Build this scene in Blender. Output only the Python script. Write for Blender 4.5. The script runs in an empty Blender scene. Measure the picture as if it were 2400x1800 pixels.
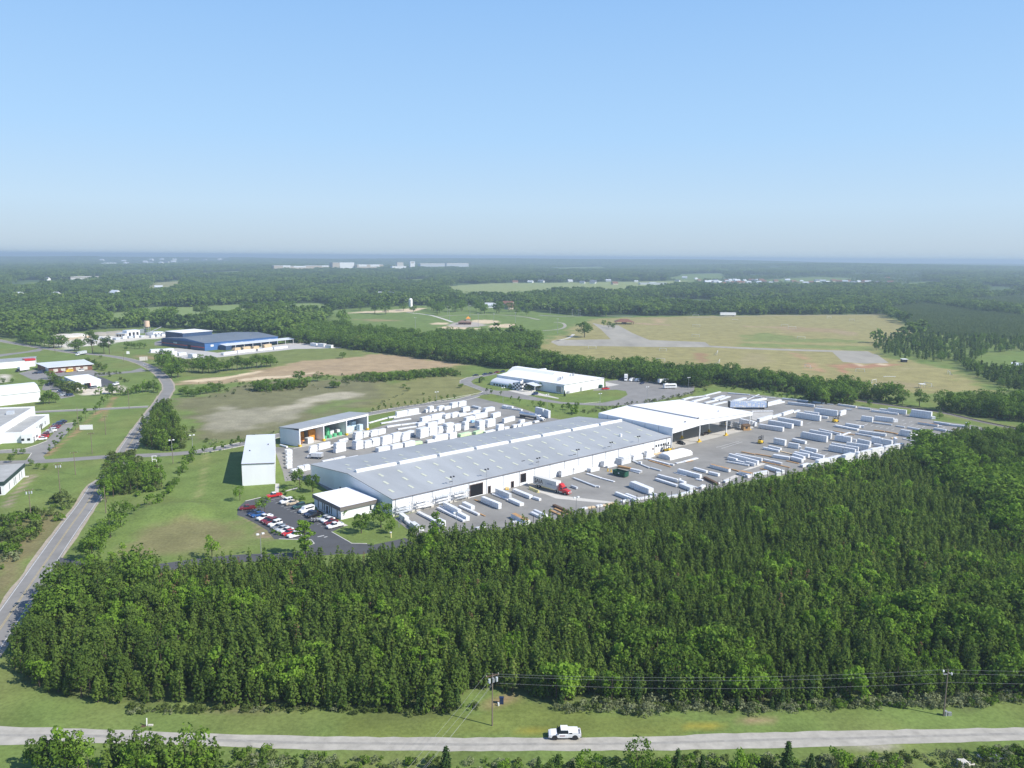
import bpy, math, random
import numpy as np
from mathutils import Vector, Matrix
random.seed(7); RS = np.random.RandomState(11)
scene = bpy.context.scene
COL = scene.collection
R_ = math.radians
# ------------------------------------------------------------------ camera (28 mm lens, 87 m up)
H = 87.0; FPX = 1867.0
PITCH = math.atan(295/FPX) + R_(.1); ROLL = R_(.44)
_f = Vector((0, math.cos(PITCH), -math.sin(PITCH)))
_r0 = Vector((1, 0, 0)); _u0 = Vector((0, math.sin(PITCH), math.cos(PITCH)))
_r = math.cos(ROLL)*_r0 + math.sin(ROLL)*_u0
_u = -math.sin(ROLL)*_r0 + math.cos(ROLL)*_u0
FR = dict(V=(0,0,2400,2212), Z1=(0,560,800,2212), Z2=(600,560,800,2212), Z3=(1200,560,800,2212), Z4=(1600,560,800,2212),
 Z5=(0,1000,800,2212), Z6=(600,900,600,2212), Z7=(1100,900,600,2212), Z8=(1650,850,750,2212), Zp=(560,1130,300,2212),
 Zq=(1000,830,480,2212), Zr=(860,920,470,2212), Zl=(0,780,400,2212), N1=(900,1100,340,2212), N2=(1180,1060,340,2212),
 N3=(1440,1000,340,2212), N4=(1700,920,340,2212), N5=(1960,920,340,2212), N6=(1580,890,340,2212), N7=(660,980,340,2212),
 N8=(960,930,340,2212), B1=(0,1200,800,2212), B2=(800,1500,800,2212), B3=(1600,1300,800,2212), PK=(560,1130,160,1896),
 PR=(690,1150,160,2212), LB=(0,740,400,2212), BL=(200,740,640,2212), BF=(760,640,640,2212), SF=(1250,640,640,2212),
 H1=(600,600,520,2212), H2=(0,600,600,2212), H3=(1380,600,720,2212), RT=(1740,700,660,2212), RL=(0,1080,260,1961),
 YR=(1900,880,500,2212), RF=(2100,1000,300,995), TR=(1230,1100,120,2212), PT=(1260,1680,120,2212))
def P(fr, x, y, z=0.0):
    """a spot read off the photograph -> the real place on the ground (or at height z) it stands on"""
    x0, y0, w, n = FR[fr]; s = w/n
    px, py = x0 + x*s, y0 + y*s
    d = _f + _r*((px-1200)/FPX) + _u*((900-py)/FPX)
    t = (z-H)/d.z
    return Vector((d.x*t, d.y*t, z))
def PP(fr, pts, z=0.0): return [P(fr, a, b, z) for a, b in pts]
cam = bpy.data.cameras.new('camera'); cam.sensor_width = 36; cam.lens = FPX/2400*36
cam.clip_start = 1; cam.clip_end = 90000
co = bpy.data.objects.new('camera', cam); COL.objects.link(co)
co.matrix_world = Matrix(((_r.x,_u.x,-_f.x,0),(_r.y,_u.y,-_f.y,0),(_r.z,_u.z,-_f.z,H),(0,0,0,1)))
scene.camera = co
# ------------------------------------------------------------------ light
SUN_EL = R_(42); SUNV = Vector((.92,-.39,0)).normalized()
az = math.atan2(SUNV.x, SUNV.y)
sd = bpy.data.lights.new('sun','SUN'); sd.energy = 5.0; sd.angle = R_(.53); sd.color = (1,.955,.88)
so = bpy.data.objects.new('sun', sd); COL.objects.link(so)
dirv = Vector((SUNV.x*math.cos(SUN_EL), SUNV.y*math.cos(SUN_EL), math.sin(SUN_EL)))
so.rotation_euler = dirv.to_track_quat('Z','Y').to_euler(); so.location = (300,-200,400)
w = bpy.data.worlds.new('World'); scene.world = w; w.use_nodes = True
nt = w.node_tree; bg = nt.nodes['Background']
sky = nt.nodes.new('ShaderNodeTexSky'); sky.sky_type = 'NISHITA'; sky.sun_disc = False
sky.sun_elevation = SUN_EL; sky.sun_rotation = az; sky.altitude = 100
sky.air_density = 1.0; sky.dust_density = .35; sky.ozone_density = 1.5
wtc = nt.nodes.new('ShaderNodeTexCoord'); sxyz = nt.nodes.new('ShaderNodeSeparateXYZ'); nt.links.new(wtc.outputs['Generated'], sxyz.inputs[0])
srmp = nt.nodes.new('ShaderNodeValToRGB'); nt.links.new(sxyz.outputs['Z'], srmp.inputs[0])
lin = lambda c: tuple(((v/255+.055)/1.055)**2.4 for v in c)+(1,)
for i, (z_, c_) in enumerate(((0,(184,206,224)),(.015,(188,209,228)),(.06,(191,219,244)),(.14,(173,213,252)),(.286,(150,196,247)),(.45,(104,154,222)),(1,(58,98,170)))):
    e_ = srmp.color_ramp.elements[i] if i < 2 else srmp.color_ramp.elements.new(z_)
    e_.position = z_; e_.color = lin(c_)
smul = nt.nodes.new('ShaderNodeMixRGB'); smul.blend_type = 'MULTIPLY'; smul.inputs[0].default_value = 1; smul.inputs[2].default_value = (5.1,5.1,5.1,1)
smix = nt.nodes.new('ShaderNodeMixRGB'); smix.inputs[0].default_value = .93
nt.links.new(srmp.outputs[0], smul.inputs[1]); nt.links.new(sky.outputs[0], smix.inputs[1]); nt.links.new(smul.outputs[0], smix.inputs[2])
nt.links.new(smix.outputs[0], bg.inputs[0]); bg.inputs[1].default_value = .15
scene.view_settings.view_transform = 'Standard'; scene.view_settings.look = 'None'
scene.view_settings.exposure = 0.4; scene.view_settings.gamma = 1
scene.render.engine = 'CYCLES'
cy = scene.cycles
cy.max_bounces = 6; cy.diffuse_bounces = 4; cy.glossy_bounces = 2; cy.transmission_bounces = 2
cy.transparent_max_bounces = 8; cy.volume_bounces = 0; cy.sample_clamp_indirect = 6
cy.use_denoising = True; cy.denoiser = 'OPENIMAGEDENOISE'; cy.denoising_prefilter = 'ACCURATE'
cy.use_adaptive_sampling = False
# ------------------------------------------------------------------ materials
def mat(name, col, rough=.7, metal=0, var=.0, scale=1.0, spec=.3, bump=0, ramp2=None, coord='Object', detail=5, stretch=None):
    m = bpy.data.materials.new(name); m.use_nodes = True
    n = m.node_tree; b = n.nodes['Principled BSDF']
    b.inputs['Roughness'].default_value = rough; b.inputs['Metallic'].default_value = metal
    b.inputs['Specular IOR Level'].default_value = spec
    b.inputs['Base Color'].default_value = (*col, 1)
    if var or ramp2:
        tc = n.nodes.new('ShaderNodeTexCoord'); nz = n.nodes.new('ShaderNodeTexNoise')
        nz.inputs['Scale'].default_value = scale; nz.inputs['Detail'].default_value = detail; nz.inputs['Roughness'].default_value = .65
        if stretch:
            mp = n.nodes.new('ShaderNodeMapping'); mp.inputs['Scale'].default_value = stretch
            n.links.new(tc.outputs[coord], mp.inputs[0]); n.links.new(mp.outputs[0], nz.inputs[0])
        else: n.links.new(tc.outputs[coord], nz.inputs[0])
        cr = n.nodes.new('ShaderNodeValToRGB')
        a = [max(0,c*(1-var)) for c in col]; c2 = ramp2 or [min(1,c*(1+var)) for c in col]
        cr.color_ramp.elements[0].position = .3; cr.color_ramp.elements[1].position = .7
        cr.color_ramp.elements[0].color = (*a,1); cr.color_ramp.elements[1].color = (*c2,1)
        n.links.new(nz.outputs[0], cr.inputs[0]); n.links.new(cr.outputs[0], b.inputs['Base Color'])
        if bump:
            bp = n.nodes.new('ShaderNodeBump'); bp.inputs['Strength'].default_value = bump; bp.inputs['Distance'].default_value = .3
            n.links.new(nz.outputs[0], bp.inputs['Height']); n.links.new(bp.outputs[0], b.inputs['Normal'])
    return m
def ribbed(name, col, period, depth=.12, axis='X', rough=.5, dirt=.08, metal=0.0):
    """painted sheet metal: standing ribs as fine tone lines plus weathering"""
    m = mat(name, col, rough, metal, var=dirt, scale=.12, detail=6, spec=.3)
    n = m.node_tree; b = n.nodes['Principled BSDF']
    tc = n.nodes.new('ShaderNodeTexCoord'); wv = n.nodes.new('ShaderNodeTexWave')
    wv.bands_direction = axis; wv.inputs['Scale'].default_value = 1/period*.314*1.0; wv.inputs['Distortion'].default_value = 0
    n.links.new(tc.outputs['Object'], wv.inputs[0])
    bp = n.nodes.new('ShaderNodeBump'); bp.inputs['Strength'].default_value = .5; bp.inputs['Distance'].default_value = depth
    n.links.new(wv.outputs['Fac'], bp.inputs['Height']); n.links.new(bp.outputs[0], b.inputs['Normal'])
    return m
def leafmat(name, dark, light, tip=None, trans=.3, patchy=.1):
    m = bpy.data.materials.new(name); m.use_nodes = True; n = m.node_tree
    for x in list(n.nodes):
        if x.type != 'OUTPUT_MATERIAL': n.nodes.remove(x)
    out = [x for x in n.nodes if x.type == 'OUTPUT_MATERIAL'][0]
    oi = n.nodes.new('ShaderNodeObjectInfo'); gm = n.nodes.new('ShaderNodeNewGeometry')
    nz = n.nodes.new('ShaderNodeTexNoise'); nz.inputs['Scale'].default_value = .35; nz.inputs['Detail'].default_value = 2
    tc = n.nodes.new('ShaderNodeTexCoord'); n.links.new(tc.outputs['Object'], nz.inputs[0])
    ad = n.nodes.new('ShaderNodeMath'); ad.operation = 'MULTIPLY_ADD'; ad.inputs[1].default_value = .55
    n.links.new(oi.outputs['Random'], ad.inputs[0])
    m2 = n.nodes.new('ShaderNodeMath'); m2.operation = 'MULTIPLY_ADD'; m2.inputs[1].default_value = .3
    n.links.new(gm.outputs['Random Per Island'], m2.inputs[0])
    m3 = n.nodes.new('ShaderNodeMath'); m3.operation = 'MULTIPLY'; m3.inputs[1].default_value = .2
    n.links.new(nz.outputs[0], m3.inputs[0]); n.links.new(m3.outputs[0], m2.inputs[2]); n.links.new(m2.outputs[0], ad.inputs[2])
    nl = n.nodes.new('ShaderNodeTexNoise'); nl.inputs['Scale'].default_value = .011; nl.inputs['Detail'].default_value = 4; n.links.new(oi.outputs['Location'], nl.inputs[0])
    ml = n.nodes.new('ShaderNodeMapRange'); ml.inputs[1].default_value = .35; ml.inputs[2].default_value = .65; ml.inputs[3].default_value = -patchy; ml.inputs[4].default_value = patchy; n.links.new(nl.outputs[0], ml.inputs[0])
    am = n.nodes.new('ShaderNodeMath'); am.operation = 'ADD'; n.links.new(ad.outputs[0], am.inputs[0]); n.links.new(ml.outputs[0], am.inputs[1]); ad = am
    cr = n.nodes.new('ShaderNodeValToRGB'); e = cr.color_ramp.elements
    e[0].position = .12; e[0].color = (*dark,1); e[1].position = .85; e[1].color = (*light,1)
    if tip: k = e.new(.97); k.color = (*tip,1)
    n.links.new(ad.outputs[0], cr.inputs[0])
    d = n.nodes.new('ShaderNodeBsdfDiffuse'); t = n.nodes.new('ShaderNodeBsdfTranslucent'); mx = n.nodes.new('ShaderNodeMixShader')
    mx.inputs[0].default_value = trans
    for q in (d, t): n.links.new(cr.outputs[0], q.inputs[0])
    n.links.new(d.outputs[0], mx.inputs[1]); n.links.new(t.outputs[0], mx.inputs[2]); n.links.new(mx.outputs[0], out.inputs[0])
    return m
M = {}
M['white'] = mat('white_paint', (.8,.8,.79), .55, var=.03, scale=.3)
M['wrap'] = mat('white_wrap', (.78,.79,.8), .45, var=.12, scale=.9, stretch=(1,1,2.2), detail=8)
def strapped(m):
    n = m.node_tree; b = n.nodes['Principled BSDF']; lk = b.inputs['Base Color'].links[0].from_socket
    oi = n.nodes.new('ShaderNodeObjectInfo'); ge = n.nodes.new('ShaderNodeNewGeometry'); tc = n.nodes.new('ShaderNodeTexCoord'); sx = n.nodes.new('ShaderNodeSeparateXYZ'); n.links.new(tc.outputs['Object'], sx.inputs[0])
    f = n.nodes.new('ShaderNodeMath'); f.operation = 'PINGPONG'; f.inputs[1].default_value = .65; n.links.new(sx.outputs['X'], f.inputs[0])
    r = n.nodes.new('ShaderNodeMapRange'); r.inputs[1].default_value = 0; r.inputs[2].default_value = .07; r.inputs[3].default_value = .55; r.inputs[4].default_value = 1; n.links.new(f.outputs[0], r.inputs[0])
    q = n.nodes.new('ShaderNodeMapRange'); q.inputs[3].default_value = .8; q.inputs[4].default_value = 1.02
    a = n.nodes.new('ShaderNodeMath'); a.operation = 'MULTIPLY_ADD'; a.inputs[1].default_value = .5; n.links.new(oi.outputs['Random'], a.inputs[0])
    a2 = n.nodes.new('ShaderNodeMath'); a2.operation = 'MULTIPLY'; a2.inputs[1].default_value = .5; n.links.new(ge.outputs['Random Per Island'], a2.inputs[0]); n.links.new(a2.outputs[0], a.inputs[2]); n.links.new(a.outputs[0], q.inputs[0])
    v = n.nodes.new('ShaderNodeMath'); v.operation = 'MULTIPLY'; n.links.new(r.outputs[0], v.inputs[0]); n.links.new(q.outputs[0], v.inputs[1])
    mu = n.nodes.new('ShaderNodeMixRGB'); mu.blend_type = 'MULTIPLY'; mu.inputs[0].default_value = 1; n.links.new(lk, mu.inputs[1]); n.links.new(v.outputs[0], mu.inputs[2]); n.links.new(mu.outputs[0], b.inputs['Base Color'])
strapped(M['wrap'])
M['wrapgrey'] = mat('grey_wrap', (.5,.53,.56), .5, var=.15, scale=.9)  # grey wrap; on stacks its tone also paints in the shade of packs
M['wrapblue'] = mat('blue_wrap', (.3,.5,.72), .5, var=.12, scale=.9)
M['wrapgreen'] = mat('green_wrap', (.55,.72,.42), .5, var=.15, scale=.5)
M['wood'] = mat('sawn_wood', (.42,.25,.11), .8, var=.3, scale=1.2, stretch=(1,1,5))
M['woodlight'] = mat('pale_wood', (.62,.48,.3), .8, var=.2, scale=1.2)
M['wooddark'] = mat('dark_wood', (.12,.075,.045), .85, var=.3, scale=2)
M['dunnage'] = mat('dunnage', (.16,.12,.09), .9, var=.3, scale=3)
M['dark'] = mat('dark_metal', (.03,.03,.033), .6)
M['black'] = mat('dark_opening', (.008,.008,.01), .9)
M['glass'] = mat('window_glass', (.02,.027,.035), .12, spec=.6)
M['rubber'] = mat('tyre_rubber', (.018,.018,.018), .85)
M['steel'] = mat('steel', (.42,.43,.44), .4, metal=.5, var=.1, scale=2)
M['galv'] = mat('galvanised', (.36,.37,.38), .5, metal=.3, var=.1, scale=2)
M['pole'] = mat('pole_wood', (.2,.16,.12), .9, var=.2, scale=2)
M['yellow'] = mat('yellow_paint', (.72,.47,.03), .5, var=.1, scale=2)
M['yellowpale'] = mat('pale_yellow', (.7,.62,.3), .6, var=.1, scale=1)
M['orange'] = mat('orange_rack', (.75,.3,.04), .6, var=.12, scale=1)
M['red'] = mat('red_paint', (.5,.03,.03), .35, var=.05, scale=2, spec=.5)
M['conc'] = mat('concrete', (.46,.44,.4), .85, var=.12, scale=.25)
M['conclight'] = mat('pale_concrete', (.55,.52,.46), .85, var=.1, scale=.4)
M['asph'] = mat('yard_asphalt', (.245,.235,.212), .9, var=.2, scale=.07, detail=12)
M['asphroad'] = mat('road_asphalt', (.235,.225,.208), .9, var=.16, scale=.12, detail=9)
M['asphdark'] = mat('dark_asphalt', (.085,.086,.088), .85, var=.12, scale=.15, detail=9)
M['gravel'] = mat('pale_gravel', (.385,.362,.31), .95, var=.2, scale=.4, detail=14)
M['gravelgrey'] = mat('grey_gravel', (.33,.305,.25), .95, var=.25, scale=.035, detail=14, stretch=(1,.3,1))
M['ballast'] = mat('rail_ballast', (.2,.18,.165), .95, var=.25, scale=1.2)
M['line'] = mat('line_white', (.55,.55,.53), .8, var=.3, scale=.8)
M['lineyellow'] = mat('line_yellow', (.42,.34,.17), .8, var=.2, scale=.8)
M['kerb'] = mat('kerb_concrete', (.55,.53,.48), .85, var=.1, scale=.6)
M['green'] = mat('green_steel', (.02,.09,.055), .6, var=.15, scale=1)
M['greenlight'] = mat('green_drum', (.13,.5,.25), .5, var=.1, scale=1)
M['brick'] = mat('red_brown_brick', (.2,.1,.065), .9, var=.2, scale=2)
M['tan'] = mat('tan_stucco', (.5,.43,.34), .85, var=.08, scale=.3)
M['bark'] = mat('bark', (.1,.075,.055), .95, var=.3, scale=2)
# ------------------------------------------------------------------ mesh building
class MB:
    def __init__(s): s.v = []; s.f = []; s.m = []
    def add(s, vs, fs, mi=0):
        o = len(s.v); s.v += [tuple(x) for x in vs]; s.f += [tuple(i+o for i in f) for f in fs]; s.m += [mi]*len(fs); return s
    def box(s, x0, x1, y0, y1, z0, z1, mi=0, top=None):
        fs = [(0,3,2,1),(4,5,6,7),(0,1,5,4),(1,2,6,5),(2,3,7,6),(3,0,4,7)]
        s.add([(x0,y0,z0),(x1,y0,z0),(x1,y1,z0),(x0,y1,z0),(x0,y0,z1),(x1,y0,z1),(x1,y1,z1),(x0,y1,z1)], fs, mi)
        if top is not None: s.m[-5] = top
        return s
    def obox(s, a, b, w, z0, z1, mi=0):
        """box from a to b (2-D ends), w wide, centred on the line"""
        a = Vector((a[0],a[1])); b = Vector((b[0],b[1])); d = (b-a).normalized(); n = Vector((-d.y,d.x))*w/2
        q = [a-n, b-n, b+n, a+n]
        return s.prism([(p.x,p.y) for p in q], z0, z1, mi)
    def prism(s, pts, z0, z1, mi=0):
        n = len(pts)
        ar = sum(pts[i][0]*pts[(i+1)%n][1]-pts[(i+1)%n][0]*pts[i][1] for i in range(n))
        if ar < 0: pts = pts[::-1]
        vs = [(p[0],p[1],z0) for p in pts]+[(p[0],p[1],z1) for p in pts]
        fs = [tuple(range(n))[::-1], tuple(range(n,2*n))]+[(i,(i+1)%n,(i+1)%n+n,i+n) for i in range(n)]
        return s.add(vs, fs, mi)
    def xprism(s, prof, x0, x1, mi=0):
        """profile (y,z) swept along x"""
        n = len(prof)
        vs = [(x0,p[0],p[1]) for p in prof]+[(x1,p[0],p[1]) for p in prof]
        fs = [tuple(range(n))[::-1], tuple(range(n,2*n))]+[(i,(i+1)%n,(i+1)%n+n,i+n) for i in range(n)]
        ar = sum(prof[i][0]*prof[(i+1)%n][1]-prof[(i+1)%n][0]*prof[i][1] for i in range(n))
        if ar < 0: fs = [f[::-1] for f in fs]
        return s.add(vs, fs, mi)
    def yprism(s, prof, y0, y1, mi=0):
        n = len(prof)
        vs = [(p[0],y0,p[1]) for p in prof]+[(p[0],y1,p[1]) for p in prof]
        fs = [tuple(range(n)), tuple(range(n,2*n))[::-1]]+[((i+1)%n,i,i+n,(i+1)%n+n) for i in range(n)]
        ar = sum(prof[i][0]*prof[(i+1)%n][1]-prof[(i+1)%n][0]*prof[i][1] for i in range(n))
        if ar < 0: fs = [f[::-1] for f in fs]
        return s.add(vs, fs, mi)
    def cyl(s, a, b, r, n=10, r2=None, mi=0, cap=True):
        a = Vector(a); b = Vector(b); d = (b-a).normalized(); r2 = r if r2 is None else r2
        x = d.orthogonal().normalized(); y = d.cross(x)
        vs = []
        for c, q in ((a,r),(b,r2)):
            for i in range(n):
                t = 2*math.pi*i/n; vs.append(c+x*q*math.cos(t)+y*q*math.sin(t))
        fs = [(i,(i+1)%n,(i+1)%n+n,i+n) for i in range(n)]
        if cap: fs += [tuple(range(n))[::-1], tuple(range(n,2*n))]
        return s.add(vs, fs, mi)
    def tube(s, pts, r, n=5, mi=0):
        for a, b in zip(pts, pts[1:]): s.cyl(a, b, r, n, mi=mi)
        return s
    def loft(s, secs, mi=0, cap=True):
        n = len(secs[0]); vs = [p for q in secs for p in q]; fs = []
        for k in range(len(secs)-1):
            for i in range(n): fs.append((k*n+i, k*n+(i+1)%n, (k+1)*n+(i+1)%n, (k+1)*n+i))
        if cap: fs += [tuple(range(n))[::-1], tuple(range((len(secs)-1)*n, len(secs)*n))]
        return s.add(vs, fs, mi)
    def mesh(s, name, mats, smooth=False):
        me = bpy.data.meshes.new(name); me.from_pydata(s.v, [], s.f)
        for x in (mats if isinstance(mats,(list,tuple)) else [mats]): me.materials.append(M[x] if isinstance(x,str) else x)
        me.polygons.foreach_set('material_index', s.m)
        if smooth: me.polygons.foreach_set('use_smooth', [True]*len(s.f))
        me.update(); return me
    def build(s, name, mats, parent=None, smooth=False, loc=None):
        o = bpy.data.objects.new(name, s.mesh(name, mats, smooth)); COL.objects.link(o)
        if parent: o.parent = parent
        if loc is not None: o.location = loc
        return o
def tag(o, label=None, cat=None, group=None, kind=None):
    if label: o['label'] = label
    if cat: o['category'] = cat
    if group: o['group'] = group
    if kind: o['kind'] = kind
    return o
def thing(name, label, cat, loc=(0,0,0), rz=0, group=None):
    o = bpy.data.objects.new(name, None); COL.objects.link(o); o.empty_display_size = .5
    o.location = loc; o.rotation_euler = (0,0,rz)
    return tag(o, label, cat, group)
def fix_normals(me):
    import bmesh
    b = bmesh.new(); b.from_mesh(me); bmesh.ops.recalc_face_normals(b, faces=b.faces); b.to_mesh(me); b.free()
KIDS = {}
def copy_tree(o, loc=None, rz=None, sc=None, label=None, group=None):
    c = o.copy(); COL.objects.link(c)
    if loc is not None: c.location = loc
    if rz is not None: c.rotation_euler = (0,0,rz)
    if sc is not None: c.scale = sc if not isinstance(sc,(int,float)) else (sc,sc,sc)
    if label: c['label'] = label
    if group: c['group'] = group
    for ch in KIDS.setdefault(o.name, [x for x in o.children]):
        d = ch.copy(); COL.objects.link(d); d.parent = c
        for g in KIDS.setdefault(ch.name, [x for x in ch.children]):
            e = g.copy(); COL.objects.link(e); e.parent = d
    return c
ORD = 'leftmost second third fourth fifth sixth seventh eighth ninth tenth eleventh twelfth thirteenth fourteenth fifteenth sixteenth seventeenth eighteenth nineteenth twentieth twenty-first twenty-second twenty-third twenty-fourth twenty-fifth twenty-sixth twenty-seventh twenty-eighth twenty-ninth thirtieth thirty-first thirty-second'.split()
def ordinal(i, n):
    if i == 0: return ORD[0]
    if i == n-1: return 'rightmost'
    return ORD[i]+' from left' if i < (n+1)//2 else ORD[n-1-i]+' from right'
def smoothline(pts, step=6.0):
    pts = [Vector((p[0],p[1],0)) for p in pts]; out = []
    q = [pts[0]*2-pts[1]] + pts + [pts[-1]*2-pts[-2]]
    for i in range(1, len(q)-2):
        a,b,c,d = q[i-1:i+3]; n = max(2, int((c-b).length/step))
        for k in range(n):
            t = k/n
            out.append(.5*((2*b)+(c-a)*t+(2*a-5*b+4*c-d)*t*t+(3*b-a-3*c+d)*t**3))
    return out+[pts[-1]]
def offs(line, d):
    out = []
    for i, p in enumerate(line):
        t = (line[min(i+1,len(line)-1)]-line[max(i-1,0)]).normalized(); out.append(p+Vector((-t.y,t.x,0))*d)
    return out
def ribbon(name, line, wd, m, z, side=0, kind='structure', jag=0):
    L = offs(line, side+wd/2); Rr = offs(line, side-wd/2); b = MB()
    if jag:
        for l in (L, Rr):
            for i in range(len(l)): l[i] = l[i]+Vector((random.uniform(-jag,jag),random.uniform(-jag,jag),0))
    vs = []
    for a, c in zip(L, Rr): vs += [(a.x,a.y,z),(c.x,c.y,z)]
    b.add(vs, [(2*i+1,2*i+3,2*i+2,2*i) for i in range(len(L)-1)])
    o = b.build(name, m); tag(o, kind=kind); return o
def sheet(name, pts, m, z, kind='structure'):
    pts = [(p[0],p[1]) for p in pts]; n = len(pts)
    ar = sum(pts[i][0]*pts[(i+1)%n][1]-pts[(i+1)%n][0]*pts[i][1] for i in range(n))
    if ar < 0: pts = pts[::-1]
    o = MB().add([(x,y,z) for x,y in pts], [tuple(range(n))]).build(name, m); tag(o, kind=kind); return o
def kerb(line, hgt=.14, wd=.3, name='kerb'):
    b = MB()
    L = offs(line, wd/2); Rr = offs(line, -wd/2); secs = []
    for a, c in zip(L, Rr): secs.append([(a.x,a.y,0),(c.x,c.y,0),(c.x,c.y,hgt),(a.x,a.y,hgt)])
    o = b.loft(secs).build(name, 'kerb'); fix_normals(o.data); tag(o, kind='structure'); return o
# ------------------------------------------------------------------ noise on numpy arrays
def vnoise(x, y, seed=0):
    xi = np.floor(x).astype(np.int64); yi = np.floor(y).astype(np.int64); fx = x-xi; fy = y-yi
    fx = fx*fx*(3-2*fx); fy = fy*fy*(3-2*fy)
    def h(a, b):
        n = (a*374761393 + b*668265263 + seed*982451653) & 0xffffffff
        n = ((n ^ (n >> 13))*1274126177) & 0xffffffff
        return ((n ^ (n >> 16)) & 0xffff)/65535.0
    return (h(xi,yi)*(1-fx)+h(xi+1,yi)*fx)*(1-fy)+(h(xi,yi+1)*(1-fx)+h(xi+1,yi+1)*fx)*fy
def fbm(x, y, seed=0, o=3): return sum(vnoise(x*2**k, y*2**k, seed+k)*.5**k for k in range(o))/sum(.5**k for k in range(o))
def inpoly(x, y, poly):
    r = np.zeros(x.shape, bool); n = len(poly)
    for i in range(n):
        x1,y1 = poly[i][0],poly[i][1]; x2,y2 = poly[(i+1)%n][0],poly[(i+1)%n][1]
        if y1 == y2: continue
        c = ((y1 > y) != (y2 > y)) & (x < (x2-x1)*(y-y1)/(y2-y1)+x1)
        r ^= c
    return r
def polydist(x, y, poly):
    """signed distance, positive inside"""
    d = np.full(x.shape, 1e9); n = len(poly)
    for i in range(n):
        ax,ay = poly[i][0],poly[i][1]; bx,by = poly[(i+1)%n][0],poly[(i+1)%n][1]
        ux,uy = bx-ax, by-ay; L = ux*ux+uy*uy+1e-9
        t = np.clip(((x-ax)*ux+(y-ay)*uy)/L, 0, 1)
        d = np.minimum(d, np.hypot(x-ax-t*ux, y-ay-t*uy))
    return np.where(inpoly(x, y, poly), d, -d)
def linedist(x, y, line):
    d = np.full(x.shape, 1e9)
    for a, b in zip(line, line[1:]):
        ux,uy = b[0]-a[0], b[1]-a[1]; L = ux*ux+uy*uy+1e-9
        t = np.clip(((x-a[0])*ux+(y-a[1])*uy)/L, 0, 1)
        d = np.minimum(d, np.hypot(x-a[0]-t*ux, y-a[1]-t*uy))
    return d
# ================================================================== TERRAIN
MC = P('Z5',1230,560); MC2 = P('Z5',1330,330)
def terr(x, y):
    x = np.asarray(x, float); y = np.asarray(y, float)
    z = np.zeros(np.broadcast(x, y).shape)
    # the grass mound beside the car park
    ex = (x-MC.x+4)/np.where(x > MC.x-4, 15.0, 22.0); ey = (y-MC.y)/12.0
    z = z + np.maximum(0, 2.75*np.exp(-(np.maximum(0, np.hypot(ex, ey)-.25))**2*3.2)-.2)
    # low hills far away, the industrial ridge, the long horizon ridge
    r = np.hypot(x, y); far = np.clip((r-2600)/3000, 0, 1)
    z = z + far*(fbm(x/2400+31, y/2400+7, 3)-.42)*44
    z = z + 14*np.exp(-((x+800)/1300)**2-((y-4700)/900)**2)
    z = z + 46*np.exp(-((x-300)/6500)**2-((y-9800)/2600)**2) + 30*np.exp(-((x-3200)/2600)**2-((y-6200)/900)**2)
    return z
def T(x, y): return float(terr(np.array([x]), np.array([y]))[0])
def PT_(fr, x, y, h=0):
    z = 0
    for _ in range(12):
        p = P(fr, x, y, z+h); z = .5*z+.5*T(p.x, p.y)
    p.z = z; return p
# ---- clearings and bare patches: (polygon, colour, feather m, wobble m)
G_MOWN=(.145,.2,.055); G_LAWN=(.145,.2,.045); G_DRY=(.225,.22,.095); G_SOC=(.285,.255,.11); SCRUB=(.172,.168,.085)
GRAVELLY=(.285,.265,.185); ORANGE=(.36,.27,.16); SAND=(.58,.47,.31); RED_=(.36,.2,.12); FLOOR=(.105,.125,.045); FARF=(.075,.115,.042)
PALE=(.62,.58,.5); G_FIELD=(.19,.25,.085); STRAW=(.3,.26,.13)
CLEAR = [PP('V',q) for q in (
 [(205,692),(205,684),(330,663),(430,664),(500,658),(600,656),(700,655),(722,662),(720,680),(640,686),(560,688),(450,700),(400,704),(330,700),(250,702)],
 [(712,690),(722,670),(800,664),(900,660),(1010,660),(1210,678),(1290,684),(1330,690),(1240,745),(1190,742),(1150,738),(1120,735),(1040,728),(960,722),(900,714),(760,700)],
 [(965,633),(970,618),(1060,612),(1190,611),(1390,608),(1500,606),(1500,619),(1340,633),(1180,634),(1130,646),(1010,648)],
 [(315,632),(330,611),(398,607),(388,628),(330,635)],
 [(1440,601),(1470,596),(1560,592),(1570,600),(1480,612)],[(1640,606),(1760,600),(1860,604),(1760,616)],[(560,640),(600,634),(640,637),(600,647)],[(1150,598),(1230,594),(1240,602),(1160,606)],[(430,592),(520,588),(530,595),(440,600)],[(1900,618),(2010,610),(2060,616),(1960,626)],[(800,640),(830,636),(850,640),(820,646)],[(1600,640),(1700,636),(1720,645),(1620,650)],[(660,618),(740,612),(760,620),(690,626)],[(250,598),(330,592),(340,600),(260,606)],[(1180,582),(1300,578),(1310,584),(1200,588)],[(850,606),(930,602),(930,610),(860,614)],[(80,650),(160,644),(170,652),(90,658)],
 [(45,616),(60,610),(130,609),(190,605),(195,600),(240,596),(225,606),(165,615),(60,620)],
 [(1190,735),(1230,700),(1280,686),(1390,683),(1600,681),(1905,679),(2000,721),(1890,741),(1900,770),(1990,790),(2060,800),(2140,843),(2040,852),(1900,846),(1700,815),(1560,800),(1400,790),(1300,778),(1130,748)],
 [(2085,792),(2120,775),(2170,765),(2300,758),(2300,800),(2180,810)],
 [(90,742),(130,726),(210,714),(330,709),(420,712),(470,722),(440,735),(345,742),(255,745),(180,752)],
 [(1470,594),(1560,592),(1560,596),(1480,600)],
)]
ZONES = []
def zone(fr, pts, col, fe=2.5, wob=2.5): ZONES.append((PP(fr, pts), col, fe, wob))
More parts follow.
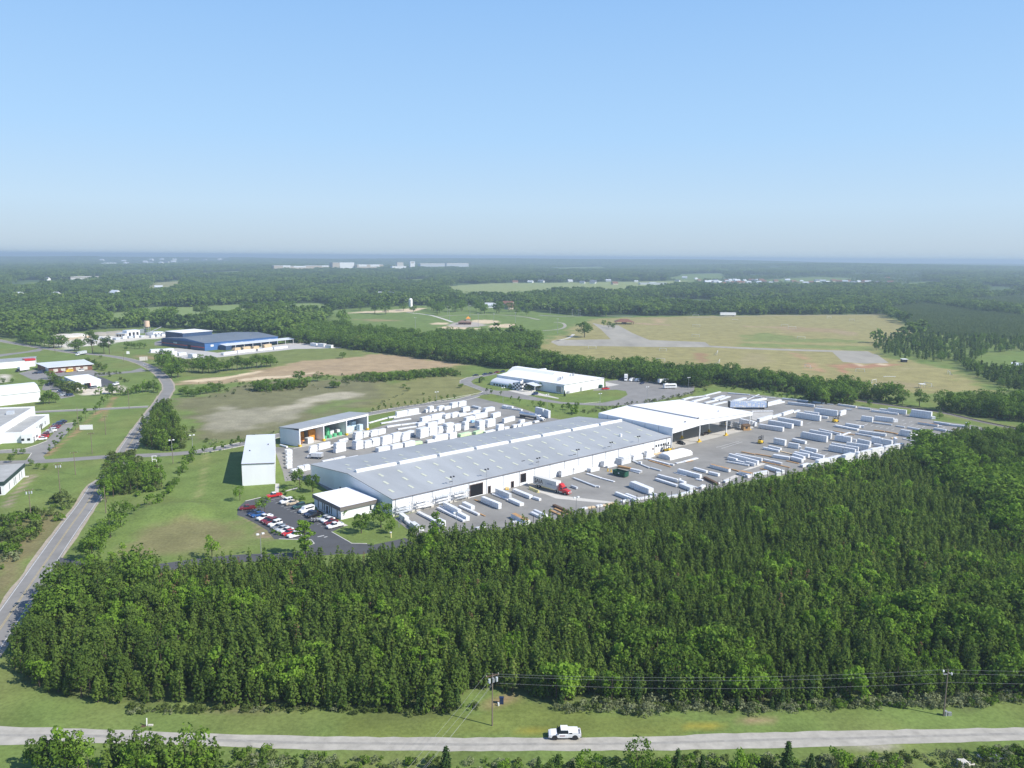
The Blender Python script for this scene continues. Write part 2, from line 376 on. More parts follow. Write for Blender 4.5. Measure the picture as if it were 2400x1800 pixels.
for q in CLEAR: ZONES.append((q, G_MOWN, 6, 6))
zone('V',[(1190,735),(1280,688),(1600,681),(1905,679),(2000,721),(1890,741),(1900,770),(2060,800),(2140,843),(2040,852),(1900,846),(1700,815),(1560,800),(1400,790),(1300,778),(1130,748)], G_SOC, 8, 10)
zone('V',[(965,633),(970,618),(1060,612),(1190,611),(1390,608),(1500,606),(1340,625),(1180,626),(1010,640)], (.24,.28,.11), 12, 8)
zone('V',[(315,624),(330,611),(398,607),(388,620)], (.27,.27,.14), 12, 8)
zone('V',[(205,692),(205,684),(330,663),(500,658),(700,655),(720,672),(560,678),(400,697)], G_FIELD, 8, 6)
# soccer field wear
zone('RT',[(250,215),(700,235),(900,300),(700,265),(350,265)], (.31,.24,.13), 12, 12)
zone('RT',[(0,205),(60,215),(360,226),(360,232),(0,222)], ORANGE, 4, 3)
zone('RT',[(780,255),(870,265),(890,300),(800,290)], (.33,.26,.15), 8, 10)
zone('RT',[(0,430),(120,430),(180,480),(260,500),(20,520)], STRAW, 10, 12)
zone('RT',[(400,430),(450,440),(560,520),(740,600),(700,620),(560,560)], (.38,.25,.14), 5, 6)
zone('RT',[(660,520),(860,505),(960,520),(1130,510),(1230,520),(1000,540),(780,545)], RED_, 6, 6)
zone('RT',[(760,520),(830,580),(860,640),(830,640),(760,570)], RED_, 4, 4)
zone('RT',[(860,505),(900,505),(960,525),(920,530)], SAND, 3, 3)
zone('RT',[(1080,508),(1130,512),(1120,522),(1090,520)], SAND, 3, 3)
zone('RT',[(1200,540),(1360,540),(1340,556),(1250,575),(1190,570)], STRAW, 6, 8)
zone('RT',[(1020,650),(1200,640),(1500,690),(1300,700)], (.29,.245,.13), 10, 12)
zone('RT',[(200,270),(480,310),(900,330),(900,345),(400,345),(0,330),(0,300)], (.2,.23,.08), 8, 10)
zone('RT',[(0,350),(500,360),(1000,375),(1000,410),(300,385),(0,375)], (.2,.235,.08), 6, 6)
zone('SF',[(800,405),(900,405),(1100,418),(1090,424),(860,416)], ORANGE, 3, 3)
zone('SF',[(960,370),(1060,372),(1050,400),(980,398)], (.38,.28,.16), 6, 6)
zone('Z3',[(1180,740),(1250,735),(1280,800),(1200,800)], (.3,.2,.11), 4, 4)
zone('Z3',[(1520,745),(1660,750),(1700,800),(1500,790)], STRAW, 8, 8)
# ball diamonds
for q in ([(850,408),(920,400),(1010,402),(1000,415),(880,418)],[(925,440),(1000,430),(1130,432),(1180,445),(1330,450),(1180,455),(960,452)],
          [(1190,382),(1300,376),(1400,384),(1430,400),(1330,410),(1200,405)],[(1330,425),(1460,412),(1540,412),(1560,428),(1480,442),(1340,445)]):
    zone('BF',q, SAND, 2, 1.5)
zone('BF',[(990,425),(1060,400),(1240,400),(1340,425),(1200,440),(1050,436)], (.4,.36,.31), 3, 2)
zone('BF',[(120,325),(330,310),(530,300),(700,285),(840,285),(730,312),(600,318),(380,322)], SAND, 3, 3)
zone('BF',[(200,375),(420,372),(620,385),(400,392)], (.27,.23,.11), 8, 6)
# concrete works
zone('LB',[(520,300),(700,260),(900,245),(1150,245),(1300,260),(1800,255),(2212,235),(2400,215),(2430,250),(2212,280),(1800,310),(1480,350),(1160,390),(1000,400),(940,440),(800,420),(600,360)], PALE, 4, 5)
zone('LB',[(520,300),(640,270),(860,250),(1100,255),(1060,300),(900,320),(760,330)], SAND, 5, 5)
# fields between the works and the plant
zone('BL',[(620,330),(1090,345),(1700,270),(2080,262),(2300,280),(2240,360),(1700,420),(1000,480),(760,500)], (.17,.2,.065), 6, 5)
zone('Z2',[(0,850),(300,790),(560,770),(800,740),(960,755),(1250,790),(1400,800),(1150,845),(700,870),(380,885),(0,905)], ORANGE, 6, 8)
zone('BL',[(720,540),(900,520),(1180,490),(1400,470),(1900,400),(2212,365),(2212,480),(1900,490),(1300,530),(1000,545),(780,548)], (.35,.265,.16), 5, 6)
zone('BL',[(760,535),(930,520),(1150,492),(1400,450),(1400,458),(1180,505),(950,532)], SAND, 2, 3)
zone('BL',[(1280,515),(1600,485),(1850,462),(1840,472),(1600,498),(1300,525)], SAND, 2, 4)
zone('Z1',[(1150,1040),(1600,960),(1900,930),(2212,900),(2212,1130),(1900,1220),(1700,1290),(1250,1330),(1190,1180)], SCRUB, 6, 8)
zone('Z2',[(0,930),(800,900),(1100,1000),(760,1080),(330,1120),(0,1230)], SCRUB, 6, 6)
zone('Z2',[(740,1070),(800,930),(1200,880),(1360,900),(1480,990),(1200,1060),(900,1110),(760,1130)], (.2,.2,.08), 7, 6)
zone('Z1',[(1280,1160),(1450,1090),(1700,1100),(1900,1120),(1800,1190),(1400,1250),(1300,1230)], GRAVELLY, 6, 8)
zone('Z2',[(100,1110),(250,1065),(420,1015),(560,990),(750,990),(700,1020),(500,1050),(330,1090),(120,1140)], (.38,.345,.25), 6, 8)
zone('Z2',[(300,1120),(480,1050),(720,1040),(560,1080),(400,1140)], (.16,.2,.07), 5, 5)
zone('Z2',[(0,1130),(330,1100),(260,1150),(0,1200)], GRAVELLY, 5, 6)
# lots on the left
zone('LB',[(1000,960),(1290,930),(1560,905),(1680,940),(1600,990),(1320,1010),(1100,1030)], (.6,.54,.44), 2, 2)
zone('LB',[(0,760),(120,760),(140,800),(90,860),(0,870)], (.55,.5,.42), 2, 2)
zone('LB',[(1700,500),(2090,540),(2080,580),(1800,540)], (.26,.2,.1), 4, 4)
for q in ([(1300,1150),(1360,1000),(1475,830),(1500,840),(1400,1010),(1330,1160)],[(560,1600),(980,1280),(1180,1080),(1330,980),(1345,1000),(1190,1110),(1010,1290),(620,1600)]):
    zone('Zl',q,(.33,.2,.12),.7,.6)
zone('RL',[(90,820),(180,640),(560,240),(640,260),(240,650),(140,840)], (.3,.24,.18), .6, .4)
# verge, shoulders, rough ground by the road
zone('RL',[(0,1060),(400,1020),(760,960),(1200,1000),(1060,1250),(750,1659),(0,1659)], (.15,.16,.06), 5, 6)
zone('RL',[(350,1550),(500,1490),(580,1480),(540,1560)], STRAW, 1.5, 1.5)
zone('B1',[(0,300),(160,160),(300,20),(360,30),(200,250),(0,560)], (.19,.17,.08), 3, 3)
zone('Z5',[(860,720),(1000,640),(1260,600),(1500,640),(1620,740),(1400,800),(1000,830),(820,820)], (.19,.18,.08), 5, 6)
zone('Z5',[(1300,400),(1330,180),(1345,180),(1310,420),(1280,470),(1270,450)], (.25,.25,.1), 1.0, .8)
zone('Z6',[(0,1200),(180,1340),(0,1330)], (.26,.2,.13), 1.2, .8)
zone('PK',[(60,930),(300,1050),(640,1180),(1000,1500),(1180,1560),(1200,1500),(960,1330),(700,1130),(420,1000),(160,900)], (.3,.22,.16), .6, .5)
# front strip
zone('B2',[(0,500),(900,470),(940,380),(1060,340),(1180,380),(1330,440),(2212,500),(2212,620),(0,620)], (.155,.19,.05), 1.5, 1.5)
zone('B2',[(900,440),(980,380),(1080,345),(1160,350),(1150,385),(1000,430)], (.3,.21,.12), 1.5, 1)
for fr,q in (('B2',[(850,598),(1330,580),(1340,592),(860,610)]),('B2',[(1850,575),(2212,565),(2212,580),(1860,588)]),('B3',[(0,1110),(240,1110),(240,1130),(0,1140)])):
    zone(fr,q,(.36,.3,.05),.5,.5)
zone('B3',[(380,1060),(620,1060),(620,1075),(390,1080)], (.3,.22,.13), .8, .8)
zone('B3',[(1000,1240),(1400,1230),(1380,1250),(1100,1260)], (.36,.33,.26), .6, .6)
zone('B1',[(1150,1250),(1600,1270),(2212,1260),(2212,1290),(1500,1300),(1200,1290)], (.17,.16,.08), .8, .8)
zone('V',[(1905,668),(2060,650),(2212,640),(2700,645),(2700,752),(2212,735),(2005,722),(1960,700)], (.13,.18,.06), 4, 3)
# forest floors
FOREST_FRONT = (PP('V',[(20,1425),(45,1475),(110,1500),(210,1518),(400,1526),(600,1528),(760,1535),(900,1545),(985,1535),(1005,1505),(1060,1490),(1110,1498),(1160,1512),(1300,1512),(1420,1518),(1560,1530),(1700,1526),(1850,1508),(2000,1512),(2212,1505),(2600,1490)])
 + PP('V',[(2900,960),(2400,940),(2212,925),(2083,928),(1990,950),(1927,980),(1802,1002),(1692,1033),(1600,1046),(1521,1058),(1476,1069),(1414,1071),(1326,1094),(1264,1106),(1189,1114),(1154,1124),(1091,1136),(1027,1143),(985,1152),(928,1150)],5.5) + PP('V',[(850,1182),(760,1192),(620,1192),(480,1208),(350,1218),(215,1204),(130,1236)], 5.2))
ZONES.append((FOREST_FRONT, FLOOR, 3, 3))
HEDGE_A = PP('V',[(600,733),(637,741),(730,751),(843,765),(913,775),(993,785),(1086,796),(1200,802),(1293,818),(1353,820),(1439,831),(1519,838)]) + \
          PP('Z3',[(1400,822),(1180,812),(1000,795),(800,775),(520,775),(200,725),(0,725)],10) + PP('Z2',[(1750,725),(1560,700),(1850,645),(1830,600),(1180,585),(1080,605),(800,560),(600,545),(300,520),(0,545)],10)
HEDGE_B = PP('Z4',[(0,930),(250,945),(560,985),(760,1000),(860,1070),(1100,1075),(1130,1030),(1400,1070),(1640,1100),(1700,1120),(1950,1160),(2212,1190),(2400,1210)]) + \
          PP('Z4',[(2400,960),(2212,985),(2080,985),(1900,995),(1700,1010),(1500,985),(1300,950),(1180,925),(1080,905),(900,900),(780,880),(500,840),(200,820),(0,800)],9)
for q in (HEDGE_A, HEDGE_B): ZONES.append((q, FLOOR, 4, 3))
zone('Z4',[(400,940),(700,985),(1100,1055),(1500,1110),(1900,1190),(2212,1250),(2212,1215),(1900,1160),(1500,1080),(1100,1030),(700,960),(400,930)], (.19,.21,.075), 3, 2)
# ---- ground sheet
def axis(c0, c1, step, lo, hi, g):
    a = list(np.arange(c0, c1+.01, step)); s = step
    v = c1
    while v < hi: s *= g; v += s; a.append(v)
    s = step; v = c0; pre = []
    while v > lo: s *= g; v -= s; pre.append(v)
    return np.array(pre[::-1]+a)
gx = axis(-300, 330, 2.0, -30000, 30000, 1.021); gy = axis(96, 560, 2.0, -600, 46000, 1.0165)
X, Y = np.meshgrid(gx, gy); X = X.ravel(); Y = Y.ravel()
base = np.empty((X.size,3)); base[:] = G_MOWN
# distant default = woodland floor
tF = np.clip((Y-(640-.05*np.abs(X)))/60, 0, 1)
lw = PP('V',[(-900,900),(-900,735),(0,728),(60,738),(90,740),(130,724),(210,712),(330,707),(420,711),(475,720),(600,735),(640,724),(712,692),(760,700),(900,714),(960,722),(1040,728),(1120,738),(1900,745),(2000,722),(2400,742),(3000,742),(3000,1500),(1500,1700),(-900,1700)])
near = inpoly(X, Y, lw) | (Y < 420)
tF = np.where(near, 0, tF)[:,None]
base = base*(1-tF)+np.array(FARF)*tF
wob1 = fbm(X/9, Y/9, 5, 3)-.5; wob2 = fbm(X/40, Y/40, 9, 2)-.5
patch = fbm(X/22+5, Y/30, 21, 4); dryness = np.clip((patch-.42)*2.6, 0, 1)[:,None]
base = np.where(tF < .5, base*(1-dryness*.42)+np.array((.2,.19,.07))*dryness*.42, base)
for poly, col, fe, wob in ZONES:
    xs = [p[0] for p in poly]; ys = [p[1] for p in poly]; mg = fe+wob+4
    k = np.nonzero((X > min(xs)-mg) & (X < max(xs)+mg) & (Y > min(ys)-mg) & (Y < max(ys)+mg))[0]
    if not len(k): continue
    d = polydist(X[k], Y[k], poly)+(wob1[k]*1.4+wob2[k])*wob*2
    t = np.clip(d/(2*fe)+.5, 0, 1); t = (t*t*(3-2*t))[:,None]
    base[k] = base[k]*(1-t)+np.array(col)*t
base *= (.86+.28*fbm(X/6, Y/6, 33, 3))[:,None]
Zt = terr(X, Y)
def grid_mesh(name, X, Y, Z, nx, ny, colr):
    me = bpy.data.meshes.new(name); n = X.size
    me.vertices.add(n); me.vertices.foreach_set('co', np.stack([X,Y,Z],1).astype(np.float32).ravel())
    i = (np.arange(ny-1)[:,None]*nx+np.arange(nx-1)[None,:]).ravel()
    q = np.stack([i,i+1,i+nx+1,i+nx],1).astype(np.int32)
    me.loops.add(q.size); me.loops.foreach_set('vertex_index', q.ravel())
    me.polygons.add(len(q)); me.polygons.foreach_set('loop_start', np.arange(len(q), dtype=np.int32)*4)
    me.polygons.foreach_set('use_smooth', np.ones(len(q), bool))
    a = me.color_attributes.new('Col','FLOAT_COLOR','POINT')
    a.data.foreach_set('color', np.concatenate([colr, np.ones((n,1))],1).astype(np.float32).ravel())
    me.update(calc_edges=True); return me
gm = grid_mesh('ground', X, Y, Zt, len(gx), len(gy), base)
mg = bpy.data.materials.new('ground_cover'); mg.use_nodes = True; n = mg.node_tree; b = n.nodes['Principled BSDF']
b.inputs['Roughness'].default_value = 1; b.inputs['Specular IOR Level'].default_value = .05
at = n.nodes.new('ShaderNodeVertexColor'); at.layer_name = 'Col'
tc = n.nodes.new('ShaderNodeTexCoord')
def gnoise(sc, lo, hi, det=4):
    z = n.nodes.new('ShaderNodeTexNoise'); z.inputs['Scale'].default_value = sc; z.inputs['Detail'].default_value = det; z.inputs['Roughness'].default_value = .7
    n.links.new(tc.outputs['Object'], z.inputs[0])
    r = n.nodes.new('ShaderNodeMapRange'); r.inputs[1].default_value = .3; r.inputs[2].default_value = .7; r.inputs[3].default_value = lo; r.inputs[4].default_value = hi
    n.links.new(z.outputs[0], r.inputs[0]); return r
cur = at.outputs[0]
for g in (gnoise(1.1,.72,1.28,8), gnoise(.09,.85,1.15,3)):
    mu = n.nodes.new('ShaderNodeMixRGB'); mu.blend_type = 'MULTIPLY'; mu.inputs[0].default_value = 1
    n.links.new(cur, mu.inputs[1]); n.links.new(g.outputs[0], mu.inputs[2]); cur = mu.outputs[0]
n.links.new(cur, b.inputs['Base Color'])
gm.materials.append(mg)
go = bpy.data.objects.new('ground', gm); COL.objects.link(go); tag(go, kind='structure')
# ================================================================== HAZE
hz = MB().box(-31000,31000,-700,47000,-60,102).build('haze', [])
hm = bpy.data.materials.new('haze_air'); hm.use_nodes = True; n = hm.node_tree; n.nodes.remove(n.nodes['Principled BSDF'])
pv = n.nodes.new('ShaderNodeVolumePrincipled'); pv.inputs['Color'].default_value = (.58,.73,.85,1); pv.inputs['Density'].default_value = 1.75e-4
pv.inputs['Anisotropy'].default_value = .1
n.links.new(pv.outputs[0], [x for x in n.nodes if x.type=='OUTPUT_MATERIAL'][0].inputs['Volume'])
hz.data.materials.append(hm); tag(hz, kind='stuff'); hz['label'] = 'pale blue air haze over the whole landscape'
# ================================================================== TREES
L_PINE = leafmat('pine_needles', (.088,.145,.03), (.185,.27,.053), (.25,.3,.08), .48, .16)
L_BROAD = leafmat('broad_leaves', (.075,.135,.022), (.17,.275,.04), (.23,.33,.06), .34)
L_LIGHT = leafmat('fresh_leaves', (.11,.2,.022), (.24,.39,.05), (.31,.43,.08), .42)
L_FAR = leafmat('far_leaves', (.075,.135,.03), (.2,.3,.055), (.25,.33,.085), .4, .24)
L_YOUNG = leafmat('young_needles', (.13,.19,.06), (.19,.26,.085), None, .4)
L_FARP = leafmat('far_needles', (.055,.095,.028), (.12,.18,.045), (.15,.2,.05), .25)
L_SHRUB = leafmat('shrub_leaves', (.055,.085,.022), (.16,.21,.06), (.24,.25,.12), .3)
L_GREY = leafmat('grey_weeds', (.17,.2,.09), (.3,.33,.18), (.42,.42,.3), .35)
L_CEDAR = leafmat('cedar_sprays', (.03,.06,.018), (.07,.12,.03), None, .15)
L_BROWN = leafmat('brown_needles', (.13,.09,.045), (.22,.15,.075), None, .2)
def quad(mb, c, nrm, s, rng, el=1.0, mi=0):
    n = Vector(nrm).normalized(); t = n.orthogonal().normalized()
    a = rng.uniform(0, 6.28); u = (t*math.cos(a)+n.cross(t)*math.sin(a)); v = n.cross(u)
    u *= s*.5; v *= s*.5*el; j = lambda: rng.uniform(.7,1.25)
    mb.add([c-u*j()-v*.4*j(), c+u*.5*j()-v*j(), c+u*j()+v*.5*j(), c-u*.3*j()+v*j()], [(0,1,2,3)], mi)
def rnd3(rng):
    while True:
        v = Vector((rng.uniform(-1,1),rng.uniform(-1,1),rng.uniform(-1,1)))
        if .05 < v.length < 1: return v.normalized()
def m_pine(seed, h, r, nper=6, tufts=3, s=.5, z0=.12, rough=.35):
    rng = random.Random(seed); mb = MB(); z = z0*h
    lean = (rng.uniform(-.02,.02), rng.uniform(-.02,.02))
    while z < h*.985:
        f = (z/h-z0)/(1-z0); rad = r*(1-f)**.62*(.75+.25*min(1,f*6))+.12
        nb = max(3, int(nper*(.55+.6*(1-f)))); a0 = rng.uniform(0,6.28)
        for k in range(nb):
            a = a0+6.283*k/nb+rng.uniform(-.3,.3); L = rad*rng.uniform(.65,1.15)
            for q in range(max(1,int(tufts*(.5+.6*(1-f))))):
                t = rng.uniform(.35,1); p = Vector((math.cos(a)*L*t+lean[0]*z, math.sin(a)*L*t+lean[1]*z, z+L*t*.3+rng.uniform(-.15,.15)))
                for _ in range(2):
                    d = Vector((math.cos(a),math.sin(a),1.0))+rnd3(rng)*.9
                    quad(mb, p+rnd3(rng)*s*.35, d, s*rng.uniform(.75,1.3), rng, .75)
        z += h*.048*rng.uniform(.8,1.2)
    for k in range(5): quad(mb, Vector((lean[0]*h,lean[1]*h,h*(.95+.012*k))), rnd3(rng)+Vector((0,0,.2)), s*.7, rng, .5)
    return mb
def m_trunk(h, r, top=.9, limbs=0, seed=0, z0=.4, spread=.3):
    rng = random.Random(seed); mb = MB(); k = rng.uniform(-.02,.02)*h
    mb.cyl((0,0,-.3),(k*.5,0,h*z0),r,7,r*.75); mb.cyl((k*.5,0,h*z0),(k,k,h*top),r*.75,6,r*.2)
    for i in range(limbs):
        a = 6.28*i/limbs+rng.uniform(-.4,.4); zz = h*(z0+rng.uniform(-.08,.15))
        mb.cyl((k*.5,0,zz),(math.cos(a)*h*spread, math.sin(a)*h*spread, zz+h*rng.uniform(.18,.3)), r*.45, 5, r*.12)
    return mb
def m_broad(seed, h, rx, zc=.6, rz=.4, blobs=18, per=44, s=.62, base=None, flat=1):
    """crown of leaf clumps: each clump a shell of leaf-sized faces, gaps between"""
    rng = random.Random(seed); mb = MB(); c0 = Vector((0,0,h*zc)); R = []
    for i in range(blobs):
        d = rnd3(rng); d.z = d.z*.9+.12; rr = rng.uniform(.55,1.0)
        p = c0+Vector((d.x*rx*rr, d.y*rx*rr, d.z*h*rz*rr))
        br = rx*rng.uniform(.28,.46)
        if base is not None: p.z = max(p.z, base+br*.5)
        for k in range(per):
            e = rnd3(rng)
            if e.z < -.35 and rng.random() < .6: continue
            q = p+Vector((e.x,e.y,e.z*.85))*br*rng.uniform(.72,1.08)
            quad(mb, q, e+rnd3(rng)*.7+Vector((0,0,.15)), s*rng.uniform(.7,1.35), rng, .85)
    return mb
VAR = bpy.data.collections.new('tree_kinds')          # unlinked: only feeds the woods
class Kind:
    """one kind of tree: a crown mesh and a trunk mesh (individuals) and one joined mesh (woods)"""
    def __init__(s, name, crown, trunk, leaf, h):
        s.h = h; s.name = name
        s.crown = crown.mesh(name+'_crown', leaf); s.trunk = trunk.mesh(name+'_trunk', 'bark') if trunk else None
        j = MB(); j.add(crown.v, crown.f, 0)
        if trunk: j.add(trunk.v, trunk.f, 1)
        s.joined = j.mesh(name+'_whole', [leaf,'bark'])
def tree(k, name, x, y, h, label, cat='tree', group=None, rz=None, z=None, wide=1.0):
    z = T(x,y) if z is None else z
    t = thing(name, label, cat, (x,y,z-.05), random.uniform(0,6.28) if rz is None else rz, group)
    s = h/k.h; t.scale = (s*wide, s*wide, s)
    c = bpy.data.objects.new('crown', k.crown); COL.objects.link(c); c.parent = t
    if k.trunk:
        b = bpy.data.objects.new('trunk', k.trunk); COL.objects.link(b); b.parent = t
    return t
PINES = [Kind('pine', m_pine(100+i, 7, rr, nper=nn_, s=ss, z0=zz_), m_trunk(7,.12,.9), L_PINE, 7) for i,(rr,ss,nn_,zz_) in enumerate([(1.35,.44,6,.1),(1.6,.48,6,.14),(1.2,.42,5,.08),(1.85,.5,7,.18),(1.5,.44,5,.12),(1.3,.42,7,.2),(1.7,.46,4,.1)])]
BIGPINE = [Kind('big_pine', m_broad(200+i, 13, 3.6, .62, .36, 26, 46, .6), m_trunk(13,.26,.9,4,i,.4,.2), L_PINE, 13) for i in range(3)]
BROADS = [Kind('broadleaf', m_broad(300+i, 11, rr, .56, .42, 20, 44, .7), m_trunk(11,.24,.8,5,i,.3,.24), L_BROAD, 11) for i,rr in enumerate([4.4,3.8,4.9,4.1])]
LIGHTS = [Kind('fresh_tree', m_broad(400+i, 9, rr, .54, .44, 15, 40, .55), m_trunk(9,.16,.85,5,i,.3,.2), L_LIGHT, 9) for i,rr in enumerate([2.5,2.1,2.9])]
SAPL = [Kind('sapling', m_broad(450+i, 4.5, 1.15, .62, .36, 8, 26, .42), m_trunk(4.5,.07,.8,3,i,.35,.12), L_BROAD, 4.5) for i in range(3)]
SHRUB = [Kind('shrub', m_broad(500+i, 2.4, 1.7, .45, .5, 9, 34, .42, base=0), None, L_SHRUB, 2.4) for i in range(3)]
BUSHG = [Kind('bush', m_broad(520+i, 2.4, 1.6, .45, .5, 9, 34, .42, base=0), None, L_BROAD, 2.4) for i in range(3)]
WEED = [Kind('weed', m_broad(540+i, 1.5, 1.4, .4, .5, 8, 26, .3, base=0), None, L_GREY, 1.5) for i in range(2)]
CEDAR = [Kind('cedar', m_pine(560+i, 5, .95, nper=9, tufts=5, s=.33, z0=.02), m_trunk(5,.1,.9), L_CEDAR, 5) for i in range(2)]
POPL = Kind('columnar_tree', m_broad(580, 11, 1.9, .5, .46, 26, 42, .5), m_trunk(11,.15,.9), L_LIGHT, 11)
DEADP = Kind('brown_pine', m_pine(590, 9, 1.7, nper=5, tufts=2), m_trunk(9,.15,.9), L_BROWN, 9)
FARB = [Kind('far_crown', m_broad(600+i, 13, rr, .5, .5, 11, 17, 1.9), None, L_FAR, 13) for i,rr in enumerate([5.0,4.2,5.6,4.6])]
YOUNG = [Kind('young_conifer', m_pine(660+i, 6, 1.9, nper=4, tufts=2, s=.9, z0=.1), None, L_YOUNG, 6) for i in range(3)]
FARP = [Kind('far_pine', m_pine(620+i, 12, 2.5, nper=4, tufts=1, s=1.5, z0=.2), None, L_FARP, 12) for i in range(3)]
def m_clump(seed, n, R, leaf=3.2):
    rng = random.Random(seed); mb = MB()
    for i in range(n):
        a = rng.uniform(0,6.28); r = R*math.sqrt(rng.random()); hh = rng.uniform(9,16); cr = rng.uniform(4,6.5)
        for k in range(26):
            e = rnd3(rng)
            if e.z < -.4: continue
            quad(mb, Vector((math.cos(a)*r,math.sin(a)*r,hh-cr*.8))+Vector((e.x*cr,e.y*cr,e.z*cr*.8)), e+rnd3(rng)*.5+Vector((0,0,.3)), leaf, rng, .9)
    return mb
CLUMP = [Kind('far_clump', m_clump(640+i, 12, 20), None, L_FAR, 15) for i in range(4)]
_gn = {}
def woods(name, kinds, pts, hs, label, minwide=.85, maxwide=1.15):
    """one object for the trees nobody could count: points carrying a tree each"""
    if len(pts) == 0: return
    cl = bpy.data.collections.new(name+'_kinds')
    for i, k in enumerate(kinds):
        cl.objects.link(bpy.data.objects.new('%s_%02d' % (name, i), k.joined))
    me = bpy.data.meshes.new(name); nn = len(pts); me.vertices.add(nn)
    me.vertices.foreach_set('co', np.asarray(pts, np.float32).ravel())
    hs = np.asarray(hs); idx = RS.randint(0, len(kinds), nn)
    k0 = np.array([k.h for k in kinds])[idx]; sc = hs/k0; wd = RS.uniform(minwide, maxwide, nn)
    for an, ty, dat in (('scl','FLOAT_VECTOR',np.stack([sc*wd,sc*wd,sc],1)),('rot','FLOAT_VECTOR',np.stack([RS.uniform(-.05,.05,nn),RS.uniform(-.05,.05,nn),RS.uniform(0,6.28,nn)],1))):
        a = me.attributes.new(an, ty, 'POINT'); a.data.foreach_set('vector', dat.astype(np.float32).ravel())
    a = me.attributes.new('idx','INT','POINT'); a.data.foreach_set('value', idx.astype(np.int32))
    o = bpy.data.objects.new(name, me); COL.objects.link(o)
    g = bpy.data.node_groups.new(name,'GeometryNodeTree')
    g.interface.new_socket('Geometry', in_out='INPUT', socket_type='NodeSocketGeometry'); g.interface.new_socket('Geometry', in_out='OUTPUT', socket_type='NodeSocketGeometry')
    N = g.nodes; gi = N.new('NodeGroupInput'); go_ = N.new('NodeGroupOutput'); ip = N.new('GeometryNodeInstanceOnPoints')
    ci = N.new('GeometryNodeCollectionInfo'); ci.inputs['Collection'].default_value = cl; ci.inputs['Separate Children'].default_value = True; ci.inputs['Reset Children'].default_value = True
    def na(nm, ty):
        q = N.new('GeometryNodeInputNamedAttribute'); q.data_type = ty; q.inputs['Name'].default_value = nm; return q
    s_ = na('scl','FLOAT_VECTOR'); r_ = na('rot','FLOAT_VECTOR'); i_ = na('idx','INT'); e2 = N.new('FunctionNodeEulerToRotation')
    L = g.links; L.new(gi.outputs[0], ip.inputs['Points']); L.new(ci.outputs[0], ip.inputs['Instance']); ip.inputs['Pick Instance'].default_value = True
    L.new(i_.outputs['Attribute'], ip.inputs['Instance Index']); L.new(s_.outputs['Attribute'], ip.inputs['Scale'])
    L.new(r_.outputs['Attribute'], e2.inputs[0]); L.new(e2.outputs[0], ip.inputs['Rotation']); L.new(ip.outputs[0], go_.inputs[0])
    md = o.modifiers.new('trees','NODES'); md.node_group = g
    tag(o, label, None, None, 'stuff'); return o
def jgrid(poly, sp, jit=.35, ang=0.0, keep=1.0, marg=0):
    xs = [p[0] for p in poly]; ys = [p[1] for p in poly]; cx = sum(xs)/len(xs); cy_ = sum(ys)/len(ys)
    R = max(max(xs)-min(xs), max(ys)-min(ys)); k = np.arange(-R, R, sp)
    a, b_ = np.meshgrid(k, k*1.0); a = a.ravel()+RS.uniform(-jit,jit,a.size)*sp; b_ = b_.ravel()+RS.uniform(-jit,jit,b_.size)*sp
    x = cx+a*math.cos(ang)-b_*math.sin(ang); y = cy_+a*math.sin(ang)+b_*math.cos(ang)
    m = inpoly(x, y, poly) & (RS.rand(x.size) < keep)
    return x[m], y[m]
# ================================================================== WOODS AND TREES
def infront(x, y, m=1.12):
    c = y*math.cos(PITCH)+H*math.sin(PITCH)
    return (np.abs(x/c*FPX) < 1200*m)
fang = .55
KEEP_OUT = PP('V',[(995,1545),(1005,1500),(1060,1488),(1110,1496),(1150,1515),(1100,1560)])
x, y = jgrid(FOREST_FRONT, 2.15, .42, fang)
k = ~inpoly(x, y, KEEP_OUT); x, y = x[k], y[k]
STRIP = PP('RF',[(130,190),(190,60),(330,90),(640,220),(720,330),(860,560),(1000,700),(1010,840),(900,800),(760,640),(640,470),(420,350),(230,260)],8.5)
STRIP2 = PP('RF',[(860,560),(800,330),(1100,330),(1200,620),(1000,620)],8.5)
k = ~inpoly(x, y, STRIP) & ~inpoly(x, y, STRIP2); x, y = x[k], y[k]
mixn = fbm(x/26, y/26, 77, 3); edge = polydist(x, y, FOREST_FRONT)
typ = np.zeros(x.size, int)                              # 0 pine 1 fresh light tree 2 broad 3 brown 4 big pine
u_ = RS.rand(x.size)
typ[(u_ < .02) | ((mixn > .66) & (u_ < .25))] = 1
typ[(u_ > .992)] = 3
for vx, vy, rr_ in ((1150,1225,5),(1930,1330,9),(1850,1250,7),(1690,1210,5),(1500,1380,4),(760,1300,4),(520,1290,4),(260,1340,5),(1270,1180,4),(2000,1400,6),(1640,1440,4),(620,1440,3),(900,1330,3),(1330,1290,4),(1760,1340,4),(1100,1380,3)):
    q_ = P('V', vx, vy, 6); typ[(np.hypot(x-q_.x, y-q_.y) < rr_) & (RS.rand(x.size) < .6)] = 1
typ[(mixn < .3) & (u_ > .9)] = 2
BIGZ = PP('V',[(0,1230),(330,1200),(380,1330),(330,1520),(100,1560),(-20,1450)])
typ[inpoly(x, y, BIGZ) & (u_ > .84)] = 4
BZ = PP('V',[(330,1265),(420,1290),(400,1370),(340,1340)]); typ[inpoly(x, y, BZ) & (u_ > .75)] = 3
RB = PP('RF',[(640,60),(1100,20),(1300,330),(800,320),(560,120)],6); typ[inpoly(x,y,RB) & (u_ > .8)] = 2
gap_ = fbm(x/7, y/7, 61, 2); kk = (gap_ > .24) | (edge < 3); x, y, mixn, edge, typ, u_ = x[kk], y[kk], mixn[kk], edge[kk], typ[kk], u_[kk]
hh = 6.9+2.0*(fbm(x/18, y/18, 55, 2)-.5)*2+RS.uniform(-1.5,1.3,x.size)
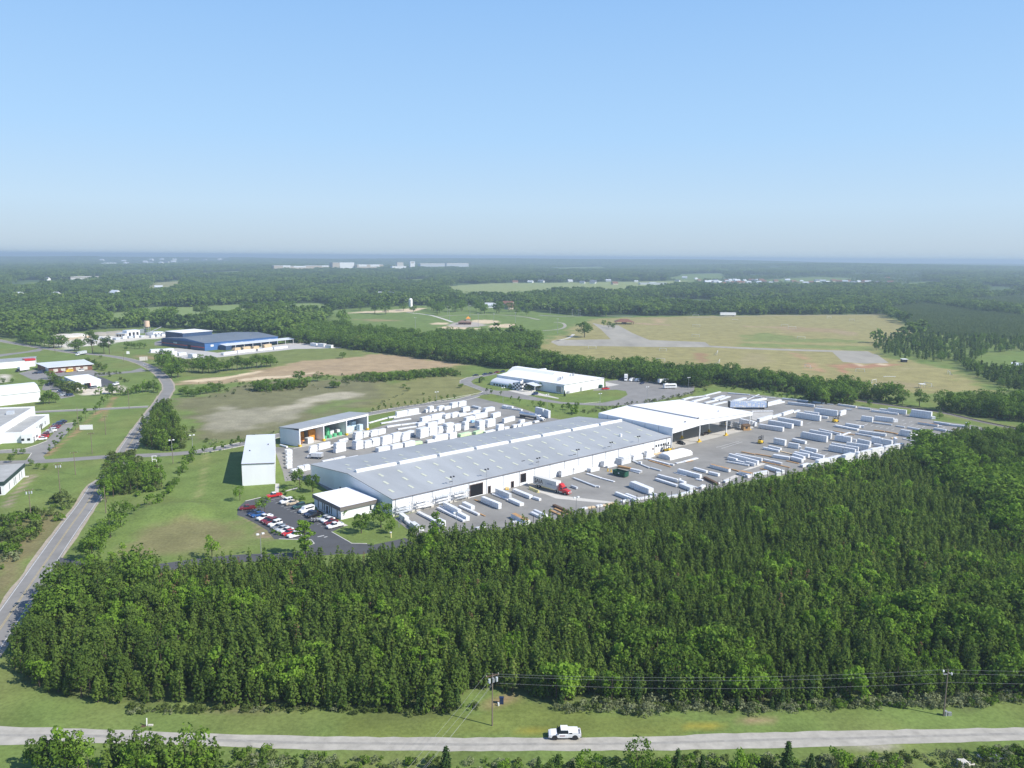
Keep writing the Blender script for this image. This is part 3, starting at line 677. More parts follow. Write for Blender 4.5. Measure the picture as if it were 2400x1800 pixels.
hh = np.where((edge < 4) & (y < 175), hh*RS.uniform(.72,1.0,x.size), hh)
vis = infront(x, y, 1.0) & (y > 118)
dist = np.hypot(x, y)
def split(mask, nkeep):
    i = np.nonzero(mask)[0]; iv = i[vis[i]]; iv = iv[np.argsort(dist[iv])][:nkeep]; ks = set(iv.tolist())
    return iv, np.array([q for q in i if q not in ks], int)
pi, pr = split(typ == 0, 285)
for q in pi: tree(random.choice(PINES), 'pine_tree', x[q], y[q], hh[q], 'young dark green pine in the front rows of the dense plantation behind the gravel road', 'pine tree', 'front pines of the plantation')
li, lr = split(typ == 1, 70)
for q in li: tree(random.choice(LIGHTS), 'leafy_tree', x[q], y[q], hh[q]*RS.uniform(.95,1.2), 'bright green leafy tree growing among the dark plantation pines', 'tree', 'leafy trees scattered in the pine plantation')
bi, br = split(typ == 2, 24)
for q in bi: tree(random.choice(BROADS), 'broadleaf_tree', x[q], y[q], hh[q]*1.25, 'dark green broadleaf tree rising out of the pine plantation', 'tree', 'broadleaf trees inside the pine plantation')
gi_, gr = split(typ == 4, 26)
for q in gi_: tree(random.choice(BIGPINE), 'tall_pine', x[q], y[q], hh[q]*1.35, 'large round crowned pine at the roadside end of the plantation', 'pine tree', 'large pines at the roadside end of the plantation')
di, dr = split(typ == 3, 8)
for q in di: tree(DEADP, 'brown_pine', x[q], y[q], hh[q], 'dying pine with rusty brown needles inside the plantation', 'pine tree', 'dying brown pines')
g3 = lambda i, xx=None, yy=None: np.stack([(x if xx is None else xx)[i],(y if yy is None else yy)[i],np.zeros(len(i))],1)
woods('pine_plantation', PINES, g3(pr), hh[pr], 'dense plantation of young pines filling the land behind the gravel road', .9, 1.15)
woods('leafy_undergrowth_trees', LIGHTS, g3(lr), hh[lr]*1.1, 'bright green leafy trees deep inside the pine plantation')
rest = np.concatenate([br, gr]); woods('mixed_woodland', BROADS+BIGPINE, g3(rest), hh[rest]*1.3, 'darker mixed trees deep inside the pine plantation')
woods('dying_pines', [DEADP], g3(dr), hh[dr], 'dying brown pines deep inside the plantation')
print('front', len(pi), len(pr), len(li), len(lr), len(bi), len(gi_))
# big broadleaf belts at the right edge
n0 = 0
for poly, lab, grp, hlo, hhi, kinds in ((STRIP,'large bright green broadleaf tree in the belt crossing the plantation at the yard corner','belt of broadleaf trees by the yard corner',10,13.5,LIGHTS+BROADS),(STRIP2,'tall spreading broadleaf tree at the right edge of the plantation','tall trees at the right edge of the plantation',11,14,BROADS+LIGHTS)):
    a, c = jgrid(poly, 5.6, .3)
    for q in range(len(a)):
        n0 += 1; tree(random.choice(kinds), 'broadleaf_tree', a[q], c[q], random.uniform(hlo,hhi), lab, 'tree', grp, wide=1.2)
print('belt', n0)
# hedgerow beside the railway and behind the plant
NB = 0
for poly, lab, grp, sp, nk, hlo, hhi in ((HEDGE_A,'leafy green tree in the wide tree belt behind the factory plots','tree belt behind the factory plots',7.6,80,9,13.5),
        (HEDGE_B,'leafy green tree in the belt beside the railway track','tree belt beside the railway',7.0,80,8,12.5)):
    a, c = jgrid(poly, sp, .38); hgt = RS.uniform(hlo, hhi, len(a)); d = np.hypot(a, c); o_ = np.argsort(d)
    dd = polydist(a, c, poly)
    show = [q for q in np.argsort(dd*1.0+d*.02) if infront(a[q:q+1], c[q:q+1], .98)[0]][:nk]; ks = set(show)
    for q in show: NB += 1; tree(random.choice(BROADS), 'broadleaf_tree', a[q], c[q], hgt[q], lab, 'tree', grp, wide=1.15)
    r_ = np.array([q for q in range(len(a)) if q not in ks]); woods('tree_belt', BROADS+BROADS+BIGPINE[:1], np.stack([a[r_],c[r_],np.zeros(len(r_))],1), hgt[r_], 'continuous belt of leafy trees '+('behind the factory plots' if nk and poly is HEDGE_A else 'beside the railway'))
print('hedge', NB)
# understorey along belts
for poly, nm in ((HEDGE_A,'undergrowth'),(HEDGE_B,'undergrowth')):
    a, c = jgrid(poly, 4.0, .4); woods(nm, BUSHG+SHRUB, np.stack([a,c,np.zeros(len(a))],1), RS.uniform(2,4,len(a)), 'bushes growing under the tree belt')
# conifer plantation blocks right of the sports fields
R1 = PP('RT',[(1010,385),(1060,345),(1150,318),(1500,300),(1700,310),(2212,335),(2600,340),(2600,425),(2212,420),(1890,430),(1870,480),(1650,492),(1500,500),(1250,470),(1120,455),(1060,412)])
R2 = PP('RT',[(1640,480),(1740,480),(1850,565),(2212,585),(2600,590),(2600,790),(2212,760),(2060,715),(1900,650),(1750,560)])
for poly, sp, kp, lab in ((R1,6.5,.62,'scattered young conifers and leafy trees right of the sports fields'),(R2,5,.85,'thick young conifers along the right edge of the sports field')):
    a, c = jgrid(poly, sp, .4, .2, kp); woods('conifer_block', FARP+PINES[:2]+BROADS[:1], np.stack([a,c,np.zeros(len(a))],1), RS.uniform(6,9.5,len(a)), lab)
PLANT = PP('V',[(1905,668),(2060,650),(2212,640),(2700,645),(2700,752),(2212,735),(2005,722),(1960,700)])
a, c = jgrid(PLANT, 3.8, .35, .1); woods('young_plantation', YOUNG, np.stack([a,c,np.zeros(len(a))],1), RS.uniform(3.4,4.8,len(a)), 'even young plantation spreading behind the sports fields on the right', 1.0, 1.4)
CL2 = PP('V',[(1990,656),(2060,652),(2212,672),(2212,684),(2120,676)]); a, c = jgrid(CL2, 8, .4); woods('wood_strip', FARB, np.stack([a,c,np.zeros(len(a))],1), RS.uniform(10,14,len(a)), 'strip of dark taller trees inside the young plantation')
# the distant woods
def sector(r0, r1, n):
    r = np.sqrt(RS.uniform(r0*r0, r1*r1, n)); t = RS.uniform(-.68, .68, n); return r*np.sin(t), r*np.cos(t)
def farmask(a, c):
    m = ~inpoly(a, c, lw)
    for q in CLEAR: m &= ~inpoly(a, c, q)
    return m & ~inpoly(a, c, PLANT)
HOUSES_AT = []; CLR = 7.0
VILLAGE = PP('H3',[(560,150),(1300,150),(2400,140),(2400,225),(1300,238),(560,225)])
TOWN = PP('H2',[(850,30),(2000,25),(2000,75),(850,100)])
def farwood(name, r0, r1, area, kinds, hlo, hhi, label, lo=.0, wd=(.85,1.2)):
    n = int(.68*(r1*r1-r0*r0)/area); a, c = sector(r0, r1, n); m = farmask(a, c)
    op = fbm(a/170+3, c/230, 91, 3); m &= (op > lo)
    for hx, hy, hr in HOUSES_AT: m &= ~((np.abs(a-hx) < hr*1.2) & (c < hy+hr*1.3) & (c > hy-hr*CLR))
    a, c = a[m], c[m]; z = terr(a, c)
    hv = hlo+(hhi-hlo)*np.clip(fbm(a/60, c/60, 17, 2)*.7+RS.rand(len(a))*.5-.1, 0, 1)
    vi = inpoly(a, c, VILLAGE) | inpoly(a, c, TOWN); kp = ~vi | (RS.rand(len(a)) < .45); hv = np.where(vi, hv*.5, hv); a, c, z, hv = a[kp], c[kp], z[kp], hv[kp]
    woods(name, kinds, np.stack([a,c,z],1), hv, label, *wd)
# ================================================================== ROADS, YARDS, LOTS
def ex(a, b, d): return b+(b-a).normalized()*d
main_pts = [P('Z5',72,1205), P('Z5',315,850), P('Z5',450,655), P('Z5',563,500), P('Z5',660,350), P('Z1',700,1560), P('Z1',880,1270), P('Z1',985,1130), P('Z1',1070,1010), P('Z1',1092,960), P('Z1',1060,900), P('Z1',985,840), P('Z1',870,790), P('Z1',700,757), P('Z1',480,737), P('Z1',300,710), P('Z1',110,680), P('Z1',20,662)]
main_pts = [ex(main_pts[1], main_pts[0], 45)]+main_pts+[ex(main_pts[-2], main_pts[-1], 60)]
ML = smoothline(main_pts, 5)
ribbon('verge', ML, 8.2, mat('verge_gravel',(.36,.31,.24),.95,var=.2,scale=.6), .012, jag=.35)
ribbon('road', ML, 6.4, 'asphroad', .024)
near = [p for p in ML if p.y < 430]
ribbon('road_marking', near, .18, 'line', .034, 2.85); ribbon('road_marking', near, .18, 'line', .034, -2.85)
ribbon('road_marking', near, .14, 'lineyellow', .034, .16); ribbon('road_marking', near, .14, 'lineyellow', .034, -.16)
CS = smoothline([P('Z1',-500,1452), P('Z1',0,1450), P('Z1',300,1440), P('Z1',700,1412), P('Z1',960,1402), P('Z1',1240,1383), P('Z1',1590,1325)]+[P('Z2',560,1172), P('Z2',740,1133), P('Z2',1000,1088), P('Z2',1280,1050), P('Z2',1420,1018)], 5)
ribbon('street', CS, 6.6, 'asphroad', .029); kerb(offs(CS[20:], 3.45)); kerb(offs(CS[20:], -3.45))
S3 = smoothline([P('Z1',-200,1150), P('Z1',250,1122), P('Z1',640,1104), P('Z1',960,1088)], 6); ribbon('street', S3, 5.2, 'asphroad', .021)
kerb(offs(S3, 2.8))
dv = smoothline([P('Z5',315,868), P('Z5',480,905), P('Z5',700,935), P('Z5',950,925), P('Z5',1430,862), P('Z5',1900,838), P('Z5',2090,800), P('Z6',900,1440), P('Z6',1150,1395), P('Z6',1330,1355)], 5)
ribbon('driveway', dv, 6.2, 'asphdark', .019)
sheet('road_mouth', PP('Z5',[(250,1010),(360,860),(440,880),(520,915),(480,960),(380,950),(230,1110)]), 'asphroad', .015)
sheet('parking_lot', PP('Zp',[(110,330),(390,262),(520,288),(700,225),(800,300),(1030,400),(1250,560),(1480,640),(1740,655),(1850,750),(1600,862),(1950,1062),(2300,1075),(2300,1190),(1250,1290),(1000,1210),(1300,1060),(1240,1000),(690,985),(610,985),(480,825),(290,715),(90,610),(-30,570),(-20,450)]), 'asphdark', .034)
kerb(PP('Zp',[(110,330),(390,262),(520,288)])); kerb(PP('Zp',[(1600,862),(1950,1062),(2212,1066)])); kerb(PP('Zp',[(700,225),(800,300),(1030,400),(1130,440)]))
kerb(PP('Zp',[(1180,1110),(1300,1060),(1250,1000),(690,985)]))
YD = PP('N1',[(150,745),(250,830),(560,1075)])+[P('N1',1000,1010),P('N1',1850,900)]+PP('N2',[(900,1010),(1250,960),(1800,840)])+PP('N3',[(400,1160),(1000,1080),(1500,960),(2050,830)])+PP('N4',[(900,1260),(1350,1180),(1800,1110)])+PP('N5',[(300,1080),(1050,930),(1330,870),(1800,740),(2160,640)])+\
     PP('YR',[(1880,565),(1700,520),(1290,470),(1000,398),(700,345),(270,285)])+PP('N4',[(1700,170),(1340,130),(860,80),(540,55)])+PP('N6',[(1640,265),(1180,222),(760,182),(150,296),(-200,340)])+[P('N6',-200,900)]
sheet('yard', YD, 'asph', .022)
BY = PP('N7',[(-120,440),(90,448),(270,445),(1330,178),(1620,90)])+PP('N8',[(-20,150),(400,60),(1030,15),(1380,95),(1560,130),(2140,320),(2300,345),(2400,700),(300,1300)])+PP('N7',[(700,1100),(440,925),(50,965),(20,820)])
sheet('yard', BY, 'asph', .026)
sheet('concrete_apron', PP('N6',[(-20,1050),(330,960),(1000,795),(1210,735),(1180,640),(300,640),(-100,800)]), 'conc', .034)
sheet('concrete_strip', PP('N2',[(390,530),(490,570),(880,660),(1350,720),(1740,765),(1700,790),(1200,745),(800,705),(640,640),(480,590)]), 'conclight', .032)
sheet('concrete_strip', PP('N3',[(1620,830),(1840,735),(1900,755),(1690,850)]), 'conclight', .032)
sheet('concrete_strip', PP('N4',[(250,1190),(560,1070),(620,1090),(380,1170)]), 'conclight', .032)
sheet('concrete_apron', PP('N6',[(1190,500),(1500,495),(1520,560),(1250,620),(1180,600)]), 'conc', .031)
kerb(PP('N7',[(90,450),(180,462),(270,447),(640,370)]))
# painted bays and lines
def stripes(fr, segs, m='line', w_=.14, z=.05):
    for a in segs:
        p, q = P(fr,a[0],a[1]), P(fr,a[2],a[3]); ribbon('bay_marking', [p,q], w_, m, z)
stripes('PK',[(900,545,1010,520),(1000,590,1100,560),(1170,680,1290,650),(1250,725,1440,680),(1330,770,1480,735),(1430,820,1560,785),(1540,860,1640,830),(210,800,540,750),(240,815,420,800),(1180,1310,1390,1210),(870,500,1140,440)])
stripes('PR',[(590,915,780,880),(740,1100,830,1070),(120,785,200,770),(210,830,290,815),(860,1180,900,1160)])
stripes('PR',[(750,1500,960,1455),(960,1515,1070,1490)], w_=.5)
stripes('N6',[(640,1035,990,940),(720,1050,1040,950)], w_=.25)
stripes('N5',[(1000,435,1040,420),(1110,455,1160,440),(1020,485,1070,468),(1130,505,1180,488),(1220,520,1270,505),(1310,535,1350,515),(440,495,480,480),(520,515,570,495),(600,525,650,510),(670,540,720,522),(760,555,800,540),(840,572,885,555),(1630,540,1660,525),(2040,555,2080,540),(2120,558,2160,545),(1650,660,1700,640),(1570,635,1600,625)], w_=.3)
stripes('N4',[(1250,475,1310,455),(1410,930,1460,915),(1500,960,1560,935),(1580,980,1640,960),(1230,800,1290,780),(2000,460,2060,440),(2120,490,2170,475)], w_=.3)
# plant plot
PL = PP('Z3',[(-190,975),(-80,1015),(130,1050),(320,1072),(480,1080),(640,1062),(850,1025),(1000,985),(1040,955),(1010,930),(870,928),(760,905),(640,895),(600,905),(600,962),(700,970),(745,995),(735,1018),(650,1046),(480,1055),(300,1032),(100,1008),(0,990)])
sheet('plant_road', PP('Zq',[(350,310),(370,275),(450,250),(560,240),(640,222),(740,200),(760,215),(640,240),(520,265),(480,295),(500,320),(620,365),(760,395),(880,395),(1060,440),(1250,480),(1480,520),(1700,530),(1900,525),(2080,490),(2170,440),(2150,400),(2050,385),(1800,395),(1800,380),(1940,345),(1930,290),(2300,260),(2900,330),(2880,420),(2300,545),(1950,560),(1700,550),(1440,535),(1200,505),(900,470),(700,430),(600,440),(500,480),(280,530),(250,510),(560,430),(600,400),(440,340),(380,330)]), 'asphroad', .03)
kerb(PP('Zq',[(600,400),(440,340),(360,310),(360,285),(440,252),(640,224)])); kerb(PP('Zq',[(0,525),(330,465),(590,415),(610,400)])); kerb(PP('Zq',[(1480,522),(1700,532),(1880,515)]))
sheet('concrete_path', PP('Zq',[(880,395),(1000,385),(1180,410),(1430,475),(1420,482),(1200,445),(1080,445)]), 'conclight', .04)
sheet('concrete_apron', PP('Zq',[(1930,300),(2080,330),(1960,352),(1935,345)]), 'conclight', .04)
# left lots
sheet('car_park', PP('LB',[(240,745),(420,705),(500,700),(640,745),(1180,695),(1290,745),(1200,780),(860,770),(640,830),(420,830)]), 'asphroad', .02)
sheet('driveway', PP('LB',[(1180,740),(1480,735),(1700,715),(1830,675),(1900,720),(1700,740),(1480,760),(1290,785),(1180,790)]), 'asphroad', .027)
sheet('car_park', PP('LB',[(1260,780),(1380,820),(1560,900),(1290,930),(1280,870)]), 'asphdark', .02)
sheet('car_park', PP('LB',[(560,900),(640,830),(780,930),(980,1040),(790,1075),(740,1000),(540,960)]), 'asph', .02)
sheet('street', PP('LB',[(-200,545),(0,500),(340,462),(520,425),(560,440),(520,460),(340,480),(60,520),(-200,570)]), 'asphroad', .021)
sheet('driveway', PP('Zl',[(330,1659),(440,1520),(600,1400),(760,1230),(850,1170),(1000,1160),(960,1200),(760,1420),(560,1600),(600,1659)]), 'asph', .024)
sheet('driveway', PP('Zl',[(-200,1530),(0,1525),(340,1500),(520,1440),(600,1405),(640,1420),(420,1570),(100,1560),(-200,1570)]), 'asph', .027)
kerb(PP('Zl',[(0,1522),(330,1500),(500,1445),(610,1400)])); kerb(PP('Zl',[(840,1175),(1000,1160)])); kerb(PP('Zl',[(330,1550),(410,1560),(370,1620)]))
sheet('parking_lot', PP('BL',[(500,300),(740,262),(960,285),(1070,300),(1700,215),(2070,245),(2080,262),(1700,270),(1100,335),(1000,345),(800,350),(640,310)]), 'conc', .03)
sheet('car_park', PP('BL',[(560,215),(640,190),(630,245),(560,240)]), 'asphroad', .03)
# sports field tracks
sheet('gravel_lot', PP('Z3',[(250,668),(300,655),(640,650),(720,655),(890,655),(1250,668),(1280,690),(1250,702),(900,700),(600,695),(300,692)]), 'gravelgrey', .03)
sheet('gravel_lot', PP('Z3',[(520,545),(600,560),(690,560),(780,610),(890,655),(720,662),(640,650),(580,590)]), 'gravelgrey', .034)
ribbon('gravel_track', smoothline(PP('RT',[(-320,372),(-200,378),(0,388),(300,400),(700,412),(1000,420)]), 15), 15, 'gravelgrey', .028)
sheet('gravel_lot', PP('RT',[(700,413),(960,418),(1060,440),(1150,505),(960,510),(790,497)]), 'gravelgrey', .036)
ribbon('gravel_track', smoothline(PP('RT',[(-420,147),(0,138),(500,131),(1130,127)]), 20), 6, 'gravelgrey', .03)
ribbon('path', smoothline(PP('BF',[(1850,553),(1980,525),(2020,495)]), 8), 3.5, 'conclight', .03)
ribbon('path', smoothline(PP('BF',[(1770,468),(1900,455),(1950,432),(1930,405),(1860,398)]), 8), 4, 'gravelgrey', .03)
ribbon('path', smoothline(PP('BF',[(670,318),(850,340),(960,370),(1040,398)]), 8), 5, 'conclight', .03)
ribbon('path', smoothline(PP('BF',[(930,352),(1100,340),(1400,338),(1600,352),(1740,378)]), 10), 5, 'gravelgrey', .03)
ribbon('road', smoothline(PP('BF',[(1740,340),(1900,350),(2212,345),(2500,352)]), 15), 8, 'asphroad', .03)
# gravel road in the foreground
GU = PP("B1",[(-1300,1352),(-200,1384),(0,1390),(730,1410),(1500,1440),(2212,1455)])+PP('B2',[(900,633),(2000,626)])+PP('B3',[(200,1162),(1100,1140),(2212,1119),(2600,1112),(3800,1092)])
GD = PP("B1",[(-1300,1520),(-200,1514),(0,1510),(580,1500),(1450,1520),(2212,1545)])+PP('B2',[(900,720),(2000,716)])+PP('B3',[(200,1262),(1200,1235),(2212,1203),(2600,1194),(3800,1168)])
ga = smoothline(GU, 2.5); gb = smoothline(GD, 2.5)
for l in (ga, gb):
    for i in range(len(l)): l[i] = l[i]+Vector((0,random.uniform(-.18,.18),0))
sheet('gravel_road', [(p.x,p.y) for p in ga]+[(p.x,p.y) for p in gb[::-1]], 'gravel', .02)
mid = [(ga[min(i,len(ga)-1)]+gb[min(int(i*len(gb)/len(ga)),len(gb)-1)])/2 for i in range(len(ga))]
ribbon('wheel_rut', smoothline(mid[::4], 4), .7, mat('gravel_rut',(.31,.295,.26),.95,var=.18,scale=.7,detail=10), .03, jag=.08)
ribbon('wheel_rut', offs(smoothline(mid[::4], 4), 1.5), .6, 'gravel', .031, jag=.08)
# railway line
RW = smoothline([P('Z4',-300,905)]+PP('Z4',[(400,948),(620,968),(900,1012),(1150,1050),(1400,1085),(1640,1117),(1800,1152),(1950,1187),(2212,1240),(2500,1300)]), 6)
ribbon('railway', RW, 4.6, 'ballast', .05)
rt = MB()
for o_ in (-.75,.75):
    l = offs(RW, 1.0+o_); rt.loft([[(p.x-.06,p.y,.06),(p.x+.06,p.y,.06),(p.x+.06,p.y,.24),(p.x-.06,p.y,.24)] for p in l])
t = rt.build('railway_rails', mat('rail_steel',(.09,.07,.06),.6)); tag(t, kind='structure')
# ================================================================== BUILDINGS
def frame(FL, FR_):
    d = (Vector((FR_[0],FR_[1]))-Vector((FL[0],FL[1]))); return math.atan2(d.y, d.x), d.length
def local(FL, rz, p):
    d = Vector((p[0]-FL[0], p[1]-FL[1])); c, s = math.cos(rz), math.sin(rz); return (d.x*c+d.y*s, -d.x*s+d.y*c)
def onwall(mb, a, b, s0, s1, z0, z1, out=.06, mi=0):
    """a flat box standing proud of the wall a->b (outside to the right of a->b)"""
    a = Vector(a); b = Vector(b); d = (b-a).normalized(); n = Vector((d.y,-d.x))
    p = a+d*s0; q = a+d*s1
    return mb.prism([(p.x,p.y),(q.x,q.y),(q.x+n.x*out,q.y+n.y*out),(p.x+n.x*out,p.y+n.y*out)], z0, z1, mi)
def wallpart(parent, name, mats, a, b, s0, s1, z0, z1, out=.06):
    return onwall(MB(), a, b, s0, s1, z0, z1, out).build(name, mats, parent)
def shed(name, label, cat, pts, hs, wallm, roofm, over=.3, thick=.25, trim=None, ridge=None, group=None):
    """walls up to the four corner heights hs; with ridge=(frac,height): a gable whose ridge runs left to right"""
    FL = pts[0]; rz, _ = frame(FL, pts[1]); t = thing(name, label, cat, (FL[0],FL[1],0), rz, group)
    L = [local(FL, rz, p) for p in pts]; b = MB(); n = 4
    if ridge is None:
        vs = [(x,y,-.2) for x,y in L]+[(x,y,h) for (x,y),h in zip(L,hs)]
        b.add(vs, [(0,3,2,1),(4,5,6,7)]+[(i,(i+1)%4,(i+1)%4+4,i+4) for i in range(4)])
        b.build('wall', wallm, t); r = MB()
        c = (sum(p[0] for p in L)/4, sum(p[1] for p in L)/4)
        O = []
        for (x,y) in L:
            dx, dy = x-c[0], y-c[1]; l = math.hypot(dx,dy); O.append((x+dx/l*over*1.4, y+dy/l*over*1.4))
        vs = [(x,y,h+.01) for (x,y),h in zip(O,hs)]+[(x,y,h+thick) for (x,y),h in zip(O,hs)]
        r.add(vs, [(0,3,2,1),(4,5,6,7)]+[(i,(i+1)%4,(i+1)%4+4,i+4) for i in range(4)], 0)
        if trim:
            for k in range(2,6): r.m[k] = 1
        r.build('roof', [roofm, trim or roofm], t)
    else:
        f, hr = ridge
        A = Vector(L[0]).lerp(Vector(L[3]), f); B = Vector(L[1]).lerp(Vector(L[2]), f)
        vs = [(*L[0],-.2),(*L[1],-.2),(*L[2],-.2),(*L[3],-.2),(*L[0],hs[0]),(*L[1],hs[1]),(*L[2],hs[2]),(*L[3],hs[3]),(A.x,A.y,hr),(B.x,B.y,hr)]
        b.add(vs, [(0,3,2,1),(0,1,5,4),(2,3,7,6),(1,2,6,9,5),(3,0,4,8,7),(4,5,9,8),(8,9,6,7)]); b.build('wall', wallm, t)
        r = MB(); ux = over
        for e0, e1, h0, h1 in ((L[0],L[1],hs[0],hs[1]),(L[3],L[2],hs[3],hs[2])):
            p0, p1 = Vector(e0), Vector(e1); q0 = A+(p0-A)*1.02; q1 = B+(p1-B)*1.02; d = (B-A).normalized()*ux
            z0 = hr+(h0-hr)*1.02; z1 = hr+(h1-hr)*1.02
            lo = [(*(q0-d),z0+.02),(*(q1+d),z1+.02),(*(B+d),hr+.02),(*(A-d),hr+.02)]
            r.add(lo+[(x,y,z+thick) for x,y,z in lo], [(0,3,2,1),(4,5,6,7),(0,1,5,4),(1,2,6,5),(2,3,7,6),(3,0,4,7)], 0)
            if trim:
                for k in (2,3,5): r.m[-6+k] = 1
        o = r.build('roof', [roofm, trim or roofm], t); fix_normals(o.data)
    return t, L, rz
M['roofgrey'] = mat('grey_metal_roof', (.345,.36,.365), .55, metal=.0, var=.13, scale=.09, stretch=(1,.2,1), detail=12, spec=.2)
M['roofwhite'] = mat('white_membrane_roof', (.8,.8,.8), .6, var=.04, scale=.1)
M['rooflight'] = mat('light_metal_roof', (.62,.65,.68), .5, var=.06, scale=.1, stretch=(1,.3,1))
M['wallwhite'] = mat('white_metal_wall', (.78,.79,.8), .55, var=.05, scale=.2, stretch=(1,1,.2), detail=7)
M['wallblue'] = mat('blue_metal_wall', (.06,.15,.36), .5, var=.1, scale=.1)
M['walldark'] = mat('dark_blue_wall', (.04,.075,.15), .5, var=.1, scale=.1)
M['roofdark'] = mat('dark_grey_roof', (.15,.17,.19), .5, var=.12, scale=.06)
M['fascia'] = mat('brown_grey_fascia', (.17,.155,.14), .7, var=.08, scale=.5)
M['trim'] = mat('brown_trim', (.16,.12,.11), .6)
M['skylight'] = mat('skylight_sheet', (.56,.57,.44), .4, var=.1, scale=.5)
M['greentrim'] = mat('dark_green_fascia', (.03,.055,.05), .6)
# ---- the factory
FO = (-40.0,258.7); FRZ = math.atan2(98.6,113.0)
def FW(x, y): c, s = math.cos(FRZ), math.sin(FRZ); return (FO[0]+x*c-y*s, FO[1]+x*s+y*c)
FL_, FD, EV, RG = 150.0, 58.5, 6.0, 8.55
fac, _, _ = shed('factory_building','long white factory with low grey gable roof, white ridge vents and staggered skylights','building',
     [FW(0,0),FW(FL_,0),FW(FL_,FD),FW(0,FD)], [EV]*4, 'wallwhite','roofgrey', over=.25, thick=.18, trim='trim', ridge=(.5,RG))
zr = lambda y: EV+(RG-EV)*min(y,FD-y)/(FD/2)+.22
x = 3.0
for k in range(8):
    L = 17.2 if k < 7 else 15
    if x+L > FL_-1: L = FL_-1-x
    b = MB().xprism([(FD/2-.75,RG+.1),(FD/2-.75,RG+.85),(FD/2-.5,RG+1.05),(FD/2+.5,RG+1.05),(FD/2+.75,RG+.85),(FD/2+.75,RG+.1)], x, x+L); b.build('ridge_vent','white',fac); x += L+1.5
NB_ = 18; BW = 8.15
for k in range(18):
    for j, y in enumerate((6.5,14.2,21.8)):
        xx = 3.2+BW*k+(2.7*j % 8.15)
        if xx > 147: continue
        z0, z1 = zr(y-1.5), zr(y+1.5)
        b = MB().add([(xx,y-1.5,z0),(xx+1,y-1.5,z0),(xx+1,y+1.5,z1),(xx,y+1.5,z1),(xx,y-1.5,z0+.07),(xx+1,y-1.5,z0+.07),(xx+1,y+1.5,z1+.07),(xx,y+1.5,z1+.07)],[(0,3,2,1),(4,5,6,7),(0,1,5,4),(1,2,6,5),(2,3,7,6),(3,0,4,7)])
        b.build('skylight','skylight',fac)
    for j, y in enumerate((36.5,44.5)) if k < 17 else ():
        xx = 4+BW*k+3.6*j; z0, z1 = zr(y-1.3), zr(y+1.3)
        b = MB().add([(xx,y-1.3,z0),(xx+1,y-1.3,z0),(xx+1,y+1.3,z1),(xx,y+1.3,z1),(xx,y-1.3,z0+.07),(xx+1,y-1.3,z0+.07),(xx+1,y+1.3,z1+.07),(xx,y+1.3,z1+.07)],[(0,3,2,1),(4,5,6,7),(0,1,5,4),(1,2,6,5),(2,3,7,6),(3,0,4,7)])
        b.build('skylight','skylight',fac)
for k in range(19):
    xx = 1.2 if k == 0 else BW*k
    if xx < FL_: wallpart(fac,'downspout','galv',(0,0),(FL_,0),xx,xx+.16,0.05,EV-.05,.14)
b = MB()
onwall(b,(0,0),(FL_,0),0,FL_,EV-.2,EV-.03,.12); b.build('gutter','trim',fac)
def opening(s0, s1, z0, z1, nm='loading_door'):
    o = wallpart(fac,nm,'black',(0,0),(FL_,0),s0,s1,z0,z1,.04)
    f = MB(); a=(0,0); c=(FL_,0)
    onwall(f,a,c,s0-.25,s0,z0,z1+.25,.12); onwall(f,a,c,s1,s1+.25,z0,z1+.25,.12); onwall(f,a,c,s0,s1,z1,z1+.25,.12); f.build('door_frame','trim',o)
opening(BW*4+.6, BW*4+6.4, .3, 4.6)
opening(BW*5+1.0, BW*5+2.0, .05, 2.6, 'door')
opening(BW*7+.9, BW*7+3.4, 1.1, 4.4)
opening(BW*6+4.2, BW*6+5.3, .05, 2.3, 'door')
for k in range(6): wallpart(fac,'window','glass',(0,0),(FL_,0), 139.2+k*1.75, 140.2+k*1.75, 2.6, 3.7, .05)
opening(137.0,137.7,.05,2.3,'door')
wallpart(fac,'wall_base','conclight',(0,0),(FL_,0),-.1,BW*4,0,.7,.5)
for k in (5,6,9,11,14,16): # faint wall panels
    o = MB(); a=(0,0); c=(FL_,0); s0 = BW*k+3; onwall(o,a,c,s0,s0+2.4,3.0,5.0,.03); o.build('wall_panel','white',fac)
MB().box(-.05,.05,35,36,0.1,2.3).build('door','trim',fac)
# flood lamps standing on the eave
for k in (3.05,5.0,8.2,10.9,13.4,15.6):
    xx = BW*k+.6; b = MB(); b.cyl((xx,.4,EV-.4),(xx,.4,EV+3.2),.07,6); b.cyl((xx-.7,.4,EV+3.2),(xx+.7,.4,EV+3.2),.05,5)
    p = b.build('lamp_pole','galv',fac)
    MB().box(xx-.85,xx-.4,.1,.7,EV+3.0,EV+3.45).build('flood_light','dark',p); MB().box(xx+.4,xx+.85,.1,.7,EV+3.0,EV+3.45).build('flood_light','dark',p)
MB().box(128,128.9,11,11.9,zr(11)-.2,zr(11)+1.2).build('roof_vent','white',fac)
for x_,y_ in ((BW*3.2,3),(BW*8.5,3.5),(BW*8,7.5),(BW*11,3),(BW*13.6,3.2)): MB().box(x_,x_+1.6,y_,y_+.3,zr(y_)-.1,zr(y_)+.12).build('roof_pipe','dark',fac)
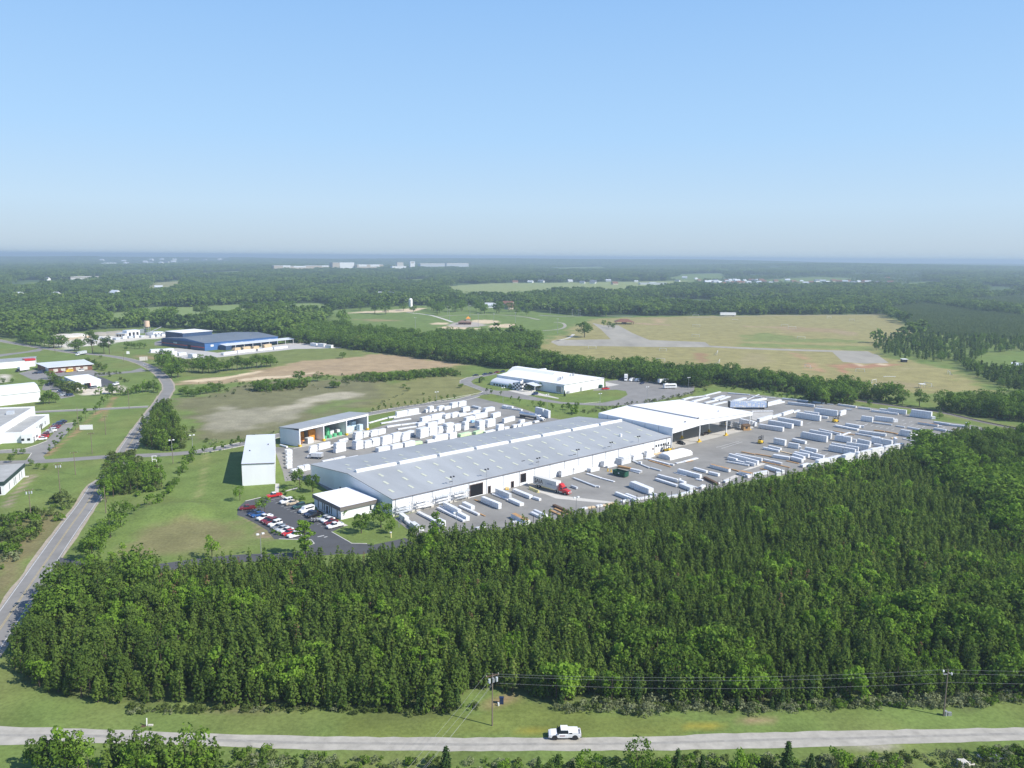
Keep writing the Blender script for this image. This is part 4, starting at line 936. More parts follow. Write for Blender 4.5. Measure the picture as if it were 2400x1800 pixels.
# pipe racks hung along the first bays of the front wall
def rack(k, seed):
    rng = random.Random(seed); X0 = BW*k+.9
    t = thing('wall_rack','steel rack of white pipes on the factory front, %s bay from the corner' % ['first','second','third','fourth'][k],'rack',(*FW(X0,-.75),0),FRZ,'pipe racks along the factory front')
    for q in (0, 3.2, 6.2): MB().box(q,q+.16,0,.16,0,4.4).box(q,q+.16,-.9,0,1.05,1.15).box(q,q+.16,-.9,0,2.15,2.25).box(q,q+.16,-.9,0,3.25,3.35).build('upright','galv',t)
    for lv in (1.16,2.26,3.36):
        b = MB(); n = rng.randint(3,6)
        for i in range(n):
            L = rng.uniform(3,6); x0 = rng.uniform(-.4, 6.8-L); y = -.8+i*.14; b.box(x0,x0+L,y,y+.13,lv,lv+rng.uniform(.12,.5))
        b.build('stored_pipes',rng.choice(['white','wrap','wrapgrey','white']),t)
for k in range(4): rack(k, 40+k)
# ---- white open shed (canopy) joined to its right end
can = thing('open_shed','broad open-sided shed with bright white roof beyond the grey factory roof','building',(*FW(151,0),0),FRZ)
CX, CY, cl, crg, cr = 66.0, 46.0, 9.6, 10.9, 9.0; RX = 21.5
b = MB(); b.yprism([(0,cl),(RX,crg),(CX,cr),(CX,cr+.3),(RX,crg+.3),(0,cl+.3)], -.3, CY); b.build('roof','roofwhite',can)
b = MB(); b.yprism([(0,cl-2.4),(RX,crg-2.6),(CX,cr-1.5),(CX,cr-.02),(RX,crg-.02),(0,cl-.02)], .0, .25); b.build('gable_fascia','white',can)
MB().yprism([(RX-.35,crg+.2),(RX-.35,crg+.75),(RX+.35,crg+.75),(RX+.35,crg+.2)], 2.5, CY-1).build('ridge_vent','galv',can)
b = MB().box(0,.25,0,CY,0,cl); b.build('wall','wallwhite',can)
MB().box(CX-.1,CX+.12,.3,CY,cr-.8,cr).build('eave_beam','white',can)
for k in range(1,6): MB().box(-.1,.02,k*8-.08,k*8+.08,6,cl-.1).build('downspout','galv',can)
def ccol(x, y, h):
    o = MB().box(x-.22,x+.22,y-.22,y+.22,0,h).build('column','white',can)
    MB().box(x-1.3,x+1.3,y-.5,y+.5,.0,.45).box(x-.35,x+.35,y-.35,y+.35,.45,1.5).build('column_guard','yellow',o)
for x_, h in ((21.8,8.3),(44.0,8.6),(64.5,7.9)): ccol(x_, .5, h)
for x_, h in ((21.5,10.6),(43.7,9.6)): ccol(x_, 10.4, h)
for y in (15,30,45): ccol(64.8, y, 8.3)
for x_ in (21.5,43): ccol(x_, 45, 9.2)
MB().box(.3,30,CY-.3,CY,0,8.8).build('back_wall','wallwhite',can)
MB().box(12,12.9,2,2.5,cl+.9,cl+1.4).build('roof_light','dark',can); MB().box(21,22.5,1.5,1.9,crg+.3,crg+.8).build('roof_light','dark',can); MB().box(50,51.3,10,10.4,9.6,10.2).build('roof_light','dark',can)
# ---- front office
of = thing('office_building','single-storey office block with flat white roof and deep brown fascia beside the car park','building',(*FW(-15,8),0),FRZ)
MB().box(0,13.4,.0,18.8,-.2,3.2).build('wall','wallwhite',of)
f = MB(); f.box(-.5,13.9,-.5,19.3,3.1,4.4); f.build('fascia','fascia',of); MB().box(-.35,13.75,-.35,19.15,4.4,4.46).build('roof','roofwhite',of)
MB().box(-.55,13.95,-.55,-.5,4.3,4.48).box(-.55,-.5,-.5,19.3,4.3,4.48).build('roof_edge','trim',of)
def ow(s0,s1,z0,z1,nm='window',m='glass'): return MB().box(-.07,.0,s0,s1,z0,z1).build(nm,m,of)
for s in (2.3,6.3,7.6,11.2,12.4,15.6): ow(s,s+.5,.3,2.9)
d_ = ow(8.9,10.3,.05,2.5,'door','dark'); MB().box(-.1,-.07,9.55,9.65,.1,2.5).build('door_frame','white',d_)
MB().box(11,11.6,-.06,0,1,2.6).build('window','glass',of); MB().box(13.4,15,2.5,3,0,3.6).build('side_wing','fascia',of)
# ---- warehouse A (tall white)
A4 = [(-102.3,293.3),(-90.8,296.6),(-105.0,345.5),(-116.3,341.5)]
wa, L, _ = shed('warehouse','tall narrow white warehouse with pale mono-pitch roof standing alone on the lawn','building',A4,[8.5,8.2,8.2,8.5],'wallwhite','rooflight',over=.25,trim='trim')
MB().box(L[1][0]-.02,L[1][0]+.1,3,3.2,0,8).build('downspout','galv',wa)
for y in (8,19,30,41): MB().box(L[1][0]-y*.02-.1,L[1][0]+.05-y*.02+.06,y,y+4,0,5).build('roller_door','galv',wa)
MB().box(2,2.5,20,20.4,8.3,9.1).build('roof_vent','dark',wa); MB().box(9,9.4,30,30.4,8.3,9.0).build('roof_vent','dark',wa)
# ---- open-front store B
B4 = [(-97.3,356.4),(-72.4,394.2),(-82.2,403.6),(-107.4,365.6)]
rz, BLn = frame(B4[0],B4[1]); sb = thing('storage_shed','open-front white storage shed with grey mono-pitch roof behind the tall warehouse','building',(*B4[0],0),rz); BD = 13.2
b = MB(); b.box(0,.25,0,BD,0,7.6); b.build('end_wall','wallwhite',sb); MB().box(BLn-.25,BLn,0,BD,0,7.6).build('end_wall','wallwhite',sb)
MB().box(0,BLn,BD-.25,BD,0,7.4).build('back_wall','galv',sb)
MB().xprism([(-.4,8.5),(BD+.3,7.5),(BD+.3,7.75),(-.4,8.75)],-.4,BLn+.4).build('roof','roofgrey',sb)
MB().box(0,BLn,-.1,.1,7.2,8.48).build('fascia','white',sb)
for k,x_ in enumerate((.3,15,30,44.6)):
    c_ = MB().box(x_-.25,x_+.25,-.15,.35,0,7.2).build('column','white',sb); MB().box(x_-.6,x_+.6,-.5,.7,0,1.0).build('column_guard','yellow',c_)
MB().box(14.9,15.1,.4,BD-.4,0,7.4).build('partition','white',sb); MB().box(29.9,30.1,.4,BD-.4,0,7.4).build('partition','white',sb)
MB().box(15.3,20.5,8.8,9.0,0,7.2).build('inner_wall','green',sb)
MB().box(0,BLn,0,BD,.0,.06).build('floor_slab','conc',sb)
def BWp(x,y): c,s = math.cos(rz),math.sin(rz); return (B4[0][0]+x*c-y*s, B4[0][1]+x*s+y*c)
def crate(name, label, cat, x, y, w_, d, h, m, z=.06, group=None, kind='box'):
    t = MB()
    if kind == 'box': t.box(0,w_,0,d,.12,h); [t.box(q,q+.12,0,d,0,.12) for q in (0,w_/2-.06,w_-.12)]
    else: t.cyl((w_/2,w_/2,0),(w_/2,w_/2,h),w_/2,12); [t.cyl((w_/2,w_/2,h*q-.03),(w_/2,w_/2,h*q+.03),w_/2+.04,12) for q in (.33,.66)]
    o = t.build(name, m); o.location = (*BWp(x,y), z); o.rotation_euler = (0,0,rz); return tag(o, label, cat, group)
crate('orange_rack_panel','tall orange plywood stack leaning deep inside the open store, left one','stack',6,7,3.2,.9,4.6,'orange'); crate('orange_rack_panel','large orange plywood stack by the first partition in the open store','stack',10.5,5,4,.9,5.2,'orange')
crate('wrapped_pallet','white wrapped pallet at the front of the first bay of the open store','pallet',6.2,1.2,3.4,2.4,2.6,'wrap'); crate('red_crate','dusty red crate heap in the left bay of the open store','crate',2.4,3.2,2.4,1.8,1.8,'brick')
dl = 'front left,front right,middle left,middle right,rear left,rear right,top'.split(',')
for k,(x_,y_,z_) in enumerate(((16.5,1.2,.06),(20,1.3,.06),(23.5,1.6,.06),(27,1.6,.06),(21.5,4.5,.06),(21.5,4.5,1.56),(21.5,4.5,3.06))):
    crate('green_drum','green drum in the middle bay of the open store, '+['leftmost at the front','second at the front','third at the front','rightmost at the front','bottom of the stacked three','middle of the stacked three','top of the stacked three'][k],'drum',x_,y_,2.1,2.1,1.5,'greenlight',z_,'green drums in the open store','cyl')
crate('wrapped_pallet','white wrapped pallet beside the right partition of the middle bay','pallet',27.3,3.6,2.4,2,2.6,'wrap'); crate('wrapped_pallet','small white wrapped pallet behind the green drums','pallet',24,5,2.4,2,2.8,'wrap')
for k,(x_,y_,w_,h) in enumerate(((31,7,3.5,5.5),(34.6,7.5,3.2,4.6),(33,2.5,3.4,3.2),(38.5,4.8,2.8,4.6),(40.5,1.5,2.4,3.0),(38,8,5,5.2))):
    crate('blue_wrapped_pallet','pale blue pallet in the right bay of the open store, '+['at left rear','second at rear','low, front left','tall, middle','low, front right','tall, right rear'][k],'pallet',x_,y_,w_,2.2,h,'wrapblue' if k in (0,1,5) else mat('blue_white_wrap%d'%k,(.55,.7,.8),.5,var=.1),.06,'blue pallets in the open store')
# ---- plant behind the yard
P4 = [(33.5,504.5),(62.5,534.5),(22.0,574.0),(-10.5,545.5)]
pl, L, prz = shed('plant_building','large white plant with shallow white roof, curved office wing and asphalt forecourt','building',P4,[6,6,6,6],'wallwhite','roofwhite',over=.3,trim='galv')
pw, pd = L[1][0], L[3][1]
MB().yprism([(0,6.2),(pw*.36,8.0),(pw,6.2),(pw,6.0),(0,6.0)],.05,pd-.5).build('upper_roof','roofwhite',pl)
MB().yprism([(pw*.36,6.2),(pw*.5,9.2),(pw*.62,9.2),(pw*.84,7.3),(pw*.84,6.2)],pd*.42,pd+6).build('raised_roof','roofwhite',pl)
MB().box(pw*.36,pw*.84,pd-3,pd+6,0,6.1).build('rear_wing','wallwhite',pl)
MB().box(-.06,.0,2,pd-2,2.0,2.5).build('wall_band','galv',pl); MB().box(-.06,0,2,pd-2,.3,1.6).build('wall_base','wrapgrey',pl)
for x_ in (5,7.5,9,12,24,28,30): MB().cyl((x_,8+x_*.3,6.5),(x_,8+x_*.3,9.2),.28,8).build('roof_flue','galv',pl)
for k in range(3): MB().box(-1.1,-.1,1.2+k*1.7,2.4+k*1.7,1.2,4.8).build('silo_duct','galv',pl)
MB().box(16,18,-.08,0,0,2.6).build('door','galv',pl); MB().box(2.5,4.6,-.8,-.1,0,1.6).build('plant_unit','galv',pl); MB().box(36,38,-1.8,-.1,0,2.2).build('skip_bin','green',pl)
for k in range(3): MB().box(30+k*2.6,31.6+k*2.6,pd-12,pd-10,7,8.3).build('roof_unit','white',pl)
ofw = MB(); n = 8
pr = [(0,0)]+[(-7.5+0*i, 0) for i in range(1)]
prof = [(0,0),(0,4.6)]+[(-8.5*math.sin(q),1.6+3*math.cos(q)) for q in [i*math.pi/2/7 for i in range(1,8)]]+[(-8.5,0)]
ofw.yprism(prof, pd-24, pd-1); ofw.build('office_wing','rooflight',pl)
for k in range(7): MB().box(-8.58,-8.5,pd-22+k*2.7,pd-20.4+k*2.7,.3,1.5).build('window','glass',pl)
# chequered entrance block
MB().box(-11,-2,pd-33,pd-25,0,4.6).build('entrance_block','glass',pl)
for i in range(4):
    for j in range(5):
        if (i+j)%2 == 0: MB().box(-11.08,-11,pd-32.9+j*1.58,pd-31.4+j*1.58,.1+i*1.15,1.2+i*1.15).build('facade_panel','white',pl)
for i in range(4):
    for j in range(5):
        if (i+j)%2 == 0: MB().box(-10.9+j*1.75,-9.2+j*1.75,pd-33.08,pd-33,.1+i*1.15,1.2+i*1.15).build('facade_panel','white',pl)
MB().box(-9,-7.6,pd-30,pd-28.6,4.6,5.8).build('roof_unit','white',pl); MB().box(-5.5,-4.2,pd-28,pd-26.7,4.6,6.2).build('roof_unit','white',pl)
MB().xprism([(pd-42,3.8),(pd-34,4.9),(pd-34,5.1),(pd-42,4.0)],-8,-.2).build('entrance_canopy','rooflight',pl)
for q in (-7.6,-1): MB().cyl((q,pd-41.6,0),(q,pd-41.6,3.9),.18,8).build('column','white',pl)
# planter in front
c_ = P('Zq',1080,392); t = thing('planter_bed','round raised flower bed with pale kerb before the plant entrance','planter',(c_.x,c_.y,0))
b = MB(); b.cyl((0,0,0),(0,0,.6),6,24); b.build('kerb_ring','conclight',t); m_broad(901,.9,5,.5,.3,16,30,.4,base=.5).build('flowers',L_SHRUB,t,loc=(0,0,.35))
# ================================================================== STORED GOODS IN THE YARD
def bundle(fr, x1, y1, x2, y2, w_, h, kind='w', name='wrapped_stack', z=0.03):
    """stack whose near long side stands on the ground from (x1,y1) to (x2,y2); w_ deep, h high, built of strapped packs on bearers"""
    a, b_ = P(fr,x1,y1), P(fr,x2,y2); d = b_-a; L = d.length; rz = math.atan2(d.y,d.x)
    if -math.sin(rz)*a.x+math.cos(rz)*a.y < 0: a, b_ = b_, a; rz += math.pi    # depth grows away from the viewer
    rng = random.Random(int(x1*7+y1*13+x2)); m = MB()
    nl = max(1, round(h/.85)); ns = max(1, round(L/(5.2 if h > .7 else 7))); lh = (h-.12)/nl
    for k in range(int(L/1.6)+1):
        q = min(L-.12, k*1.6); m.box(q, q+.12, .03, w_-.03, 0, .13, 1)
    cut = [0]+[L*(i+rng.uniform(-.08,.08))/ns for i in range(1,ns)]+[L]
    prev = None
    for j in range(nl):
        z0 = .12+j*lh; last = j == nl-1
        for i in range(ns):
            p, q = cut[i], cut[i+1]
            if last and nl > 1 and ns > 2 and rng.random() < .12: continue
            e0 = rng.uniform(-.04,.05)+(.25*j*rng.random() if i == 0 and h > 1.2 else 0); e1 = rng.uniform(-.04,.05)
            o0, o1 = rng.uniform(-.05,.05), rng.uniform(-.05,.05); s = .03; top = 2 if (kind in 'tb' and last) else 0
            x0, x1_, y0, y1_ = p+e0+.02, q-e1-.02, o0, w_+o1; zt = z0+lh*rng.uniform(.94,1.0) if not last else z0+lh*rng.uniform(.9,1.02)
            m.add([(x0,y0,z0),(x1_,y0,z0),(x1_,y1_,z0),(x0,y1_,z0),(x0,y0,zt-s),(x1_,y0,zt-s),(x1_,y1_,zt-s),(x0,y1_,zt-s),(x0+s,y0+s,zt),(x1_-s,y0+s,zt),(x1_-s,y1_-s,zt),(x0+s,y1_-s,zt)],
                  [(0,3,2,1),(0,1,5,4),(1,2,6,5),(2,3,7,6),(3,0,4,7),(4,5,9,8),(5,6,10,9),(6,7,11,10),(7,4,8,11)], 0)
            m.add([(x0+s,y0+s,zt+.001),(x1_-s,y0+s,zt+.001),(x1_-s,y1_-s,zt+.001),(x0+s,y1_-s,zt+.001)], [(0,1,2,3)], top)
    mats = {'w':['wrap','dunnage','wrap'],'t':['wrap','dunnage','wood'],'b':['wood','dunnage','wood'],'g':['wrapgrey','dunnage','wrapgrey'],'n':['wrapgreen','dunnage','wrap'],
            'u':['wrapblue','dunnage','wrapblue'],'d':['wooddark','dunnage','wood'],'p':['woodlight','dunnage','woodlight']}[kind]
    o = m.build(name, mats); o.location = (a.x,a.y,z); o.rotation_euler = (0,0,rz)
    o['px'] = (FR[fr][0]+(x1+x2)/2*FR[fr][2]/FR[fr][3]); return o
ADJ = lambda k, h, L: ('tall' if h > 2.3 else 'low' if h < 1.0 else 'mid-height')+' '+('long' if L > 11 else 'short' if L < 6 else '')
def row(where, grp, specs, fr):
    made = []
    for s in specs:
        f, q = (s[0], s[1:]) if isinstance(s[0], str) else (fr, s)
        k = q[6] if len(q) > 6 else 'w'
        nm = {'b':'lumber_stack','d':'lumber_stack','p':'lumber_stack'}.get(k,'wrapped_stack')
        o = bundle(f, *q[:6], k, nm); made.append((o['px'], o, k, q[5], (P(f,q[0],q[1])-P(f,q[2],q[3])).length)); del o['px']
    # sorted as one sees them
    made.sort(key=lambda t: t[0])
    for i, (_, o, k, h, L) in enumerate(made):
        c = {'w':'white wrapped','t':'white brown-topped','b':'brown timber','g':'grey-toned wrapped','n':'pale green wrapped','u':'blue wrapped','d':'dark timber','p':'pale timber'}[k]
        sz = 'tall' if h > 2.3 else 'low' if h < 1.0 else 'mid-height'
        tag(o, '%s %s stack, %s %s' % (sz, c, ordinal(i, len(made)), where), 'stack', grp)
row('in the front yard near the office corner','stacks in the front yard by the wall racks',[
 (225,745,500,962,1.6,1.8),(455,900,560,955,1.3,1.1),(500,680,890,885,1.3,.85),(800,800,905,850,1.0,1.35),(800,612,1200,810,1.25,.8),(835,590,1240,790,.5,1.1),(895,605,1255,800,1.3,2.5),
 (1135,580,1430,715,1.0,.75),(1185,560,1330,630,1.5,1.5),(1395,662,1530,722,.6,.25,'b'),(1475,500,1745,615,1.35,2.1),(1370,470,1450,500,.6,.25,'b'),(1640,390,1880,482,1.2,.55),(1690,380,1905,475,1.2,2.4),(1890,492,2070,572,1.8,1.15)],'N1')
row('in the front yard around the red lorry','stacks in the front yard around the lorry',[
 (135,610,395,718,1.6,1.25),(440,715,545,748,1.1,.95),(110,1005,330,1120,1.8,1.7,'t'),(405,945,570,1020,1.1,.9),(450,915,640,1000,1.0,1.0),(690,895,880,985,1.0,.45,'b'),(745,830,1040,965,1.1,.9,'d'),(760,870,1000,980,.9,.4,'b'),
 (1050,405,1400,540,1.0,.55,'g'),(1400,535,1460,545,.7,.7),(1255,335,1480,410,.9,.45),(1470,405,1680,462,.9,.4),(1020,535,1110,570,.8,.9,'g'),(1915,530,2212,650,2.4,2.3),(1690,655,2010,780,1.1,1.3),(1850,680,2050,760,1.0,1.4),
 (1740,235,1930,268,1.3,.8,'b'),(1590,247,1730,215,1.4,.9),(1930,288,2090,325,1.3,1.1),(1930,292,2070,330,.6,.4)],'N2')
row('standing against the factory front wall','stacks against the factory front wall',[
 (880,388,1060,342,1.5,2.7),(1065,340,1245,296,1.5,2.6),(1330,315,1465,285,1.4,1.6),(1270,300,1330,312,1.3,1.7),(1525,235,1690,188,1.8,2.6),(1810,202,1945,168,2.8,3.3),(1700,185,1800,205,1.4,2.9,'g'),('N3',285,525,435,500,1.7,2.4),('N3',485,472,600,448,1.7,2.8)],'N2')
row('in the middle of the front yard','stacks in the middle of the front yard',[
 (300,960,470,1022,.6,.5),(530,1052,640,1065,1.2,.9),(650,772,965,860,1.2,1.25),(970,850,1060,885,1.2,1.2),(615,820,945,930,1.25,.95),(980,920,1150,990,2.2,1.5),(1090,890,1300,955,.9,.3),(955,710,1300,802,1.4,1.8),(900,708,1090,762,.7,.2),(1235,815,1340,835,1.1,.5),
 (1200,660,1395,714,1.3,1.05),(1430,730,1580,766,1.4,1.2),(1450,625,1740,702,1.4,1.5,'t'),(1780,660,1890,690,.9,.4,'b'),(1895,735,2085,778,2.0,1.6,'t'),(1855,720,2040,792,.8,.5),(1350,795,1545,893,1.3,.95,'d'),
 (500,500,830,590,1.1,.55),(510,520,850,622,.9,.25,'b'),(840,585,900,600,.8,.7),(265,530,525,642,.9,.5,'g'),(540,640,700,685,.8,.55,'g'),(355,575,405,585,1.0,1.3),(950,572,1080,545,1.0,.4),(1080,548,1280,495,1.3,.5),(1100,548,1210,525,.8,.25,'b'),(600,440,735,415,1.4,.6,'p'),(490,505,620,455,1.3,.6)],'N3')
row('in near rows of the right yard','stacks in near rows of the right yard',[
 (25,1025,440,1132,1.2,1.4),(20,1068,355,1130,.8,.75),(45,1000,485,1115,1.2,2.1),(140,985,550,1062,1.1,1.7),(240,912,440,952,1.0,.35,'b'),(450,945,685,985,1.0,.35,'b'),(565,868,810,916,1.2,1.1),(650,842,838,886,1.2,1.2),
 (715,995,975,1038,2.2,1.4),(985,1030,1160,1078,1.4,1.7),(1015,985,1190,1040,1.2,1.8),(570,1045,850,1112,1.1,1.05),(545,1062,760,1105,1.0,.25,'b'),(770,1105,975,1152,1.0,.25,'b'),(590,1165,860,1250,1.6,1.6),(525,1168,780,1228,.8,.3,'b'),
 (1040,960,1265,1002,1.3,1.8),(1120,925,1490,1018,1.1,1.7),(1285,1012,1455,1050,1.2,1.2),(830,905,1050,958,1.0,.35,'p'),(920,1050,1110,1090,.9,.25,'b')],'N4')
row('in centre rows of the right yard','stacks in centre rows of the right yard',[
 (730,782,905,817,1.5,2.8),(945,840,1112,867,1.3,2.4),(1112,862,1152,866,1.2,1.2),(1010,745,1215,792,1.5,1.5),(1205,885,1390,922,1.2,1.7),(1140,690,1538,767,1.5,3.2),(1262,650,1605,715,1.2,3.0),(1420,588,1745,658,1.2,1.2),(1640,590,1960,655,.9,.3,'b'),
 (1660,735,1910,778,1.4,3.0),(1790,660,1920,620,1.1,.5),(1565,890,1785,930,1.2,2.9),(1790,930,1972,965,1.2,2.9),(1600,855,2020,925,1.1,2.8)],'N4')
row('beside the white open shed','stacks beside the white open shed',[
 (495,545,872,603,1.9,2.3),(645,490,1012,556,1.9,2.5),(790,450,1147,517,1.9,2.7),(520,460,720,400,1.6,2.0),(725,402,880,352,1.5,1.3),(1075,385,1437,443,1.7,3.3),(1190,335,1420,362,1.3,2.0),(885,362,1042,312,1.4,1.9),(1045,318,1142,288,1.4,.9),
 (1345,325,1702,372,1.6,3.5),(1752,362,1842,336,1.2,2.7),(1470,395,1562,406,1.3,1.3),('N6',985,665,1195,712,1.6,2.6),('N6',1225,716,1262,712,1.5,2.4)],'N4')
row('along the far fence of the right yard','stacks along the far fence of the right yard',[
 (860,105,1090,130,2,.9,'g'),(1100,130,1285,155,2,.9,'g'),(945,185,1350,228,1.9,1.6,'g'),(1340,155,1498,180,1.4,.9,'g'),(1390,222,1490,228,1.3,.7,'g'),(1550,185,1650,192,1.2,.5,'g'),(1710,198,1988,238,1.3,1.2),(1840,270,1930,275,1.3,.8,'g'),
 ('N5',330,250,520,270,1.3,1.0,'g'),('N5',530,295,940,347,1.2,1.2),('N5',655,290,1062,342,1.5,2.7),('N5',1115,365,1442,410,1.9,4.1),('N5',1450,412,1512,414,1.4,1.7),('N5',1480,475,1720,512,1.8,1.2,'g'),('N5',1730,512,1985,542,1.8,1.1,'g')],'N4')
row('in far rows of the right yard','stacks in far rows of the right yard',[
 ('N4',1660,525,2012,588,2.0,1.0),('N4',1825,508,2045,548,1.4,1.5),('N4',2050,540,2112,546,1.3,1.3),(368,432,547,458,1.3,2.9),(575,425,868,462,1.4,2.5),(880,460,938,458,1.2,1.9),(560,472,845,508,1.1,.8,'g'),(900,522,1035,542,1.1,.7,'g'),(1240,482,1545,527,1.3,1.3,'t'),(1560,520,1610,525,1,.5),
 (1080,548,1288,584,1.0,.9),(950,652,1132,684,1.2,3.1),(940,640,1115,668,.6,.4),(1480,570,1665,602,1.5,1.1,'g'),(1685,600,1775,615,1.3,.8,'g'),(1755,562,1970,592,1.0,.3,'b'),(570,585,730,605,1.2,.5,'b'),(740,605,920,640,1.2,.5,'b'),
 (285,640,655,705,.9,.8),(340,620,752,678,1.5,1.5),(300,795,505,842,1.2,3.0),(130,850,490,905,1.2,3.0),(515,772,690,805,1.3,3.2),(690,805,838,836,1.3,3.2),(860,765,890,800,1.1,3.0),(1005,712,1212,758,1.0,.45),(850,705,945,690,1.0,.4,'p'),(240,755,300,765,1,1.5),(560,820,690,840,1.1,1.4)],'N5')
row('along the near edge of the right yard','stacks along the near edge of the right yard',[
 (315,1055,528,1002,1.5,3.9),(533,1000,722,962,1.5,4.0),(727,962,880,930,1.5,4.0),(884,930,1030,905,1.5,4.0),('N4',1820,1085,1965,1045,2.0,3.6),('N4',1415,1128,1590,1092,1.8,2.5),('N4',1595,1092,1770,1048,1.8,2.5),('N4',1180,1150,1290,1125,1.4,1.3),('N4',1300,1150,1400,1125,1.4,1.4),('N4',450,1290,660,1250,1.4,1.5),('N4',780,1280,850,1275,1.4,1.6),
 (1120,862,1320,828,1.6,1.6),(1205,660,1240,652,1.2,1.2),(1610,728,1750,698,1.4,.7),(2010,670,2065,660,1.3,.6)],'N5')
row('low against the near yard fence','low stacks against the near yard fence',[
 ('N1',1420,925,1555,895,1.2,.6),('N1',1975,832,2080,812,1.2,.6),('N2',155,1092,255,1072,1.2,.5),('N2',240,1125,420,1085,1.2,.8),('N2',1190,892,1290,868,1.2,.7),('N2',1295,868,1405,848,1.2,.5,'p'),('N2',1430,850,1520,832,1.2,.7),('N2',1525,832,1700,792,1.2,.5,'p'),('N2',1810,778,1935,755,1.3,.8),
 (390,1128,590,1088,1.2,.8),(120,1170,245,1142,1.2,.7),(825,1105,985,1072,1.3,.9),(1018,1062,1270,1012,1.3,1.0),(1330,960,1390,925,1.3,1.0),(1560,890,1612,875,1.2,.6),(1690,865,1775,842,1.3,.9),(1830,890,1870,876,1.2,.6),(2030,790,2130,765,1.4,1.2)],'N3')
row('in the plank stacks behind the white shed','plank stacks behind the white shed',[
 (150,318,300,278,2,.7),(300,278,470,258,1.6,.5),(480,255,720,195,1.6,.6),(300,350,420,318,2.2,.8),(420,318,545,280,2.2,.8),(490,368,680,322,2.0,.7),(620,310,780,258,2,.8),(700,322,865,268,2,.7),(600,400,815,350,1.8,.8),(925,342,1110,298,2.2,1.0),(1120,315,1305,228,.8,.3),
 (1190,345,1415,308,2.2,1.1),(1430,410,1690,352,1.6,.9),(1425,385,1640,330,1.6,1.2),(1190,495,1512,490,1.2,.6),(820,215,1150,240,2,.6,'g'),(1170,260,1330,275,1.6,.5,'g'),(1400,275,1540,285,1.5,.4)],'N6')
row('in near rows of the back yard','stacks in near rows of the back yard',[
 (430,537,550,507,1.3,3.0),(562,500,747,455,1.3,3.0),(745,440,810,420,1,.6),(825,540,985,505,2.2,4.4),(885,400,1005,370,1.4,1.5),(1132,490,1250,467,3.4,4.0),(1125,345,1240,318,2.2,3.8),(1268,470,1380,445,2,3.4),(1382,445,1505,420,2,3.9),(1248,308,1360,280,1.8,2.8),(1365,292,1480,265,1.8,3.0),(1482,265,1590,236,1.8,2.6),
 (1535,427,1690,387,2,4.2),(1695,387,1830,352,2,4.4),(1842,362,1960,330,2,4.0),(1945,305,2025,275,2.4,3.0),(1478,530,1660,490,2.6,2.0),(1687,495,1850,458,2.6,2.2),(1882,458,2040,420,2.4,2.4),(1965,425,2150,395,2.0,1.3,'n'),
 (630,685,800,648,1.1,.9),(803,648,975,610,1.1,.9),(985,618,1170,580,.8,.35),(165,850,255,830,1.6,1.6),(265,832,350,812,1.8,2.3),(352,812,440,792,1.8,2.3)],'N7')
row('in middle rows of the back yard','stacks in middle rows of the back yard',[
 (162,645,295,607,3.0,4.8),(302,602,428,577,2.4,4.2),(435,572,545,547,2.4,3.5),(562,562,680,535,2.6,4.7),(690,540,785,515,2.2,3.6),(835,520,905,500,2.2,4.3),(1060,490,1155,468,3.2,3.9),(1187,475,1310,445,3.0,3.9),(862,400,1000,368,2.2,2.8),(1002,352,1190,312,2.2,2.8),(950,402,992,390,1.2,1.4,'u'),
 (1350,527,1440,505,2,3.1),(1450,505,1525,487,1.6,1.2),(385,692,590,655,2.2,2.9),(275,712,385,692,1.8,1.4),(612,655,722,630,2.2,2.9),(775,622,945,585,2.4,1.5,'n'),(1010,582,1150,545,2.2,1.5,'n'),(1160,560,1310,525,1.8,.8),(1065,540,1150,520,2,2.6),(1585,482,1640,468,1.6,1.6),(1655,472,1720,455,1.6,1.6),(1725,460,1870,425,1.6,1.5),(1690,412,1760,392,1.6,1.8),(1910,402,1978,388,1.5,1.0),(1440,412,1610,366,1.5,2.7)],'N8')
row('in far rows of the back yard','stacks in far rows of the back yard',[
 (192,402,330,370,2,2.9),(333,370,540,328,2,3.1),(545,345,650,320,2,2.6),(653,330,755,302,2,2.7),(130,462,275,428,2,1.9),(280,478,428,445,2,2.4),(432,425,535,402,2,2.2),(757,312,1080,243,1.6,1.7),('Zr',160,352,490,300,1.2,.8),('Zr',225,392,380,368,1.2,.9),('Zr',383,368,560,345,1.2,.8),('Zr',345,417,550,386,1.2,.8),
 (250,247,300,233,1.6,2.0),(305,243,370,225,1.8,3.3),(372,237,430,215,1.6,1.0),(447,222,530,200,2,2.7),(533,212,630,187,2,1.9),(642,182,738,160,2.2,3.2),(748,160,868,136,2.2,2.9),(817,237,922,215,2,2.6),('Zr',327,277,450,255,1.6,3.1),('Zr',453,255,577,233,1.6,3.1),('Zr',300,290,600,238,1.2,.6),
 (940,165,1050,190,2,1.2,'g'),(1152,240,1300,215,2.6,2.3),(1275,337,1390,300,1.8,2.6),(1405,175,1480,190,2,1.8),(1485,190,1560,198,2,1.8),(1565,198,1630,210,1.5,.9),(1635,210,1700,220,1.5,1.0),(1905,268,2030,300,1.4,4.3),(2035,302,2115,332,1.4,4.3),('Z6',980,345,1140,300,1.2,.6),('Z6',1150,300,1210,290,1.4,.9)],'N8')
row('in the column of packs beside the tall warehouse','column of packs beside the tall warehouse',[(85,778,168,768,3.2,1.4),(84,722,168,712,3.2,1.6),(83,668,168,658,3.2,1.7),(84,612,168,602,3.2,1.7),(86,560,168,548,3.2,1.9)],'N7')
